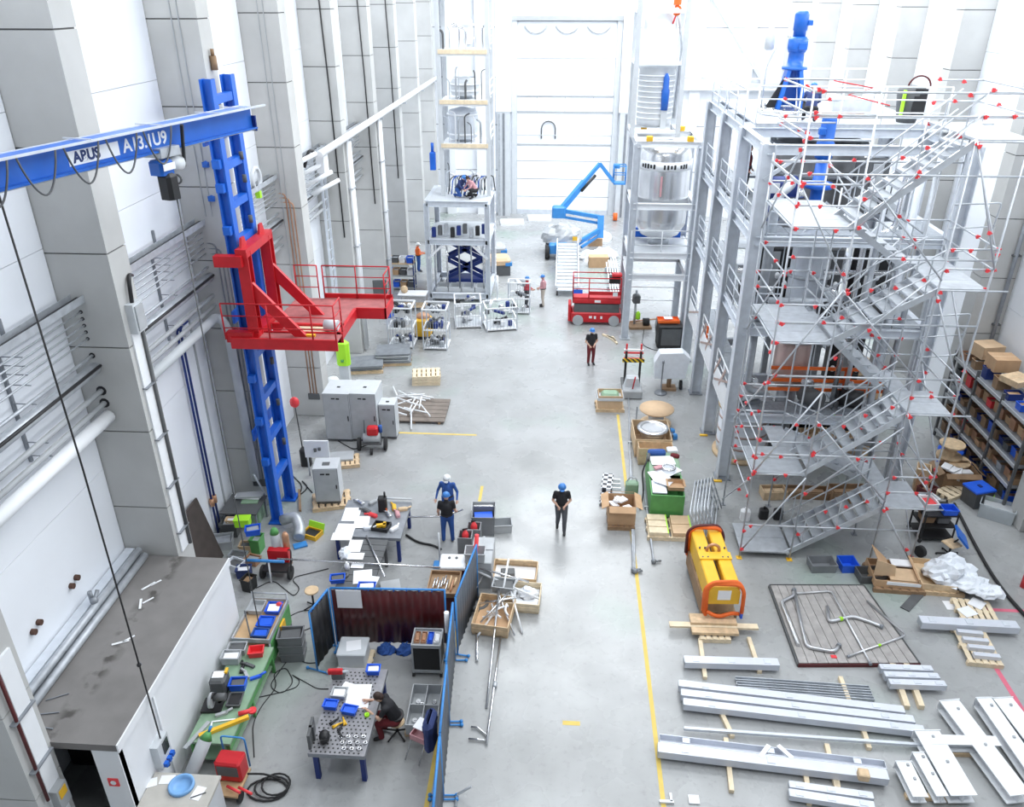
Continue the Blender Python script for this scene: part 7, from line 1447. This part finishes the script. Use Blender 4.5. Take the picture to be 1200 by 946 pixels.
# steel plank platform with bent pipes on it
pf = T('plank_platform', 'low grey plank platform on the floor carrying bent pipes', 'platform', (7.6, 16.75, 0), 0)
cs = [Vector((6.2, 15.2, 0)), Vector((9.23, 15.4, 0)), Vector((8.8, 18.35, 0)), Vector((6.15, 18.2, 0))]
mat('plank_grey', (.40, .38, .37), .75, var=.2, scale=5)
for k in range(12):
    a0, a1 = cs[0].lerp(cs[1], (k+.03)/12), cs[0].lerp(cs[1], (k+.97)/12); b0, b1 = cs[3].lerp(cs[2], (k+.03)/12), cs[3].lerp(cs[2], (k+.97)/12)
    q = [a0, a1, b1, b0]; P('plank', M().add([p+Vector((0, 0, z)) for z in (.06, .1) for p in q], [(3,2,1,0),(4,5,6,7),(0,1,5,4),(1,2,6,5),(2,3,7,6),(3,0,4,7)]), 'plank_grey', pf, W=True)
for a, b_ in ((cs[0], cs[1]), (cs[1], cs[2]), (cs[2], cs[3]), (cs[3], cs[0])): P('edge_frame', M().beam(a+Vector((0, 0, .05)), b_+Vector((0, 0, .05)), .05, .1), 'dgrey' if a is not cs[0] else 'dred', pf, W=True)
for i, (pts, r, lab) in enumerate((([(935, 758), (915, 707), (930, 700), (930, 693)], .05, 'left bent steel pipe on the plank platform'), ([(930, 692), (940, 740), (945, 760), (977, 766), (983, 758)], .05, 'long hooked steel pipe on the plank platform'), ([(933, 697), (974, 694), (1020, 780)], .03, 'thin angled tube across the plank platform'), ([(969, 713), (971, 731), (998, 724), (1020, 731), (1034, 737)], .05, 'bent pipe with yellow mark on the platform'), ([(1016, 706), (1062, 746), (993, 771)], .03, 'V shaped thin tube at the platform right'))):
    q = T('bent_pipe', lab, 'pipe', F(*pts[0], .1), 0, 'bent pipes on the plank platform'); w3 = [F(x, y, .1)+Vector((0, 0, r+.006)) for x, y in pts]
    P('pipe', M().tp(fillet(w3, .15, 4), r, 8), 'steel', q, W=True); P('end_ring', M().t(w3[-1]-(w3[-1]-w3[-2]).normalized()*.06, w3[-1]+(w3[-1]-w3[-2]).normalized()*.01, r*1.35, 10), 'galv_dark', q, W=True)
    if i in (3, 4): c = w3[1].lerp(w3[2], .45); P('yellow_mark', M().t(c, c+(w3[2]-w3[1]).normalized()*.09, r*1.15, 8), 'lime', q, W=True)
one('red_tag', M().c(0, 0, .01, .14, .1, .015), 'clip_red', 'small red tag by the hooked pipe end', 'tag', tuple(F(977, 770, .1)))
# right edge goods
pallet('low pallet under the large cardboard boxes', (9.75, 18.72, 0), -.05, 1.4, 1.2, 'brown', 6)
bx = T('cardboard_box', 'large open cardboard box with raised flap near the scaffold', 'box', (9.7, 18.72, .145), -.08)
P('body', M().tray(0, 0, 0, 1.25, 1.0, .22, .02), 'card', bx); P('flap', M().ex([(-.62, .22), (-.62, .75), (-.1, .6), (-.05, .25)], 'y', -.3, -.28), 'card_light', bx); P('flap', M().c(-.35, .1, .5, .62, .75, .02, 0, 0, .75), 'card', bx); P('lining', M().b(-.2, .6, -.45, .1, .2, .24), 'card_light', bx); P('white_strip', M().b(-.3, .6, -.52, -.47, .1, .2), 'paper', bx); P('top_sheet', M().b(.0, .6, .2, .5, .22, .26), 'paper', bx)
pallet('pallet under the film heap on the right', (10.95, 18.75, 0), -.05, 1.1, 1.3, 'wood', 5); stuffed('cardboard_tray', 'flat cardboard tray under bubble film on the right', 'box', (10.85, 18.75, .145), -.1, [('tray', M().tray(0, 0, 0, 1.0, 1.2, .2, .02), 'wood'), ('flap', M().c(-.55, -.1, .2, .05, 1.1, .35, 0, 0, -.4), 'card')])
one('bubble_film', M().heap((0, 0, 0), .68, .55, .55, 1, 26, 14).heap((.4, -.45, 0), .5, .4, .3, 2, 22, 12).heap((.7, -.8, -.0), .4, .3, .2, 4, 20, 10), 'film', 'heap of white bubble film on the right hand boxes', 'film', (11.2, 18.7, .3), .1)
one('dark_strip', M().c(0, 0, .02, .25, 1.1, .03), 'dgrey', 'dark steel strip on the floor by the cardboard boxes', 'strip', at(1070, 704), -.75)
pallet('white pallet with paper behind the single beam on right', (11.45, 17.45, 0), -.1, 1.0, .85, 'wood_pale', 6)
for i, (x, y) in enumerate(((11.0, 17.75), (11.2, 17.35), (11.6, 17.7))): sheet('crumpled white paper at the white pallet, %s' % ('left', 'near', 'right')[i], (x, y, .15 if i else .0), .4*i, .4, .35)
pallet('pallet carrying four short profiles on the right edge', (10.9, 16.1, 0), -.08, .85, 1.3, 'wood_pale', 5)
for k in range(4): one('short_profile', M().c(0, 0, .06, .62, .13, .11), 'alu_white', 'short white profile on right pallet, %s' % ('nearest', 'second', 'third', 'farthest')[k], 'profile', (10.92-.02*k, 15.65+.27*k, .143), -.08, 'short white profiles')
profile('single heavy pale beam lying by the red line', (9.7, 16.75), (12.15, 16.7), .28, .2, .143, 'box')
# white beams at the bottom right
wbs = [((1108, 835), (1190, 946), .46, .26), ((1148, 832), (1215, 930), .36, .26), ((1170, 832), (1240, 925), .46, .26), ((1082, 870), (1125, 946), .55, .24), ((1055, 905), (1075, 946), .32, .2), ((1072, 895), (1100, 946), .25, .22)]
for i, (a, b_, w_, h_) in enumerate(wbs):
    t = T('white_girder', 'white painted girder at the bottom right, %s' % ('long middle one', 'left of the right hand pair', 'right of the right hand pair', 'wide one beside the cross piece', 'leftmost', 'second from left')[i], 'girder', F(*a), 0, 'white girders'); p0, p1 = F(*a)+Vector((0, 0, .12+h_/2)), F(*b_)+Vector((0, 0, .12+h_/2))
    P('body', M().ib(p0, p1, w_, h_, .025), 'white_paint', t, W=True); d = (p1-p0).normalized(); P('end_plate', M().beam(p0-d*.02, p0, w_*1.1, h_*1.15), 'white_paint', t, W=True)
    for s in (.1, .5): P('lug', M().c(*(p0.lerp(p1, s)+Vector((.05, 0, h_/2+.02))), .05, .05, .04), 'grey_paint', t, W=True)
one('cross_girder', M().ib(F(1085, 880)+Vector((0, 0, .25)), F(1165, 882)+Vector((0, 0, .25)), .26, .24, .025), 'white_paint', 'white cross piece between the bottom right girders', 'girder')
for i, (a, b_) in enumerate((((1100, 884), (1165, 886)), ((1060, 935), (1120, 938)))): one('timber', M().beam(F(*a)+Vector((0, 0, .05)), F(*b_)+Vector((0, 0, .05)), .12, .1), 'wood', 'timber below the bottom right girders, %s' % ('rear', 'front')[i], 'timber')
# ------------------------------------------------------------------ right wall store
sf = T('storage_shelf', 'dark steel shelving full of bins along the right wall', 'shelf', (14.95, 24.9, 0), 0)
SF0, SF1 = 22.25, 27.5
for z in (.25, 1.0, 1.75, 2.5, 3.2):
    P('shelf_board', M().b(14.35, 15.45, SF0, SF1, z, z+.05), 'galv_dark', sf, W=True); P('shelf_lip', M().b(14.32, 14.36, SF0, SF1, z-.03, z+.08), 'grey_paint', sf, W=True)
for y in (SF0, SF0+1.75, SF0+3.5, SF1):
    for x in (14.36, 15.42): P('upright', M().b(x-.04, x+.04, y-.04, y+.04, 0, 3.5), 'dgrey', sf, W=True)
cols = ('bin_blue', 'brown', 'copper', 'dgrey', 'brown', 'card', 'brown', 'dblue', 'copper', 'clip_red', 'brown', 'galv', 'card')
names_ = {'bin_blue': 'blue', 'brown': 'brown', 'card': 'cardboard coloured', 'clip_red': 'red', 'galv': 'grey', 'yellow': 'yellow', 'paper': 'white', 'copper': 'copper coloured', 'dblue': 'dark blue', 'dgrey': 'dark grey'}
for zi, z in enumerate((.3, 1.05, 1.8, 2.55, 3.25)):
    n_ = 13
    for k in range(n_):
        m = cols[(k*3+zi*5+(k//3)) % len(cols)]; y = SF0+.3+k*(SF1-SF0-.5)/(n_-1)
        if zi == 4 and k % 2: continue
        b_ = binbox('%s bin on the right wall shelving, %s board, %s from the near end' % (names_[m], ('lowest', 'second', 'third', 'fourth', 'top')[zi], ('first', 'second', 'third', 'fourth', 'fifth', 'sixth', 'seventh', 'eighth', 'ninth', 'tenth', 'eleventh', 'twelfth', 'last')[k]), (14.75+.06*(k % 2), y, z+.004), R.uniform(-.03, .03), (.5, .33, R.uniform(.2, .42)), m, R.choice(('brown', 'dgrey', 'copper', 'galv', 'card')), 'bins on the right wall shelving')
for i, (y, m) in enumerate(((25.7, 'card'), (26.8, 'card_light'), (24.6, 'wood'))): carton(['large carton on top of the shelving, middle', 'large carton on top of the shelving, far end', 'pale flat carton on top of the shelving'][i], (15.0, y, 3.62 if i < 2 else 3.62), .2*i, (.8, .7, .45 if i < 2 else .2), m, False)
ws2 = pallet('wooden pallet leaning flat before the shelving', at(1118, 578), .55, 1.3, .6, 'wood_pale', 5)
carton('large brown box with rolls at the shelving foot', tuple(F(1128, 566)+Vector((-.3, 0, 0))), .0, (1.2, .9, .55), 'brown', True, 'paper')
stuffed('waste_bin', 'grey waste bin with blue lid by the shelving', 'bin', at(1142, 590), .3, [('body', M().ex([(-.3, 0), (.3, 0), (.36, .6), (-.36, .6)], 'y', -.3, .3), 'dgrey'), ('lid', M().cb(0, 0, .63, .78, .66, .07, .02), 'bin_blue'), ('handle', M().c(0, 0, .68, .1, .14, .03), 'dblue')])
binbox('clear plastic box with lime item on the floor', at(1166, 606), -.55, (1.0, .62, .5), 'clear', 'lgrey_plastic'); binbox('yellow green bin beside the clear plastic box', at(1153, 592), -.4, (.4, .35, .4), 'lime', 'dgrey')
for i, (px, py, m) in enumerate(((1112, 535, 'wood'), (1118, 555, 'wood'), (1110, 542, 'bin_blue'))): one('cable_reel', M().lz(0, 0, [(.42, 0), (.42, .07), (.2, .08), (.2, .45), (.42, .46), (.42, .53)], 18), m, ['tall wooden reel at the far end of the shelving', 'wooden reel before the shelving', 'blue reel behind the wooden reel'][i], 'reel', tuple(F(px, py, (.55, 0, 0)[i])))
one('cable_reel', M().lz(0, 0, [(.42, 0), (.42, .07), (.2, .08), (.2, .48), (.42, .48), (.42, .55)], 18), 'card', 'brown reel under the tall wooden reel', 'reel', tuple(F(1112, 535, .55)-Vector((0, 0, .55))))
tr_ = T('parts_trolley', 'black parts trolley with boxes and blue bin by the scaffold', 'trolley', (11.65, 21.0, 0), .05)
for z in (.15, .55, .95): P('shelf', M().b(-.5, .5, -.4, .4, z, z+.04), 'black', tr_)
for x in (-.48, .48):
    for y in (-.38, .38): P('post', M().c(x, y, .55, .04, .04, 1.0), 'black', tr_); P('castor', M().ball((x, y, .06), .06), 'rubber', tr_)
binbox('blue bin on the parts trolley front', (11.9, 20.8, .996), .05, (.42, .36, .18), 'bin_blue', None); binbox('white and red goods on the parts trolley', (11.4, 21.08, .996), .1, (.4, .5, .25), 'paper', 'clip_red'); binbox('brown bin on trolley lower board, left', (11.4, 20.98, .596), 0, (.36, .4, .2), 'brown', 'dgrey'); binbox('grey bin on trolley lower board, right', (11.85, 20.98, .596), 0, (.36, .4, .2), 'grey_plastic', 'dgrey')
for i in range(5): binbox('assorted tray at the scaffold right foot, %s' % ('nearest', 'second', 'third', 'fourth', 'farthest')[i], (11.9+.1*i, 21.8+.45*i, .0), .3*i, (.5, .4, .5+.1*i), ('brown', 'paper', 'dred', 'copper', 'wood')[i], ('copper', 'galv', 'brown', 'dgrey', 'paper')[i])
ch_ = T('office_chair', 'blue backed swivel chair with black five star base on the right', 'chair', at(1111, 652), .4)
P('seat', M().cb(0, 0, .48, .42, .42, .05, .03), 'wood', ch_); P('backrest', M().c(.18, -.1, .74, .6, .06, .5, .9, -.75), 'mblue', ch_); P('stem', M().t((0, 0, .08), (0, 0, .47), .03, 8), 'black', ch_); P('back_bar', M().t((.05, 0, .48), (.15, -.05, .62), .025, 6), 'black', ch_)
for k in range(5): P('foot', M().t((0, 0, .1), (.33*math.cos(k*1.257), .33*math.sin(k*1.257), .05), .025, 6).ball((.33*math.cos(k*1.257), .33*math.sin(k*1.257), .035), .035), 'black', ch_)
one('spare_tyre', M().t((-.06, 0, .18), (.06, 0, .18), .18, 14), 'rubber', 'black wheel on the floor by the scaffold right foot', 'wheel', at(1077, 652), .5)
cable('thick black hose on the floor along the right side', FP((1118, 592), (1128, 612), (1142, 640), (1160, 672), (1178, 698), (1205, 728)), .05, name='floor_hose')
stuffed('wall_unit', 'pale wall machine with black hose at right edge', 'machine', (15.0, 20.6, 0), 0, [('body', M().cb(.15, 0, 1.5, .8, .8, 1.2, .08), 'paper'), ('base', M().b(-.2, .5, -.35, .35, 0, .9), 'grey_paint'), ('hose', M().tp(fillet([(-.3, .2, 1.9), (-.6, .3, 1.5), (-.6, .3, .3), (-.2, .2, .08)], .3, 4), .07, 8), 'black')])
stuffed('red_extinguisher', 'red extinguisher at the right edge of the floor', 'extinguisher', at(1199, 688), 0, [('cylinder', M().lz(0, 0, [(.09, 0), (.09, .5), (.04, .6)], 12), 'clip_red'), ('valve', M().t((-.06, 0, .62), (.06, 0, .66), .03, 6), 'black')])
# pipes on the right wall
wr = T('wall_pipe', 'grey vertical pipe with holes on the right wall column', 'pipe', (14.4, 27.5, 0)); P('riser', M().t((15.4, 27.45, .2), (15.4, 27.45, 11), .07, 8), 'galv_dark', wr, W=True)
for z in (2, 4.5, 7): P('clamp', M().b(15.3, 15.55, 27.4, 27.56, z, z+.06), 'dgrey', wr, W=True)
for i, (z) in enumerate((8.3, 8.7, 7.6)): one('wall_hole_cap', M().t((0, -.02, 0), (0, .0, 0), .08, 10), 'black', 'black pipe sleeve on the right wall column, %s' % ('middle', 'upper', 'lower')[i], 'sleeve', (15.1, 27.6, z))
